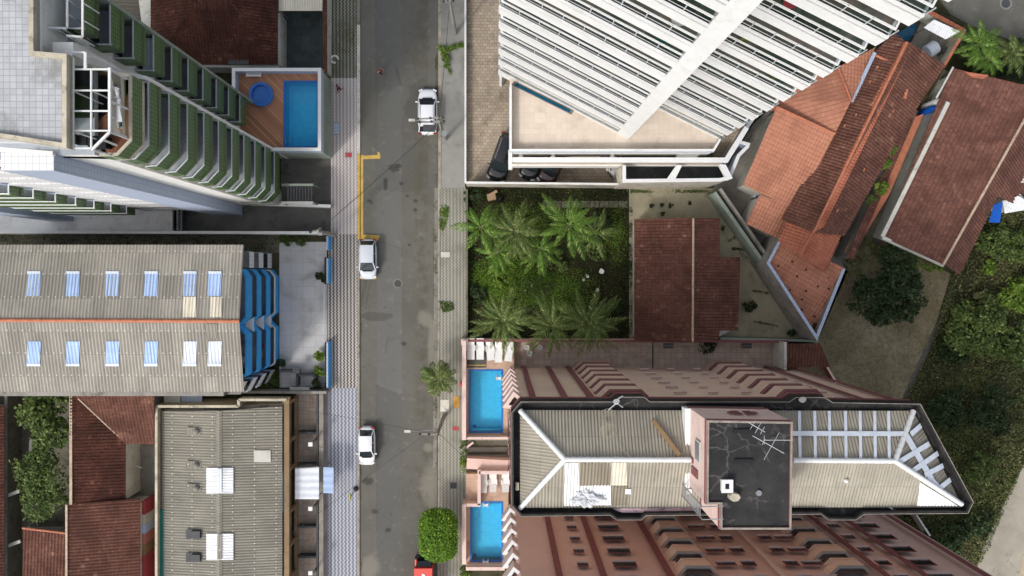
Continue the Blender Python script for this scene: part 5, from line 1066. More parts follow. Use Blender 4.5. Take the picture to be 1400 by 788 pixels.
mb = MB(); p = g(684, 272); mb.tube([V(p.x, p.y, 0), V(p.x, p.y, .3), V(p.x, p.y, .5), V(p.x, p.y, .62)], [.28, .34, .22, .04], M['blackbag'], 12); single('rubbish_bag', mb, 'black rubbish bag next to the cardboard box', 'bag', p)
for x, y, s, lab in ((803, 378, .2, 'white litter on the dark soil, uppermost piece'), (822, 371, .28, 'larger white litter nearest the bungalow yard'), (798, 383, .16, 'small white litter left of the others'), (817, 397, .22, 'greyish litter below the white pieces')):
    p = g(x, y); mb = MB(); pts = [V(p.x+s*random.uniform(.6, 1.1)*math.cos(a), p.y+s*random.uniform(.6, 1.1)*math.sin(a), .12+random.uniform(0, .1)) for a in [k*.9 for k in range(7)]]; mb.slab(pts, .08, M['plastic']); single('litter', mb, lab, 'litter', p, 'litter in the palm garden')
# ================================================================ orange and brown tiled roofs on the right
def right_houses():
    e, r = 4.3, 5.6
    t = thing('tiled_house', 'house with bright new orange tile roofs beside the white tower', 'house', g(1090, 220)); mb = MB(); mb.prism(flat([(1022, 252), (1066, 150), (1150, 98), (1188, 76), (1160, 145), (1090, 282)], e-.6), 0, M['offwhite']); mb.prism(flat([(1040, 270), (1086, 290), (1064, 322), (1024, 304)], 3.4), 0, M['offwhite']); part('wall', mb, t)
    mb = MB(); ed = P(1142, 183, e)-P(1062, 146, e)
    hip(mb, [(1016, 253, e), (1062, 146, r), (1142, 183, r), (1088, 288, e)], M['tile_orange']); hip(mb, [(1062, 146, r), (1040, 138, e+.4), (1146, 92, e+.2), (1164, 138, r), (1142, 183, r)], M['tile_orange']); hip(mb, [(1146, 92, e+.6), (1198, 64, e), (1164, 138, r)], M['tile_orange']); part('roof', mb, t)
    mb = MB(); hip(mb, [(1020, 306, 3.6), (1039, 266, 4.2), (1090, 287, 4.2), (1066, 328, 3.6)], M['tile_orange']); part('lower_roof', mb, t)
    mb = MB(); ridge_caps(mb, P(1062, 146, r+.04), P(1142, 183, r+.04), M['ridge'], .4, .1); part('ridge', mb, t); mb = MB(); ridge_caps(mb, P(1146, 92, r-.6), P(1164, 138, r+.04), M['ridge'], .4, .08); part('ridge', mb, t)
    mb = MB(); mb.bar(P(1196, 72, 5.0), P(1164, 140, 5.0), .3, .1, M['bluetile']); part('flashing', mb, t)
    # long brown house with two orange ridges
    e2, r2 = 4.6, 6.2
    t = thing('tiled_house', 'long weathered brown tile roof with a broad new orange ridge band', 'house', g(1180, 190)); mb = MB(); mb.prism(flat([(1200, 76), (1228, 56), (1284, 94), (1236, 168), (1150, 316), (1076, 306)], e2-.5), 0, M['offwhite']); part('wall', mb, t)
    mb = MB(); hip(mb, [(1194, 74, e2), (1224, 48, e2+.4), (1240, 58, r2), (1112, 318, r2), (1068, 300, e2)], M['tile_brown']); hip(mb, [(1240, 58, r2), (1293, 90, e2), (1236, 172, e2+.1), (1152, 322, e2), (1112, 318, r2)], M['tile_brown']); part('roof', mb, t)
    mb = MB(); hip(mb, [(1237, 57, r2+.08), (1249, 62, r2+.05), (1126, 311, r2+.05), (1108, 320, r2+.08)], M['tile_mid']); hip(mb, [(1215, 97, 5.6), (1224, 86, 5.9), (1232, 90, r2-.2), (1120, 312, r2), (1107, 316, 5.9)], M['tile_mid']) if False else None
    q = lambda x, y, hh: P(x, y, hh)
    ridge_caps(mb, q(1222, 88, 5.85), q(1192, 146, 5.95), M['ridge'], .35, .16); part('ridge', mb, t); mb = MB(); ridge_caps(mb, q(1198, 76, 5.0), q(1222, 88, 5.8), M['ridge'], .35, .12); part('ridge', mb, t); mb = MB(); ridge_caps(mb, q(1240, 58, r2+.1), q(1112, 318, r2+.1), M['ridge'], .4, .12); part('ridge', mb, t)
    mb = MB()
    for x, y, w in ((1237, 128, 5), (1199, 92, 2.5), (1189, 112, 2.5), (1221, 152, 2), (1170, 157, 2), (1154, 172, 2.5), (1144, 288, 3), (1160, 233, 2), (1181, 232, 2)):
        mb = MB(); d = 8 if w == 5 else 2; hh = r2-abs((x-1240)+(y-58)*.49)*.0235*1.0+.12; hh = max(4.8, min(6.1, hh)); mb.slab(flat([(x-w*.4, y+d*.7), (x+w*.3, y-d), (x+w, y-d*.8), (x+w*.4, y+d)], hh), .06, M['ridge']); part('replaced_tile', mb, t)
    # front gable of the long house, fresher tiles
    t = thing('tiled_house', 'mid-orange gabled roof over the end of the long brown roof', 'house', g(1110, 335)); mb = MB(); mb.prism(flat([(1070, 326), (1112, 308), (1146, 322), (1124, 366), (1094, 346)], 4.5), 0, M['offwhite']); part('wall', mb, t)
    mb = MB(); hip(mb, [(1063, 329, 4.8), (1084, 288, 4.9), (1116, 308, 5.7), (1094, 350, 5.6)], M['tile_mid']); hip(mb, [(1116, 308, 5.7), (1152, 318, 4.9), (1128, 373, 4.8), (1094, 350, 5.6)], M['tile_mid']); part('roof', mb, t); mb = MB(); ridge_caps(mb, P(1116, 308, 5.75), P(1094, 350, 5.65), M['ridge'], .4, .08); part('ridge', mb, t)
    t = thing('tiled_house', 'pointed triangular orange tile roof with white edge walls', 'house', g(1100, 390)); mb = MB(); mb.prism(flat([(1053, 358), (1068, 332), (1150, 370), (1117, 456)], 3.4), 0, M['offwhite']); part('wall', mb, t)
    mb = MB(); hip(mb, [(1051, 358, 3.8), (1066, 326, 4.3), (1153, 366, 4.3), (1117, 458, 3.3)], M['tile_orange']); part('roof', mb, t)
    mb = MB(); pth = [V(p.x, p.y, 0) for p in flat([(1068, 322), (1048, 360), (1117, 466), (1156, 368)], 4.4)]; band(mb, pth, .26, 0, 4.4, M['bluetile'], False, M['greywall']); part('parapet', mb, t)
    mb = MB()
    for x, y in ((1064, 364), (1083, 358), (1102, 369), (1090, 378), (1081, 397), (1103, 398), (1133, 380), (1098, 410), (1119, 392), (1098, 424), (1116, 433), (1134, 395)): m2 = P(x, y, 4.15); mb.box((m2.x, m2.y, 4.2-.006*(y-360)), (.11, .15, .2), M['trim'])
    part('roof_vent', mb, t); mb = MB(); a = P(1116, 447, 3.75); mb.box((a.x, a.y, 3.7), (.55, .6, .06), M['tile_dark']); part('roof_hatch', mb, t)
    # courtyard strip with plants
    t = thing('planter_wall', 'red tile capped wall beside the narrow planted strip', 'wall', g(1195, 260)); mb = MB(); wallbox(mb, (1250, 150), (1161, 352), 2.8, 0, .5, M['greywall']); part('wall', mb, t); mb = MB(); hip(mb, [(1246, 150, 3.0), (1255, 152, 2.8), (1167, 356, 2.8), (1157, 352, 3.0)], M['tile_brown']); part('coping', mb, t)
    sheet('planted_strip', [(1230, 168), (1246, 162), (1200, 270), (1150, 352), (1140, 345), (1186, 270)], 2.2, M['ridge'])
    wall_thing('boundary_wall', 'white edge along the notch in the long brown roof', [((1229, 168), (1184, 266)), ((1184, 266), (1150, 322))], 4.7, .12, 'white2', 'greywall')
    for k, (x, y, s, m, lab) in enumerate(((1219, 203, .5, 'leafbright', 'upper bright green plant in the narrow strip between the brown roofs'), (1210, 222, .55, 'leafbright', 'middle green plant in the narrow strip between the brown roofs'), (1205, 254, .7, 'leafbright', 'yellowish spreading plant low in the strip between the brown roofs'), (1190, 270, .4, 'leaf', 'smallest lowest plant in the strip between the brown roofs'))):
        p = P(x, y, 2.9); tree('plant', lab, 'plant', (p.x, p.y, 2.2), [((p.x, p.y, 2.9), s, s*.8, .5), ((p.x-.2, p.y-.4, 2.8), s*.7, s*.7, .4)], 220, .16, M[m], 'plants in the strip between the roofs', .03)
    # big brown house far right
    e3, r3 = 3.6, 5.6
    t = thing('tiled_house', 'large weathered brown tile roof at the right edge, white flashing on its left side', 'house', g(1320, 220)); mb = MB(); mb.prism(flat([(1306, 100), (1410, 122), (1400, 250), (1356, 250), (1310, 362), (1290, 352), (1212, 322)], e3-.9), 0, M['offwhite']); part('wall', mb, t)
    mb = MB(); hip(mb, [(1302, 93, e3), (1424, 122, r3), (1290, 361, r3), (1206, 324, e3)], M['tile_old']); pa, pb, pc = P(1424, 122, r3), P(1290, 361, r3), P(1312, 376, e3); nE = (pb-pa).cross(pc-pa).normalized()
    def onp(x, y): a, b = P(x, y, 0), P(x, y, 6); d = b-a; return a+d*((pa-a).dot(nE)/d.dot(nE))
    mb.corr([pa, pb, pc, onp(1364, 269)], M['tile_old'], .28, .035, 5); mb.corr([pa, onp(1364, 269), onp(1402, 286), onp(1478, 205)], M['tile_old'], .28, .035, 5); part('roof', mb, t)
    mb = MB(); ridge_caps(mb, P(1424, 122, r3+.05), P(1290, 361, r3+.05), M['paleridge'], .4, .12); part('ridge', mb, t)
    mb = MB(); mb.bar(P(1296, 140, 3.9), P(1206, 324, 3.7), .34, .2, M['offwhite']); mb.bar(P(1206, 325, 3.7), P(1290, 363, 3.9), .3, .3, M['offwhite']); mb.bar(P(1303, 92, 3.7), P(1280, 134, 3.7), .14, .14, M['offwhite']); part('flashing', mb, t)
    mb = MB(); mb.slab(flat([(1318, 98), (1330, 106), (1345, 108), (1352, 103), (1338, 101)], 4.4), .05, M['tile_mid']); part('replaced_tile', mb, t)
    t = thing('shed', 'small white roofed shed at the right edge by the blue tarpaulin', 'shed', g(1392, 285)); mb = MB(); mb.prism(flat([(1372, 272), (1392, 262), (1412, 285), (1376, 290)], 2.2), 0, M['offwhite']); part('wall', mb, t); mb = MB(); mb.corr(px3([(1370, 275, 2.3), (1392, 268, 2.5), (1420, 284, 2.4), (1374, 292, 2.2)]), M['whitesheet'], .3, .02); part('roof', mb, t)
    mb = MB(); mb.slab(flat([(1359, 280), (1371, 276), (1367, 305), (1352, 304)], 2.6), .04, M['tarpblue']); single('tarpaulin', mb, 'bright blue tarpaulin under the eave of the large brown roof', 'tarpaulin', P(1361, 292, 2.5))
    # white canopy, tank and coping at the top right court
    t = thing('canopy', 'small white sheet canopy in the court at the upper right', 'canopy', g(1290, 40)); mb = MB(); mb.corr(px3([(1263, 38, 2.6), (1277, 27, 2.7), (1312, 43, 2.7), (1293, 54, 2.6)]), M['whitesheet'], .4, .02); part('roof', mb, t)
    for x, y in ((1266, 38), (1294, 52)): m2 = MB(); p = P(x, y, 2.5); m2.bar(V(p.x, p.y, 0), p, .08, .08, M['metal'], up=V(0, 1, 0)); part('post', m2, t)
    t = thing('boundary_wall', 'court wall with bright orange tile coping along the side street', 'wall', g(1290, 28)); mb = MB(); wallbox(mb, (1270, 16), (1320, 43), 2.0, 0, .25, M['offwhite']); part('wall', mb, t); mb = MB(); hip(mb, [(1268, 18, 2.2), (1272, 14, 2.1), (1320, 40, 2.1), (1316, 45, 2.2)], M['tile_mid']); part('coping', mb, t)
    wall_thing('boundary_wall', 'plain wall with orange coping on the right of the small court', [((1318, 44), (1290, 92))], 2.2, .25, 'ridge', 'cream')
    t = thing('water_tank', 'silvery rounded water tank in the small court at the upper right', 'water tank', g(1272, 68)); mb = MB(); mb.tube([P(1267, 72, 1.0), P(1279, 64, 1.0)], .62, M['silver'], 18); part('tank', mb, t); mb = MB(); a = P(1284, 72, 0); mb.box((a.x, a.y, .5), (.5, .45, 1.0), M['darkmetal'], .4); part('pump', mb, t)
    t = thing('swimming_pool', 'corner of a teal pool at the foot of the white tower, far right', 'swimming pool', g(1240, 42)); mb = MB(); mb.slab(flat([(1222, 48), (1250, 32), (1254, 38), (1240, 60)], .4), .3, M['lapwater']); part('water', mb, t)
    t = thing('utility_bin', 'little blue and white meter box at the wall of the orange-roofed house', 'meter box', g(1031, 268)); mb = MB(); p = g(1031, 269); mb.box((p.x, p.y, .5), (.5, .4, 1.0), M['plastic'], -.4); part('box', mb, t); mb = MB(); mb.box((p.x-.05, p.y+.03, 1.02), (.18, .4, .04), M['tarpblue'], -.4); part('lid', mb, t)
    for x, y, s, lab in ((1285, 140, .45, 'white rubble heap by the flashing of the large brown roof'), (1278, 148, .3, 'blue bag beside the white rubble heap')):
        mb = MB(); p = P(x, y, 2.4); mb.tube([V(p.x, p.y, 0), V(p.x, p.y, 2.2), V(p.x+.05, p.y, 2.5), V(p.x, p.y, 2.6)], [s, s, s*.7, .02], M['plastic' if s > .4 else 'tarpblue'], 9); single('rubble', mb, lab, 'rubble' if s > .4 else 'bag', (p.x, p.y, 0))
    t = thing('tiled_shed', 'small dark red tiled hut at the right end of the brown tower court', 'hut', g(1100, 486)); mb = MB(); mb.prism(flat([(1078, 474), (1118, 474), (1128, 500), (1078, 500)], 2.4), 0, M['pinklight']); part('wall', mb, t); mb = MB(); hip(mb, [(1076, 470, 2.9), (1121, 470, 2.9), (1135, 502, 2.5), (1074, 503, 2.5)], M['tile_house']); part('roof', mb, t); mb = MB(); wallbox(mb, (1074, 468), (1074, 506), 3.0, 0, .22, M['offwhite']); part('gable_wall', mb, t)
    wall_thing('boundary_wall', 'thin red wall running down to the corner of the pink tower', [((1131, 502), (1144, 524))], 1.2, .18, 'pinkred', 'maroon')
right_houses()
# ================================================================ vegetation on the right
def rb(px, py, h, a, b_, cc): return (lt(px, py, h), a, b_, cc)
tree('field_tree', 'dark spreading tree on the dry field below the brown roofs', 'tree', g(1205, 398), [rb(1190, 410, 2.6, 2.0, 1.9, 1.3), rb(1222, 385, 2.8, 2.1, 1.9, 1.4), rb(1240, 400, 2.5, 1.6, 1.7, 1.2), rb(1225, 355, 2.4, 1.7, 1.6, 1.1), rb(1205, 430, 2.3, 1.7, 1.2, 1.0), rb(1240, 425, 2.1, 1.2, 1.0, .9), rb(1178, 395, 2.2, 1.0, 1.2, .9)], 7200, .15, M['leafdark'], None, .16)
tree('shrub', 'loose brown-green shrub at the left end of the dry field', 'shrub', g(1172, 362), [rb(1172, 362, 1.2, 1.5, 1.5, .8), rb(1185, 345, 1.2, 1.2, 1.0, .7)], 900, .12, M['scrub'], None, .06)
tree('shrub', 'yellow-green shrub under the lower edge of the large brown roof', 'shrub', g(1266, 365), [rb(1258, 362, 1.8, .8, .5, .6), rb(1275, 366, 1.7, .8, .5, .5)], 420, .13, M['leafbright'], None, .05)
for x, y, s, n, m, lab in ((1330, 450, 3.0, 5200, 'leaf', 'broad mid-green bush below the corner of the large brown roof'), (1300, 480, 1.8, 1800, 'leafdark', 'dark bush left of the broad mid-green bush'), (1352, 366, .85, 520, 'leafbright', 'small bright yellow-green bush under the right roof corner'), (1358, 330, 1.9, 2000, 'leaf', 'bush close to the blue tarpaulin'), (1392, 335, 2.0, 2000, 'leaf', 'bush at the right edge next to the white shed'), (1392, 400, 2.2, 2000, 'leafbright', 'light green bush at the right edge, level with the roof corner'), (1385, 470, 2.2, 2200, 'leaf', 'loose bush at the right edge above the dark hollow'), (1345, 415, 1.5, 1200, 'scrub', 'dull scrub bush between the yellow-green and the broad bush'), (1290, 560, 2.2, 2200, 'leafdark', 'dark bush in the shade beside the pointed tower roof'), (1350, 560, 2.4, 2400, 'leafdark', 'dark bluish bush in the hollow right of the tower'), (1335, 640, 1.8, 1200, 'leaf', 'green patch bush right of the roof point'), (1380, 600, 1.7, 1100, 'scrub', 'dry scrub bush above the concrete lane'), (1290, 740, 2.2, 1900, 'leafdark', 'dark bush between the second tower and the concrete lane'), (1335, 715, 1.6, 1000, 'leafdark', 'dark bush hugging the concrete lane')):
    hh = s*.55; tree('bush', lab, 'bush', g(x, y), [rb(x, y, hh, s*.8, s*.75, hh*.9), rb(x+s*6, y-s*5, hh*.9, s*.55, s*.5, hh*.8), rb(x-s*6, y+s*4, hh*.9, s*.55, s*.5, hh*.8), rb(x+s*4, y+s*7, hh*.8, s*.5, s*.45, hh*.7)], n, .14, M[m], 'bushes of the overgrown slope', .07)
wild = gp([(1300, 372), (1330, 300), (1420, 260), (1470, 560), (1395, 640), (1340, 770), (1180, 800), (1120, 690), (1235, 545), (1268, 485)])
ground_leaves('scrub', wild, 30000, .14, M['scrub'], 'tangled scrub and grass covering the slope on the right', 'scrub', .08, .5, lambda x, y: .25+.75*bumpy(x, y, .8))
ground_leaves('scrub_grass', wild, 14000, .12, M['leaf'], 'green grass patches on the slope on the right', 'grass', .06, .4, lambda x, y: bumpy(x+5, y+3, .45)**2)
ground_leaves('dry_grass', gp([(1120, 466), (1160, 360), (1205, 330), (1300, 375), (1262, 500), (1225, 560), (1090, 545)]), 9000, .07, leafm('dry grass blades', c(124, 116, 84), c(160, 150, 116), c(104, 106, 66), .8, .2, .3), 'short dry grass on the open field', 'grass', .02, .08, lambda x, y: .2+.8*bumpy(x, y, 1.1))
# palms at the top right
def palm2(px, py, h, label, seed, L, m='palm2', nf=15): 
    tp = P(px, py, h); palm('palm_tree', label, V(tp.x+.3, tp.y-.2, 0), tp, nf, L, M[m], 'palm tree', 'palms by the side street', seed=seed, droop=1.0, width=.5)
palm2(1338, 60, 3.6, 'larger bright palm beside the side street, upper right', 21, 2.6); palm2(1352, 82, 3.2, 'lower bright palm just above the large brown roof', 23, 2.4); palm2(1384, 72, 3.0, 'dark palm at the right edge above the brown roof', 27, 2.3, 'palm', 14)
tree('bush', 'dark bush at the foot of the side street palms', 'bush', g(1322, 72), [rb(1322, 68, 1.2, 1.3, 1.3, .9), rb(1385, 95, 1.2, 2.0, 1.0, .9), rb(1352, 98, 1.0, 2.0, .8, .8), rb(1395, 75, 1.4, 1.4, 1.6, 1.0)], 3600, .14, M['leafdark'], None, .06)
# ================================================================ the two pink towers
M['bayglass'] = worn('grey bay glazing', c(96, 98, 102), .5, c(44, 46, 52), .6, .5, .12, .6, bump=0); M['pinkpane'] = worn('dusty brown pane', c(168, 134, 122), .1); M['heap'] = worn('grey white plastic sheeting', c(206, 208, 212), .12, c(170, 172, 178), .5, 2.0); M['dimsheet'] = sheets('dim fibre cement sheet', c(140, 132, 116), .15, bolts=False)
def inset(pts, w):
    pts = ccw(pts); n = len(pts); out = []
    for i in range(n):
        a, b, c_ = pts[i-1], pts[i], pts[(i+1) % n]; d0 = (b-a).normalized(); d1 = (c_-b).normalized(); n0, n1 = V(-d0.y, d0.x, 0), V(-d1.y, d1.x, 0); mm = (n0+n1).normalized(); out.append(b+mm*w/max(.4, mm.dot(n0)))
    return out
def facade(t, wy, bays, stripes, wins, top, base=0.0, rimm='maroon', levels=None, ph=1.5, west=None, xr=(693, 1100), floors=7, pinkb='pinklight', light=None):
    """street-plan line y=wy, facing up the picture; bays: [(x0,x1,x2,x3,yfront)]"""
    Y = g(0, wy).y
    for x, w, m in stripes:
        mb = MB(); p = g(x, wy); mb.box((p.x, Y+.03, top/2-.2), (w, .07, top-.4), M[m]); part('stripe', mb, t)
    for x0, x1, zc, hh in wins:
        p, q = g(x0, wy), g(x1, wy); wd = q.x-p.x; cx = (p.x+q.x)/2
        mb = MB(); mb.box((cx, Y+.05, zc-hh/2-.04), (wd+.12, .16, .07), M['pinklight' if hh < .3 else ('greyrail' if hh < .5 else 'pinklight')]); tm = M['pinkpane'] if hh < .3 else M['maroon']; mb.box((cx, Y+.012, zc+hh/2+.03), (wd+.1, .06, .06), tm); 
        for s in (-1, 1): mb.box((cx+s*(wd/2+.03), Y+.012, zc), (.06, .06, hh), tm)
        w = part('window', mb, t); m2 = MB(); m2.box((cx, Y+.008, zc), (wd-.02, .03, hh-.02), M['glass'] if hh > .3 else M['pinkpane']); m2.box((cx, Y+.02, zc), (.04, .03, hh-.02), M['trim'] if hh > .3 else M['pink']); m2.build('pane', w)
    for (x0, x1, x2, x3, yf) in bays:
        path = gp([(x3, wy), (x2, yf), (x1, yf), (x0, wy)])
        for k, rh in enumerate(levels):
            mb = MB(); band(mb, path, .16, rh-ph, rh-.02, M[pinkb]); poly = up(path, rh-1.05); mb.slab(poly, .14, M['balcfloor'], M['pink']); b = part('bay', mb, t)
            m2 = MB(); band(m2, [p for p in path], .12 if rimm == 'maroon' else .2, rh-.02, rh+.06, M[rimm]); 
            if rimm == 'maroon': band(m2, path, -.05, rh-.26, rh-.06, M['maroon'])
            m2.build('sill', b)
            m2 = MB(); inn = [path[0].lerp(path[1], .15)-V(0, .35, 0), path[1]-V(.2, .55, 0), path[2]-V(-.2, .55, 0), path[3].lerp(path[2], .15)-V(0, .35, 0)]
            q = up(inn, 0); 
            for i in range(3): m2.poly([V(q[i].x, q[i].y, rh+.0), V(q[i+1].x, q[i+1].y, rh+.0), V(q[i+1].x, q[i+1].y, rh+1.3), V(q[i].x, q[i].y, rh+1.3)], M['bayglass'])
            m2.build('glazing', b)
def west_bays(t, p0, p1, levels, deep=.75, white=False):
    """stack of slanted balconies on the chamfered street corner"""
    d = (p1-p0).normalized(); nn = V(-d.y, d.x, 0)
    for rh in levels:
        a, b = p0+d*.06, p1-d*.06; path = [a, a+nn*deep, b+nn*deep, b] if nn.x < 0 else [b, b-nn*deep, a-nn*deep, a]
        mb = MB(); w = .14 if nn.x < 0 else .14
        path = [p0-V(.0, 0, 0), p0+V(-deep*.8, .1, 0), p1+V(-deep*.6, deep*.5, 0), p1]
        band(mb, path, -.14, rh-1.3, rh, M['pinklight']); mb.slab(up(path, rh-1.0), .12, M['balcfloor'], M['pink']); bb = part('balcony', mb, t)
        m2 = MB(); band(m2, path, -.24, rh+.005, rh+.06, M['white2' if white else 'pinklight']); m2.build('sill', bb)
def tower_one():
    t = thing('pink_tower', 'pink apartment tower with black gutters and a patched corrugated hip roof', 'apartment tower', g(900, 550)); Hh = 22.5
    Wp = gp([(694, 515), (704, 503), (1079, 503), (1126, 591), (1121, 599), (694, 599)])
    mb = MB(); mb.prism(up(Wp, 21.0), 0, M['pink'], M['pink']); part('wall', mb, t)
    lev = [2.1+2.9*k for k in range(7)]
    wins = []
    for k in range(7):
        z = 2.6+2.85*k
        if z > 20.4: continue
        for x0, x1 in ((868, 880), (905, 913), (940, 948)): wins.append((x0, x1, z, .16))
    for k in range(7): wins.append((1022, 1029, 2.6+2.85*k, .16))
    facade(t, 503, [(783, 794, 826, 836, 493), (961, 972, 1004, 1014, 493)], [(716, .42, 'maroon'), (749, .42, 'maroon'), (776, .42, 'maroon'), (1046, .34, 'maroon'), (1076, .3, 'maroon')], wins, 21.0, levels=lev, rimm='maroon', ph=2.25, pinkb='pink')
    west_bays(t, g(694, 516), g(703.5, 503.5), [3.2+2.9*k for k in range(6)])
    mb = MB(); a = g(694, 0).x
    for k in range(6):
        for y in (535, 560, 580): q = g(694, y); mb.box((q.x, q.y, 2.6+2.9*k), (.06, 1.2, 1.0), M['glass'])
    part('window', mb, t)
    # gutter
    O = [(699, 564), (712, 549), (838, 549), (846, 542.5), (881, 542.5), (889, 549), (1079, 549), (1088, 543), (1128, 543), (1139, 550), (1259, 552), (1332, 687), (1324, 703), (1182, 704), (1171, 712), (1133, 712), (1122, 704), (884, 706), (877, 712), (843, 712), (834, 705.5), (712, 707), (699, 692)]
    Ow = ccw(flat(O, Hh)); mb = MB(); mb.prism([V(p.x, p.y, 21.75) for p in inset(Ow, .1)], 20.8, M['bitumen_roof'], M['bitumen'], True); gt = part('gutter', mb, t)
    mb = MB(); band(mb, Ow, .16, 20.8, Hh-.04, M['bitumen'], True, M['bitumen']); band(mb, [p+V(0, 0, 0) for p in inset(Ow, .02)], .035, Hh-.04, Hh, M['bitumen_edge'], True); part('parapet', mb, t)
    mb = MB(); band(mb, Ow, -.02, 20.6, 21.2, M['maroon'], True); part('stripe', mb, t)
    # roof planes
    e, r = 22.0, 23.7; A, B_ = (711, 561), (711, 694.5); W_, E_ = (772, 628), (1223, 630); C_, D_ = (1248, 562), (1314, 689)
    N = lambda q, z: (q[0], q[1], z)
    mb = MB(); mb.corr(px3([N(A, e), N(C_, e), N(E_, r), N(W_, r)]), M['roofsheet'], .21, .03); rN = part('roof', mb, t)
    mb = MB(); mb.corr(px3([N(B_, e), (1314, 694, e), N(D_, e), N(E_, r), N(W_, r)]), M['roofsheet'], .21, .03); rS = part('roof', mb, t)
    mb = MB(); mb.corr(px3([N(A, e), N(W_, r), N(B_, e)]), M['roofsheet'], .21, .03); part('roof', mb, t)
    mb = MB(); mb.corr(px3([N(C_, e), N(D_, e), N(E_, r)]), M['roofsheet'], .21, .03); rE = part('roof', mb, t)
    fN = lambda y: e+(r-e)*max(0, min(1, (y-561)/67)); fS = lambda y: e+(r-e)*max(0, min(1, (694.5-y)/66))
    mb = MB()
    for a, b in ((N(A, e), N(W_, r)), (N(B_, e), N(W_, r)), (N(W_, r), (945, 628.5, r)), ((1084, 629, r), N(E_, r)), (N(C_, e), N(E_, r)), (N(D_, e), N(E_, r))): ridge_caps(mb, P(*a)+V(0, 0, .06), P(*b)+V(0, 0, .06), M['white2'], .42, .17)
    part('ridge', mb, t)
    # silver sealing bands on the right-hand end
    mb = MB()
    for x in (1093, 1114, 1134, 1156, 1176, 1196, 1215):
        y0, y1 = 562, 629; mb.slab([P(x-2.0, y0, fN(y0)+.1), P(x+2.0, y0, fN(y0)+.1), P(x+3.0, y1, fN(y1)+.1), P(x-1.0, y1, fN(y1)+.1)], .03, M['silver'])
    mb.slab([P(1084, 589.5, fN(589.5)+.14), P(1238, 590, fN(590)+.14), P(1238, 596.5, fN(596.5)+.14), P(1084, 596, fN(596)+.14)], .03, M['silver']); mb.build('sealing_band', rN)
    mb = MB(); eE = lambda x, y: P(x, y, 0)
    pC, pD, pE = P(1248, 562, e), P(1314, 689, e), P(1223, 630, r); nE = (pD-pC).cross(pE-pC).normalized(); nE = nE if nE.z > 0 else -nE
    def onE(x, y, lift=.12):
        a = P(x, y, 22.0); b = P(x, y, 23.5); d = b-a; return a+d*((pC-a).dot(nE)/d.dot(nE))+nE*lift
    def stripE(a, b, w, lift=.12):
        p, q = onE(*a, lift), onE(*b, lift); d = (q-p).normalized(); s = nE.cross(d).normalized()*w/2; mb.slab([p-s, q-s, q+s, p+s], .03, M['silver'])
    stripE((1236, 594), (1272, 656), .5); stripE((1272, 656), (1290, 676), .35)
    for a, b in (((1243, 594), (1257, 582)), ((1227, 632), (1268, 607)), ((1243, 646), (1280, 620)), ((1262, 650), (1287, 637)), ((1282, 668), (1297, 656))): stripE(a, b, .32, .14)
    mb.build('sealing_band', rE)
    # odd sheets on the street end of the roof
    def sheetS(x0, x1, y0, y1, m, lift=.05):
        m2 = MB(); m2.corr([P(x0, y1, fS(y1)+lift), P(x1, y1, fS(y1)+lift), P(x1, y0, fS(y0)+lift), P(x0, y0, fS(y0)+lift)], M[m], .21, .03, t=.02); m2.build('roof_sheet', rS)
    sheetS(771, 792, 633, 692, 'whitesheet'); sheetS(792, 836, 632, 664, 'dimsheet', .04); sheetS(834, 857, 633, 664, 'creamsheet'); sheetS(812, 835, 664, 691, 'whitesheet'); sheetS(792, 812, 664, 691, 'whitesheet', .03); sheetS(836, 858, 665, 691, 'dimsheet', .04)
    m2 = MB(); m2.corr([P(1254, 692, fS(692)+.05), P(1310, 692, fS(692)+.05), P(1258, 660, fS(660)+.05)], M['whitesheet'], .21, .03, t=.02); m2.build('roof_sheet', rS)
    for x0, x1, y0, y1 in ((855, 863, 669, 676), (938, 946, 669, 676)): m2 = MB(); m2.slab([P(x0, y1, fS(y1)+.1), P(x1, y1, fS(y1)+.1), P(x1, y0, fS(y0)+.1), P(x0, y0, fS(y0)+.1)], .03, M['white2']); m2.build('skylight', rS)
    m2 = MB(); q = P(1156, 657, fS(657)); m2.tube([q, q+V(0, 0, .18), q+V(0, 0, .22)], [.14, .14, .02], M['white2'], 8); m2.build('roof_vent', rS)
    mb = MB(); mb.bar(P(893, 575, fN(575)+.12), P(929, 623, fN(623)+.12), .28, .1, M['wood']); mb.build('roof_sheet', rN)
    mb = MB(); mb.slab(flat([(837, 695.5), (945, 694), (952, 699), (900, 701), (850, 701)], 21.95), .15, M['pinksplash']); part('flashing', mb, t)
    mb = MB(); mb.slab(flat([(937, 559), (946, 559), (951, 628), (943, 668), (937, 668)], 23.2), 1.0, M['whitesheet'], M['white']); part('flashing', mb, t)
    # lift and tank house on top
    hb = 27.4; top = [(967, 575), (1084, 577), (1082, 724.5), (985, 724.5), (985, 690), (966, 690)]; pt = ccw(flat(top, hb)); mb = MB(); mb.prism([V(p.x, p.y, hb-.15) for p in pt], 20.5, M['bitumen_roof'], M['pinklight']); th = part('tank_house', mb, t)
    mb = MB(); band(mb, pt, .12, hb-.15, hb, M['bitumen_edge'], True, M['maroon']); band(mb, pt, -.03, hb-.5, hb-.2, M['maroon'], True); mb.build('parapet', th)
    mb = MB(); pts0 = ccw([V(p.x, p.y, 0) for p in pt]); band(mb, pts0, -.04, 22.6, 22.95, M['maroon'], True); mb.build('stripe', th)
    # emblem on the north wall: two striped half discs facing each other
    mb = MB(); yN = max(p.y for p in pt)+.02; cx = P(1015, 567, 25).x; cz = 25.0
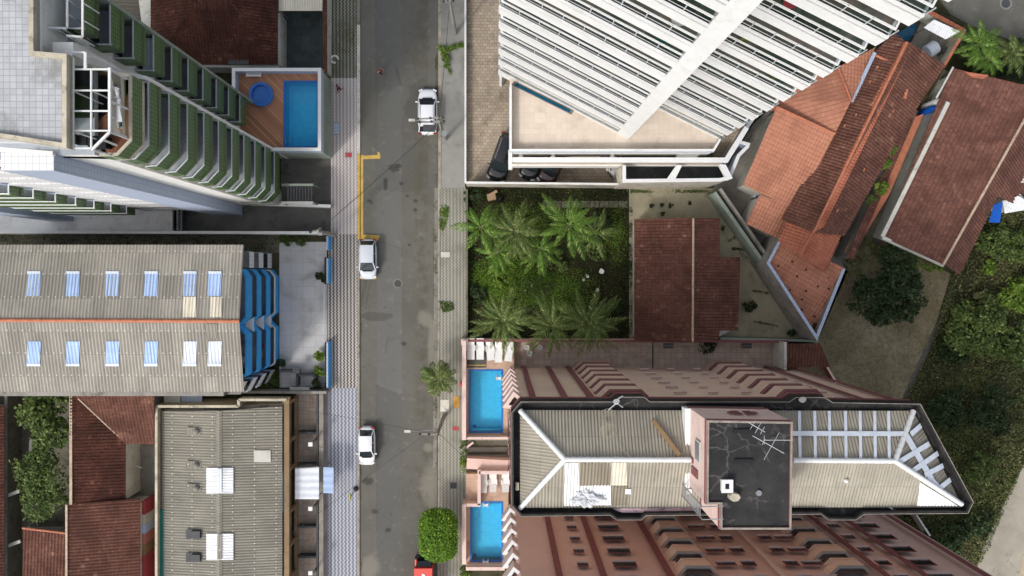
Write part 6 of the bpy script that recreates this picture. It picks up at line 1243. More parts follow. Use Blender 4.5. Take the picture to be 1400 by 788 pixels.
    for s in (-1, 1):
        for k in range(5):
            z = cz-.56+k*.28; w = .72*math.sqrt(max(.08, 1-((z-cz)/.7)**2)); mb.box((cx+s*(.2+w/2), yN+.02, z), (w, .04, .15), M['maroon'])
        mb.box((cx+s*.2, yN+.02, cz), (.10, .04, 1.35), M['maroon'])
    mb.build('emblem', th)
    xW = min(p.x for p in pt)-.02; mb = MB(); mb.box((xW-.02, P(957, 615, 25).y, 25.4), (.06, 1.3, 1.2), M['offwhite']); mb.box((xW-.04, P(957, 615, 25).y, 25.4), (.06, 1.1, 1.0), M['metal']); mb.build('hatch', th)
    mb = MB(); y = P(960, 648, 25).y; mb.box((xW-.02, y, 24.6), (.05, .5, 1.6), M['maroon']); mb.box((xW-.02, y+.6, 24.0), (.05, .3, .5), M['maroon']); mb.build('emblem', th)
    mb = MB()
    for dy in (0, .75): mb.bar(V(xW-.35, y-1.2-dy, 22.6), V(xW-.35, y-1.2-dy, hb+.5), .05, .05, M['metal'], up=V(0, 1, 0)); mb.bar(V(xW-.35, y-1.2-dy, hb+.5), V(xW+.9, y-1.2-dy, hb+.4), .05, .05, M['metal'])
    for k in range(15): mb.bar(V(xW-.35, y-1.2, 22.9+.32*k), V(xW-.35, y-1.95, 22.9+.32*k), .04, .04, M['metal'])
    mb.build('ladder', th)
    for x, y_, s in ((1017, 590, 1.2), (1017, 631, 1.1)): mb = MB(); q = P(x, y_, hb); mb.box((q.x, q.y, hb-.1), (s, .22, .12), M['bitumen_edge' if 0 else 'trim']); mb.build('drain_slot', th)
    return t
M['pinksplash'] = worn('pink paint splashes', c(196, 170, 176), .3, c(60, 56, 56), .9, 1.2)
tower_one()
def roof_things():
    hb = 27.3; q = P(992, 663, hb)
    t = thing('chimney', 'pale square chimney cap with a dark hole on the black roof', 'chimney', (q.x, q.y, hb-.05)); mb = MB(); mb.box((q.x, q.y, hb+.12), (.6, .66, .4), M['offwhite']); part('stack', mb, t); mb = MB(); band(mb, [V(q.x+a, q.y+b, 0) for a, b in ((-.34, -.38), (.34, -.38), (.34, .38), (-.34, .38))], .22, hb+.30, hb+.38, M['white2'], True); mb.box((q.x, q.y, hb+.325), (.3, .3, .02), M['trim']); part('cap', mb, t)
    mb = MB(); q = P(1002, 678, hb); mb.prism([V(q.x+.28*math.cos(a)*1.2, q.y+.25*math.sin(a), hb+.4) for a in [k*.9 for k in range(7)]], hb-.15, M['cream']); single('roof_box', mb, 'small beige vent lump just below the chimney on the black roof', 'vent', (q.x, q.y, hb-.15))
    mb = MB(); q = P(1037, 674, hb); mb.tube([q-V(0, 0, .15), q+V(0, 0, .1)], .17, M['metal'], 12); single('roof_vent', mb, 'little round grey vent in the middle of the black roof', 'vent', q-V(0, 0, .15))
    def antenna(label, a, b, cross, mast=.5):
        p, r_ = P(*a, hb+mast), P(*b, hb+mast); m0 = p.lerp(r_, .5); t = thing('television_antenna', label, 'antenna', (m0.x, m0.y, hb-.1), 'antennas on the black roof'); mb = MB(); mb.tube([V(m0.x, m0.y, hb-.15), m0], .03, M['metal'], 6); part('mast', mb, t); mb = MB(); mb.tube([p, r_], .02, M['rail'], 5)
        d = (r_-p).normalized(); s = V(-d.y, d.x, 0)
        for k, w in cross: c0 = p.lerp(r_, k); mb.tube([c0-s*w, c0+s*w], .014, M['rail'], 5)
        part('boom', mb, t)
    antenna('long television antenna lying diagonally on the black roof with one cross rod', (1029, 596), (1072, 620), ((.6, .9), (.35, .2))); antenna('television antenna at the top edge of the black roof', (1022, 577), (1046, 591), ((.3, .3), (.6, .35), (.85, .25)), .7); antenna('thin television antenna pointing to the right edge of the black roof', (1044, 602), (1084, 602), ((.02, .25),), .9)
    # dish, cable coils and heap on the corrugated roof
    q = P(843, 551, 22.6); t = thing('satellite_dish', 'small white satellite dish on the black gutter above the cable coil', 'satellite dish', (q.x, q.y, 21.75)); mb = MB(); mb.tube([V(q.x, q.y, 21.75), q], .03, M['metal'], 6); mb.tube([q, q+V(-.5, -.5, -.2)], .03, M['rail'], 5); mb.tube([q, q+V(.45, -.35, -.3)], .03, M['rail'], 5); mb.tube([q+V(-.1, .1, 0), q+V(.35, .5, .3)], .025, M['rail'], 5); part('bracket', mb, t); mb = MB(); mb.tube([q+V(0, 0, .02), q+V(-.02, .06, .1), q+V(-.04, .12, .14)], [.06, .18, .22], M['white2'], 14, True, True); part('dish', mb, t)
    q = P(1098, 549, 22.6); t = thing('satellite_dish', 'grey satellite dish on the gutter right of the black tank house', 'satellite dish', (q.x, q.y, 21.75)); mb = MB(); mb.tube([V(q.x, q.y, 21.75), q], .03, M['metal'], 6); part('bracket', mb, t); mb = MB(); mb.tube([q, q+V(-.06, .08, .1), q+V(-.09, .14, .14)], [.06, .18, .24], M['offwhite'], 14, True, True); part('dish', mb, t)
    for k, (x, y, lab) in enumerate(((831, 572, 'upper pale coil of cable on the corrugated roof'), (832, 592, 'lower pale coil of cable on the corrugated roof'))):
        mb = MB(); z = 22+1.7*(y-561)/67+.12; q = P(x, y, z)
        for j in range(5):
            rr = .58-.09*j; pts = [q+V(rr*math.cos(a)*random.uniform(.9, 1.1), rr*math.sin(a)*random.uniform(.9, 1.1), -.025*math.sin(a)*10*rr*.35+.04*j) for a in [i*.35 for i in range(19)]]; mb.tube(pts, .013, M['cream'], 5, True, False)
        single('cable_coil', mb, lab, 'cable', q, 'cable coils on the roof')
    mb = MB(); mb.tube([P(838, 598, 23.1), P(852, 616, 23.5), P(868, 629, 23.9)], .012, M['cream'], 5); single('cable', mb, 'thin cable running from the coils to the roof ridge', 'cable', P(852, 616, 23.4))
    # crumpled white heap
    bm_ = bmesh.new(); bmesh.ops.create_icosphere(bm_, subdivisions=4, radius=1); rr = np.random.default_rng(4)
    from mathutils import noise as mn
    for v in bm_.verts:
        p = v.co.copy(); k = 1+.75*mn.noise(p*1.6+V(3, 1, 2))+.42*mn.noise(p*4.1)+.25*mn.noise(p*8); v.co = V(p.x*.78*k, p.y*.5*k, max(-.1, p.z*.42*k))
    me = bpy.data.meshes.new('plastic_sheet'); bm_.to_mesh(me); bm_.free(); me.materials.append(M['heap']); o = bpy.data.objects.new('plastic_sheet', me); COL.objects.link(o); q = P(803, 681, 22.45); o.location = q; tag(o, 'crumpled white plastic sheeting heaped at the roof edge', 'plastic sheet')
    mb = MB(); q = P(707, 664, 21.8); mb.box((q.x, q.y, 21.95), (.22, .5, .25), M['cream']); single('roof_box', mb, 'small beige box in the black gutter on the street side', 'box', (q.x, q.y, 21.8))
    mb = MB(); q = P(1217, 695, 21.9); mb.tube([q+V(-.25, .15, 0), q+V(.1, 0, .05), q+V(.15, -.25, .05), q+V(.3, -.1, 0)], .06, M['white2'], 6); single('cloth', mb, 'white rag lying in the lower black gutter', 'rag', q)
roof_things()
def tower_two():
    t = thing('pink_tower', 'second pink apartment tower whose windowed front rises past the bottom edge', 'apartment tower', g(930, 740)); Hh = 22.5
    Wp = gp([(694, 700), (704, 686), (1190, 686), (1236, 775), (1228, 785), (694, 785)]); mb = MB(); mb.prism(up(Wp, 21.0), 0, M['pinkred'], M['pinkred']); part('wall', mb, t)
    Ow = inset(Wp, -.45); mb = MB(); band(mb, ccw(Ow), .16, 20.8, 22.5, M['bitumen'], True); mb.prism([V(p.x, p.y, 21.7) for p in inset(Ow, .16)], 20.8, M['bitumen']); part('gutter', mb, t)
    q = inset(Ow, .9); q = ccw(q); mb = MB(); cx = [V(sum(p.x for p in q)/len(q), sum(p.y for p in q)/len(q), 23.7)]
    for i in range(len(q)): a, b = q[i], q[(i+1) % len(q)]; mb.corr([V(a.x, a.y, 22), V(b.x, b.y, 22), cx[0]], M['roofsheet'], .21, .03)
    part('roof', mb, t)
    wins = []
    for k in range(7):
        z = 2.75+2.88*k
        for x0, x1, hh in ((765, 775, .62), (803, 826, .95), (912, 931, .55), (939, 952, .8), (984, 997, .8), (1003, 1022, .55), (1082, 1094, .8), (1118, 1140, 1.1)): wins.append((x0, x1, z, hh))
    lev = [.9+2.95*k for k in range(7)]
    facade(t, 686, [(865, 874, 900, 909, 675.5), (1021, 1032, 1058, 1068, 675.5)], [(743, .45, 'maroon'), (788, .45, 'maroon'), (856, .5, 'maroon'), (969, .28, 'pinklight'), (1074, .42, 'maroon'), (1113, .42, 'maroon'), (1174, .42, 'maroon')], wins, 21.0, levels=lev, rimm='greyrail', pinkb='pink')
    west_bays(t, g(694, 699), g(703.5, 686.5), [3.2+2.9*k for k in range(6)], white=True)
    for k in range(6):
        for y in (710, 735, 760): m2 = MB(); p = g(694, y); m2.box((p.x, p.y, 2.6+2.9*k), (.06, 1.2, 1.0), M['glass']); part('window', m2, t)
tower_two()
# ================================================================ street-side pools of the pink towers
wall_runs = [(((634.5, 466), (634.5, 602)), 'long light pink street wall beside the upper tower pool'), (((634.5, 690), (634.5, 772)), 'light pink street wall beside the lower tower pool')]
for (a, b), lab in wall_runs: wall_thing('boundary_wall', lab, [(a, b)], 2.1, .34, 'pinklight', 'pink', group='pink walls of the tower pools')
mb = MB(); q = P(635, 468, 1.9); mb.box((q.x, q.y, .95), (.6, .55, 1.9), M['pinkred']); single('gate_pillar', mb, 'dark pink pillar at the upper end of the street wall', 'pillar', (q.x, q.y, 0))
wall_thing('boundary_wall', 'light pink cross wall below the upper tower pool', [((634, 599.5), (694, 599.5))], 1.9, .22, 'pinklight', 'pink')
wall_thing('boundary_wall', 'stepped light pink wall above the lower tower pool', [((634, 691), (657, 691)), ((655, 691), (655, 643)), ((655, 646.5), (694, 646.5))], 2.0, .28, 'pinklight', 'pink')
wall_thing('boundary_wall', 'rose coloured entrance slab wall between the two pools', [((638, 634), (695, 637))], 1.4, .95, 'pinkred', 'pinkred')
wall_thing('boundary_wall', 'light pink wall along the bottom of the lower tower pool', [((637, 778), (690, 778))], 1.8, .3, 'pinklight', 'pink'); wall_thing('railing_wall', 'thin pale rail just under the lower tower pool', [((638, 773), (690, 773))], 1.5, .1, 'pinklight', 'pink')
DH = .95
def decks():
    t = thing('pool_terrace', 'tan tiled terrace around the upper tower pool', 'terrace', g(664, 540)); mb = MB(); deck_with_hole(mb, (637, 470, 703, 600), (643, 507.5, 685.5, 590), DH, M['pooldeck'], DH-.02); part('deck', mb, t)
    mb = MB(); mb.slab(flat(rect(638, 469, 665, 503), DH+.03), .03, M['conc_dark']); part('dark_mat', mb, t); mb = MB(); mb.slab(flat(rect(638, 499, 664, 500.3), DH+.045), .01, M['yellow']);  part('yellow_line', mb, t)
    t = thing('pool_terrace', 'tan tiled terrace around the lower tower pool', 'terrace', g(664, 720)); mb = MB(); deck_with_hole(mb, (637, 648, 695, 776), (645, 688, 685.5, 766), DH, M['pooldeck'], DH-.02); part('deck', mb, t)
    pool(643, 507.5, 685.5, 590, DH, 'upper bright blue tower pool below the sun loungers', 'pooltile', .92, 'tower pools by the street'); pool(645, 688, 685.5, 766, DH, 'lower bright blue tower pool beside the trimmed round tree', 'pooltile', .92, 'tower pools by the street')
    for (x0, x1, ys, yd) in ((644, 685, 588, 583), (646, 685, 690, 759)):
        mb = MB(); mb.slab(flat(rect(x0, ys-1.5, x1, ys+1.5), DH-.30), .5, M['pooltile']); s0 = [o for o in bpy.data.objects if o.name.startswith('swimming_pool') and abs(o.location.y-P(664, (547 if ys < 600 else 727), DH).y) < 1.5][0]; part('bench_step', mb, s0)
        mb = MB(); q = P(649, yd, DH-.9); mb.box((q.x, q.y, DH-.89), (.28, .28, .03), M['poolrim']); part('drain', mb, s0)
    for i, (x, y, lab) in enumerate(((682, 516, 'white ladder in the upper right corner of the upper tower pool'), (664, 689, 'white pool steps on the top rim of the lower tower pool'), (664, 767, 'white pool fitting on the bottom rim of the lower tower pool'))):
        q = P(x, y, DH); l = thing('pool_ladder', lab, 'ladder', q, 'ladders of the tower pools'); mb = MB()
        for s in (-.22, .22): mb.tube([q+V(s, -.3, -.3), q+V(s, -.2, .45), q+V(s, .2, .45), q+V(s, .25, .0)], .03, M['plastic'], 6)
        part('handrail', mb, l); m2 = MB(); m2.box((q.x, q.y-.1, DH+.06), (.42, .22, .06), M['plastic']); part('step', m2, l)
    sheet('entrance_path', rect(637, 603, 694, 628), .02, M['mossy']); sheet('entrance_path', rect(637, 650, 653, 688), .02, M['wave_right'])
    for y in (612, 622): mb = MB(); mb.prism(flat(rect(637, y, 694, y+6), .25), 0, M['conc_mid']); p = g(665, y); single('entrance_step', mb, ['upper', 'lower'][y > 615]+' mossy grey step of the entrance between the pools', 'step', p, 'entrance steps between the pools')
    mb = MB(); mb.bar(P(638, 612, .9), P(647, 605, .9), .18, .14, M['pinklight']); mb.bar(P(638, 612, .8), P(638.5, 612.5, .0), .12, .12, M['pinklight'], up=V(0, 1, 0)); single('handrail', mb, 'short pink slanted handrail at the entrance steps', 'handrail', g(642, 609))
decks()
def lounger(p, rz, label):
    t = thing('sun_lounger', label, 'sun lounger', (0, 0, 0), 'white sun loungers by the tower pools'); mb = MB()
    mb.slab([V(-.33, -.95, .34), V(.33, -.95, .34), V(.33, .3, .34), V(-.33, .3, .34)], .05, M['plastic']); part('seat', mb, t)
    mb = MB(); mb.slab([V(-.33, .31, .34), V(.33, .31, .34), V(.30, .98, .62), V(-.30, .98, .62)], .05, M['plastic']); part('backrest', mb, t)
    for s in (-1, 1):
        for y in (-.8, .5): m2 = MB(); m2.bar(V(s*.28, y, 0), V(s*.28, y, .31), .06, .06, M['plastic'], up=V(0, 1, 0)); part('leg', m2, t)
        m2 = MB(); m2.bar(V(s*.36, -.1, .5), V(s*.36, .35, .52), .06, .04, M['plastic']); m2.bar(V(s*.36, -.1, .3), V(s*.36, -.1, .5), .04, .04, M['plastic'], up=V(0, 1, 0)); part('armrest', m2, t)
    t.location = p; t.rotation_euler = (0, 0, rz); return t
for x, y, rz, lab in ((644, 477, 0, 'white sun lounger in the corner next to the street wall, first from the left'), (656.5, 477, 0, 'white sun lounger second from the street wall'), (670, 478, .1, 'white sun lounger half hidden under the palm leaves, third from the street wall'), (681.5, 481, 0, 'white sun lounger under the palm tips, pushed nearer the pool'), (696, 479.5, -.1, 'white sun lounger at the right end of the upper row'),
                      (661, 657, math.pi, 'white sun lounger by the stepped pink wall, left of the lower three'), (674, 656, math.pi, 'white sun lounger in the middle of the lower three'), (691, 656, math.pi, 'white sun lounger against the tower wall, right of the lower three')):
    lounger(P(x, y, DH+(.03 if x < 666 and y < 600 else 0)), rz, lab)
def pchair(p, rz, label):
    t = thing('plastic_chair', label, 'chair', (0, 0, 0), 'white chairs by the upper pool'); mb = MB(); mb.slab([V(.25*math.cos(a), .25*math.sin(a), .44) for a in [k*math.pi/5 for k in range(10)]], .05, M['plastic']); part('seat', mb, t)
    mb = MB(); pts = [V(.27*math.cos(a), .27*math.sin(a), 0) for a in [k*.4 for k in range(9)]]; band(mb, pts, .04, .44, .82, M['plastic']); part('backrest', mb, t)
    for a in (.8, 2.35, 3.9, 5.5): m2 = MB(); m2.bar(V(.2*math.cos(a), .2*math.sin(a), .42), V(.25*math.cos(a), .25*math.sin(a), 0), .05, .05, M['plastic'], up=V(0, 1, 0)); part('leg', m2, t)
    t.location = p; t.rotation_euler = (0, 0, rz)
pchair(P(720, 475, .01), .4, 'white plastic chair right of the loungers, farther from the pool'); pchair(P(724, 482, .01), 2.2, 'white plastic chair right of the loungers, nearer the pool'); pchair(P(738, 475, .01), 1.0, 'white plastic chair half under the middle palm')
mb = MB(); p = g(633, 524); mb.box((p.x-.1, p.y, .55), (.3, .45, .5), M['red']); mb.tube([V(p.x-.1, p.y, .8), V(p.x-.1, p.y, .95)], [.2, .05], M['red'], 10); single('post_box', mb, 'small red box on the outside of the pink street wall', 'box', (p.x-.1, p.y, .3))
for x, y, h2, lab, m in ((634, 605, 36, 'narrow strip hedge, dark at the top and yellow-green below, by the entrance', 'leaf'), (635, 778, 18, 'low plants at the lower end of the pink street wall', 'leaf')):
    bl = []; 
    for k in range(6 if h2 > 20 else 3): yy = y+k*7.5; q = P(x, yy, .8); bl.append((tuple(q), .36, .36, .5))
    hd = thing('hedge', lab, 'hedge', g(x, y), 'hedges along the pink wall'); n2 = len(bl)//2; leafcloud('foliage', bl[:n2], 420, .09, M['leaf'], hd); leafcloud('foliage', bl[n2:], 520, .09, M['leafbright'], hd)
for x, y, s, lab in ((842, 485, 1, 'thin dark gutter line across the brown court'),):
    mb = MB(); mb.slab(flat(rect(891.5, 468, 893.5, 503), .06), .04, M['conc_dark']); single('drain', mb, 'narrow dark drain across the brown tower court', 'drain', g(892, 485))
for x, y, lab in ((914, 473, 'square dark floor grate below the bungalow'), (1021, 473, 'square dark floor grate below the small shrub')):
    mb = MB(); mb.slab(flat(rect(x-7, y-3.5, x+7, y+3.5), .05), .03, M['conc_dark']); mb.bar(P(x-7, y, .06), P(x+7, y, .06), .05, .02, M['metal']); single('floor_grate', mb, lab, 'grate', g(x, y), 'grates of the tower court')
tree('shrub', 'dark climbing plant beside the small red tiled hut', 'shrub', g(1070, 488), [(lt(1070, 474, .5), .3, .3, .3), (lt(1068, 484, .5), .35, .3, .35), (lt(1070, 498, .7), .5, .45, .5)], 480, .1, M['leafdark'], None, .03)
wall_thing('boundary_wall', 'thin pale slanted wall beside the second pink tower', [((1253, 704), (1272, 733))], 1.6, .16, 'offwhite', 'greywall')
# ================================================================ street things
c1 = put(make_car('white sport utility vehicle under the transformer pole, nose up the street', M['carwhite'], 4.15, 1.78, 1.58, .98, .22, suv=True, rear=.40, screen=.66), g(585.5, 155, .0), 0)
c2 = put(make_car('silvery white hatchback in the yellow loading bay, nose down the street', M['carsilver'], 3.65, 1.64, 1.48, .78, .2, rear=.40, screen=.70), g(504.5, 354.5, .0), math.pi)
c3 = put(make_car('white saloon car at the kerb opposite the lower pool, nose down the street', M['carwhite'], 3.55, 1.55, 1.40, .80, .30, rear=.48, screen=.60), g(503, 607.5, 0), math.pi)
grp = 'cars in the car park'
c4 = put(make_car('black sport utility vehicle parked askew, half under the terrace edge', M['carblack'], 4.5, 1.85, 1.6, .95, .25, suv=True, rear=.4, group=grp), g(687.5, 217, .01), R(-20)+math.pi)
c5 = put(make_car('dark maroon car with its nose out from under the white fascia', M['carmaroon'], 4.2, 1.75, 1.45, .95, .4, group=grp), g(757, 225, .01), R(-28)+math.pi)
c6 = put(make_car('dark grey car almost hidden under the white fascia', M['carblack'], 4.1, 1.7, 1.45, .9, .4, group=grp), g(730, 218, .01), R(-22)+math.pi)
c7 = put(make_car('white car at the right end of the garage, only its nose showing', M['carwhite'], 4.2, 1.72, 1.45, .95, .4, group=grp), g(832, 216, .01), R(35)+math.pi)
def red_van():
    t = thing('delivery_van', 'red box van with a white mark on its roof, cut by the bottom edge', 'van', (0, 0, 0)); mb = MB()
    mb.prism([V(x, y, 2.3) for x, y in ((-.80, -2.4), (.80, -2.4), (.80, 1.45), (-.80, 1.45))], .45, M['carred']); bd = part('cargo_box', mb, t)
    mb = MB(); L = [V(-.74, 1.47, 0), V(.74, 1.47, 0), V(.70, 2.25, 0), V(-.70, 2.25, 0)]; mb.prism(up(L, 1.0), .35, M['trim']); mb.prism([V(-.7, 1.47, 1.85), V(.7, 1.47, 1.85), V(.64, 1.9, 1.7), V(-.64, 1.9, 1.7)], 1.0, M['carglass']); part('cab', mb, t)
    for s in (-1,): mb = MB(); mb.tube([V(s*.68, 1.5, 1.7), V(s*.68, 2.1, 1.75)], [.11, .11], M['carred'], 10); part('exhaust_stack', mb, t)
    for s in (-1, 1):
        for y in (-1.6, 1.6): m2 = MB(); m2.tube([V(s*.78-.1, y, .32), V(s*.78+.1, y, .32)], .32, M['rubber'], 16, False); part('wheel', m2, t)
        m2 = MB(); m2.box((s*.55, 2.26, .7), (.25, .05, .16), M['lamp']); part('headlight', m2, t)
    mb = MB(); q = []
    mb.slab([V(.02+.14*math.copysign(abs(math.cos(a))**.5, math.cos(a)), .82+.15*math.copysign(abs(math.sin(a))**.5, math.sin(a)), 2.325) for a in [k*math.pi/8+.01 for k in range(16)]], .02, M['white2'])
    for k, (w, dx) in enumerate(((.05, .0), (.09, .01), (.04, -.01), (.10, 0), (.05, .02), (.09, 0), (.04, .0), (.10, .01), (.06, 0), (.09, 0), (.05, .01))): mb.slab([V(.02+dx-w, .52-.105*k, 2.324), V(.02+dx+w, .52-.105*k, 2.324), V(.02+dx+w, .57-.105*k, 2.324), V(.02+dx-w, .57-.105*k, 2.324)], .02, M['white2'])
    mb.slab([V(-.0, -.62, 2.322), V(.035, -.62, 2.322), V(.035, .57, 2.322), V(0, .57, 2.322)], .02, M['white2']); mb.build('marking', bd)
    t.location = g(581.5, 778-0, 0)+V(0, -.6, 0); return t
red_van()
# trimmed tree, street palm
b = g(606, 712); cx = P(599, 732, 3.0)
tree('trimmed_tree', 'dense round-cornered trimmed green tree overhanging the kerb', 'tree', b, [((cx.x, cx.y, 2.9), 1.74, 2.4, 1.1), ((cx.x-.62, cx.y-.95, 2.8), 1.1, 1.35, 1.05), ((cx.x+.62, cx.y-.95, 2.8), 1.1, 1.35, 1.05), ((cx.x-.62, cx.y+.95, 2.8), 1.1, 1.35, 1.05), ((cx.x+.62, cx.y+.95, 2.8), 1.1, 1.35, 1.05)], 17000, .085, leafm('trimmed leaves', c(56, 92, 22), c(116, 154, 44), c(146, 174, 66), .6, .25, 1.2), None, .16, .55, clip=True)
tp = P(598, 518, 3.4); palm('street_palm', 'lone palm at the kerb beside the upper tower pool', g(601, 512), tp, 24, 1.9, M['palm'], 'palm tree', None, seed=31, droop=1.15, width=.75, lift=.55)
# creeping green patches on the pavement
def patch(name, L, n, size, m, label, z=.16, hv=.3, dens=None): tag(ground_leaves(name, gp(L), n, size, M[m], label, z=z, hvar=hv, dens=dens), None, None)
bl = [(tuple(P(x, y, hh)), rx, ry, .22) for x, y, hh, rx, ry in ((602, 66, .3, .35, .3), (609, 69, .4, .5, .35), (618, 66, .4, .5, .28), (627, 63, .3, .45, .22), (633, 62, .25, .25, .15), (610, 80, .4, .4, .45), (612, 91, .3, .28, .4), (615, 99, .25, .18, .25), (605, 76, .3, .25, .3))]
tree('creeper', 'bright green creeping bush spilling over the grey pavement at the upper right kerb', 'bush', g(609, 70), bl, 1500, .10, M['leafbright'], None, .03)
patch('grass_tuft', [(601, 279), (614, 282), (612, 300), (606, 316), (601, 312)], 420, .10, 'leafbright', 'yellow-green weeds in the pavement beside the bright palm', .15, .15, lambda x, y: bumpy(x, y, 2.0))
patch('grass_tuft', [(600, 412), (618, 414), (622, 424), (606, 428)], 300, .10, 'leaf', 'weed tuft on the pavement opposite the blue building', .15, .2)
patch('kerb_weeds', rect(595, 60, 599, 258), 700, .06, 'scrub', 'weeds along the right-hand kerb, upper stretch', .02, .08, lambda x, y: bumpy(x, y, 1.1)**2)
patch('kerb_weeds', rect(592, 258, 599, 700), 900, .06, 'scrub', 'weeds along the right-hand kerb, lower stretch', .02, .08, lambda x, y: bumpy(x, y, 1.1)**3)
patch('kerb_weeds', rect(489, 390, 495, 788), 800, .05, 'scrub', 'weeds along the left-hand kerb', .02, .06, lambda x, y: bumpy(x, y, 1.3)**3)
patch('pavement_moss', rect(452, 40, 486, 74), 800, .05, 'scrub', 'moss on the old mosaic pavement at the upper left', .14, .03, lambda x, y: bumpy(x, y, 1.4)**2)
patch('verge', [(443, 148), (452, 140), (451, 190), (444, 186)], 260, .1, 'scrub', 'dry plants at the foot of the timber pool terrace', .1, .4)
# covers let into the pavement
for x, y, w, h2, m, lab in ((476.5, 212, 8, 5.5, 'red', 'faded red cover plate in the mosaic pavement near the loading bay'), (624, 550, 8, 15, 'ochre', 'ochre cover plate in the pavement beside the upper pool'), (623, 586, 8, 5.5, 'red', 'faded red cover plate in the pavement beside the upper pool'), (620, 664, 9, 8, 'darkmetal', 'dark square cover plate in the pavement near the lower pool'), (460, 176, 8, 15, 'bluetile', 'grey repair plate in the mosaic pavement beside the timber terrace')):
    t = thing('cover_plate', lab, 'cover plate', g(x, y, .13)); mb = MB(); mb.slab(flat(rect(x-w/2, y-h2/2, x+w/2, y+h2/2), .15), .03, M[m]); part('plate', mb, t); mb = MB(); band(mb, ccw(flat(rect(x-w/2, y-h2/2, x+w/2, y+h2/2), .15)), -.05, .12, .145, M['conc_mid'], True); part('frame', mb, t)
# utility poles
def pole(label, top, h, arms, extra=True, base=None):
    p = P(*top, h); b = V(p.x, p.y, 0.13); t = thing('utility_pole', label, 'utility pole', b, 'utility poles'); mb = MB(); mb.tube([b, V(p.x, p.y, h*.6), p], [.19, .15, .11], M['polec'], 10); part('mast', mb, t)
    for (a, e, z) in arms:
        q0, q1 = P(*a, z), P(*e, z); mb = MB(); mb.bar(q0, q1, .12, .11, M['polec']); ar = part('crossarm', mb, t)
        for k in (0.04, .5, .96): q = q0.lerp(q1, k); mb = MB(); mb.tube([q+V(0, 0, .05), q+V(0, 0, .16), q+V(0, 0, .26)], [.09, .11, .05], M['darkmetal'], 8); mb.build('insulator', ar)
    return t, p
t1, p1 = pole('concrete pole with a transformer and double crossarm beside the white utility vehicle', (600, 166), 8.8, (((570, 163), (607, 161), 8.6), ((572, 167.5), (608, 166.5), 8.4)))
mb = MB(); q = P(607, 184, 6.0); mb.tube([q-V(0, 0, .5), q+V(0, 0, .4)], .27, M['metal'], 14); part('transformer', mb, t1)
mb = MB(); q = P(587, 175, 7.8); mb.box((q.x, q.y, 7.8), (1.0, .5, .12), M['darkmetal']); mb.bar(p1+V(0, 0, -1.2), q, .08, .08, M['metal']); part('switch_box', mb, t1)
mb = MB(); l0 = P(603, 168, 7.2); l1 = P(563, 164.5, 7.8); mb.tube([l0, l1], .035, M['metal'], 6); mb.box((l1.x, l1.y, 7.78), (.5, .2, .12), M['offwhite']); part('street_lamp', mb, t1)
t2, p2 = pole('concrete pole with one short white crossarm near the upper tower pool', (598, 594), 8.8, (((573, 593.5), (600, 594), 8.6),))
mb = MB(); l0 = V(p2.x, p2.y, 7.0); l1 = P(557, 590, 7.6); mb.tube([l0, l1], .03, M['metal'], 6); mb.box((l1.x, l1.y, 7.58), (.5, .2, .12), M['offwhite']); part('street_lamp', mb, t2)
t3, p3 = pole('slim pole at the top corner of the grey yard', (434, 316), 7.5, (((424, 318), (440, 312), 7.3),))
mb = MB(); q = P(438, 319, 6.2); mb.box((q.x, q.y, 6.2), (.4, .35, .5), M['metal']); part('meter_box', mb, t3)
t4, p4 = pole('short pole cut close to the top edge on the grey pavement', (615, 2), 8.8, (((606, 3), (620, 2), 8.5),))
def wire(label, a, b, sag=.35, r=.018, group='overhead cables'):
    a, b = Vector(a), Vector(b); mb = MB(); mb.tube([a.lerp(b, k/14)-V(0, 0, sag*4*(k/14)*(1-k/14)) for k in range(15)], r, M['wire'], 5, True, False); single('power_line', mb, label, 'cable', a, group)
wire('cable slanting across the street from the yard pole to the transformer pole', p3+V(0, 0, -.2), p1+V(0, 0, -.6), .3, .025)
wire('cable along the right kerb between the two crossarm poles', p1+V(.2, 0, -.1), p2+V(.1, 0, -.1), .4); wire('cable along the right kerb over the trimmed tree', p2+V(0, 0, -.1), V(p2.x-.1, p2.y-34, 8.7), .3, .03); wire('cable along the right kerb at the top of the street', p1, p4, .3)
wire('thin cable from the lower crossarm to the brown patio', p2+V(-.5, 0, -.3), P(407, 560, 4), .4, .014); wire('thin cable from the lower crossarm to the workshop front', p2+V(-.9, 0, -.3), P(392, 735, 3.4), .4, .014); wire('thin cable from the lower crossarm to the pink tower corner', p2+V(.1, 0, -.4), P(640, 632, 3), .2, .014)
# sign post in its tree pit
t = thing('sign_post', 'grey post with a small yellow-green sign in a dark round pit at the kerb', 'sign post', g(487, 668, .13)); mb = MB(); b = g(487, 668); mb.tube([V(b.x, b.y, .13), V(b.x, b.y, .3)], [.24, .2], M['trim'], 14); part('pit_cover', mb, t)
mb = MB(); mb.tube([V(b.x, b.y, .2), V(b.x-.02, b.y-.02, 3.2)], .04, M['metal'], 8); part('post', mb, t); mb = MB(); q = P(482.5, 683, 3.0); mb.box((b.x-.02, b.y-.02, 2.9), (.08, .5, .55), M['sign']); part('sign', mb, t)
# small things on the old pavement
t = thing('concrete_ring', 'grey rubble ring on the old mosaic pavement', 'rubble', g(458, 82, .13)); mb = MB(); p = g(458, 82); mb.tube([V(p.x+.32*math.cos(a), p.y+.32*math.sin(a), .2) for a in [k*.5 for k in range(11)]], .09, M['conc_light'], 6); part('ring', mb, t)
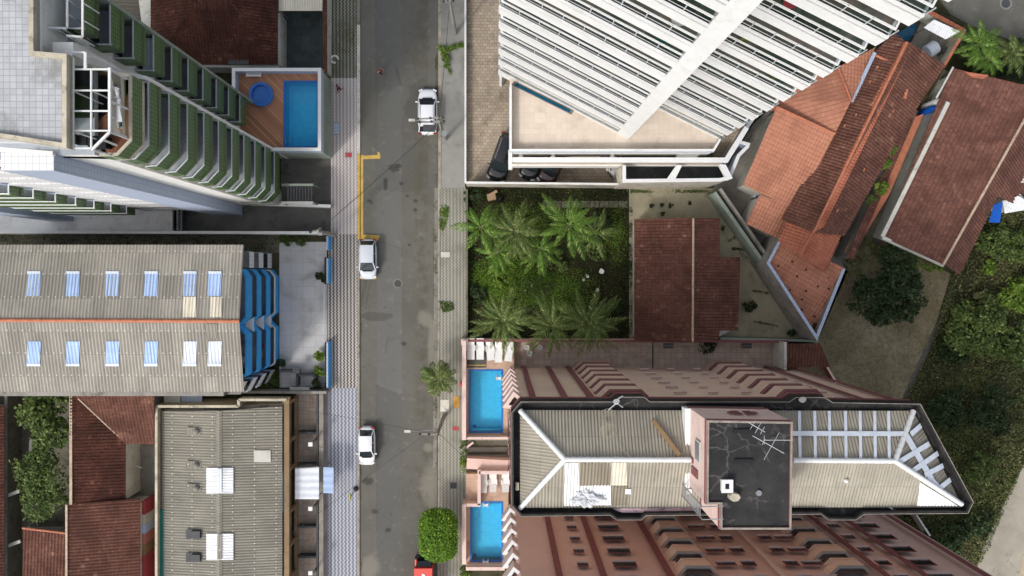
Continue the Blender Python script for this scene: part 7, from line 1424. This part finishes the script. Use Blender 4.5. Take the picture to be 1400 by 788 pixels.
# ================================================================ people
def person(label, joints, clothes, hairc='hair'):
    """joints: dict of skeleton points (metres, local); one continuous skinned body, clothes by region"""
    names = list(joints); edges = [('pelvis', 'waist'), ('waist', 'chest'), ('chest', 'neck'), ('neck', 'head'), ('head', 'crown'), ('chest', 'sh_l'), ('sh_l', 'el_l'), ('el_l', 'wr_l'), ('wr_l', 'ha_l'), ('chest', 'sh_r'), ('sh_r', 'el_r'), ('el_r', 'wr_r'), ('wr_r', 'ha_r'), ('pelvis', 'hip_l'), ('hip_l', 'kn_l'), ('kn_l', 'an_l'), ('an_l', 'to_l'), ('pelvis', 'hip_r'), ('hip_r', 'kn_r'), ('kn_r', 'an_r'), ('an_r', 'to_r')]
    rad = dict(pelvis=.125, waist=.115, chest=.135, neck=.055, head=.085, crown=.075, sh=.06, el=.043, wr=.03, ha=.035, hip=.09, kn=.06, an=.042, to=.035)
    me = bpy.data.meshes.new('person'); me.from_pydata([joints[n] for n in names], [(names.index(a), names.index(b)) for a, b in edges], []); o = bpy.data.objects.new('person', me); COL.objects.link(o)
    md = o.modifiers.new('Skin', 'SKIN'); sk = me.skin_vertices[0].data
    for i, n in enumerate(names): r_ = rad[n.split('_')[0]]; sk[i].radius = (r_, r_*(.75 if n in ('chest', 'waist', 'pelvis') else 1)); sk[i].use_root = (n == 'pelvis')
    o.modifiers.new('Sub', 'SUBSURF').levels = 1; o.modifiers['Sub'].render_levels = 1
    dg = bpy.context.evaluated_depsgraph_get(); m2 = bpy.data.meshes.new_from_object(o.evaluated_get(dg)); o.modifiers.clear(); o.data = m2; bpy.data.meshes.remove(me)
    m2.materials.clear()
    for m in ('skin', clothes[0], clothes[1], hairc): m2.materials.append(M[m])
    J = {n: Vector(p) for n, p in joints.items()}
    for p in m2.polygons:
        cpt = p.center; best = min(edges, key=lambda e: segd(cpt, J[e[0]], J[e[1]])); k = 0
        if best[0] in ('waist', 'chest') and best[1] not in ('neck',) or best[1] in ('el_l', 'el_r', 'sh_l', 'sh_r', 'waist'): k = 1
        if best[0].startswith(('pelvis', 'hip')) : k = 2
        if best[0] == 'head' and cpt.z > J['head'].z+.03: k = 3
        p.material_index = k; p.use_smooth = True
    return o
def segd(p, a, b): d = b-a; t = max(0, min(1, (p-a).dot(d)/d.length_squared)); return (p-(a+d*t)).length
def stride(s, tall=1.0): 
    return {k: (x, y*1.0, z*tall) for k, (x, y, z) in dict(pelvis=(0, 0, .95), waist=(0, .01, 1.12), chest=(0, .02, 1.34), neck=(0, .03, 1.5), head=(0, .06, 1.6), crown=(0, .06, 1.68), sh_l=(-.19, .02, 1.40), el_l=(-.25, .12*s, 1.14), wr_l=(-.24, .28*s, .96), ha_l=(-.24, .36*s, .90), sh_r=(.19, .02, 1.40), el_r=(.25, -.14*s, 1.14), wr_r=(.25, -.18*s, .92), ha_r=(.25, -.20*s, .83), hip_l=(-.1, 0, .88), kn_l=(-.1, -.02*s+.04, .50), an_l=(-.1, -.30*s, .10), to_l=(-.1, -.30*s+.16, .05), hip_r=(.1, 0, .88), kn_r=(.1, .22*s, .52), an_r=(.1, .26*s, .09), to_r=(.1, .26*s+.18, .04)).items()}
def face(o, joints):
    hz = joints['head']; mb = MB(); h = Vector(hz)
    for s in (-1, 1): mb.box((s*.032, h.y+.085, h.z+.01), (.022, .012, .012), M['trim'])
    mb.tube([h+V(0, .08, .0), h+V(0, .115, -.03)], [.01, .018], M['skin'], 6); mb.box((0, h.y+.085, h.z-.055), (.05, .012, .012), M['wine']); mb.build('face', o)
for (x, y, rz, s, cl, lab, z) in ((466.5, 124, 2.5, 1.0, ('wine', 'navy'), 'person in a wine red shirt and dark trousers walking on the pavement', .13), (521.5, 101.5, -2.0, .9, ('rosecloth', 'navy'), 'person in rose top and dark shorts walking in the street', .005)):
    j = stride(s); o = person(lab, j, cl); face(o, j); o.location = g(x, y, z); o.rotation_euler = (0, 0, rz); tag(o, lab, 'person', 'people in the street')
# ================================================================ camera, light
cam = bpy.data.cameras.new('Camera'); co = bpy.data.objects.new('Camera', cam); COL.objects.link(co); co.location = (0, 0, H); co.rotation_mode = 'QUATERNION'; co.rotation_quaternion = ROT
cam.sensor_width = 36; cam.lens = 36*F/1400; cam.clip_end = 3000; sc.camera = co
az = (-.672, -.740); el = R(46)
sun = bpy.data.lights.new('Sun', 'SUN'); sun.energy = .92; sun.angle = R(6.0); sun.color = (1, .96, .9); so = bpy.data.objects.new('Sun', sun); COL.objects.link(so)
sv = V(az[0]*math.cos(el), az[1]*math.cos(el), math.sin(el)); so.rotation_euler = sv.to_track_quat('Z', 'Y').to_euler(); so.location = (-40, -40, 60)
w = bpy.data.worlds.new('World'); sc.world = w; w.use_nodes = True; nt = w.node_tree; bg = nt.nodes['Background']; sky = nt.nodes.new('ShaderNodeTexSky'); sky.sky_type = 'NISHITA'; sky.sun_disc = False; sky.sun_elevation = el; sky.sun_rotation = math.atan2(az[0], az[1]); sky.air_density = 1.0; sky.dust_density = 4.0; sky.ozone_density = 1.0
hs = nt.nodes.new('ShaderNodeHueSaturation'); hs.inputs['Saturation'].default_value = .45; nt.links.new(sky.outputs[0], hs.inputs['Color']); nt.links.new(hs.outputs[0], bg.inputs[0]); bg.inputs[1].default_value = .15
vs = sc.view_settings; vs.view_transform = 'Standard'; vs.look = 'None'; vs.exposure = 0.56; vs.gamma = 1; vs.use_curve_mapping = False
sc.cycles.max_bounces = 6; sc.cycles.transparent_max_bounces = 8
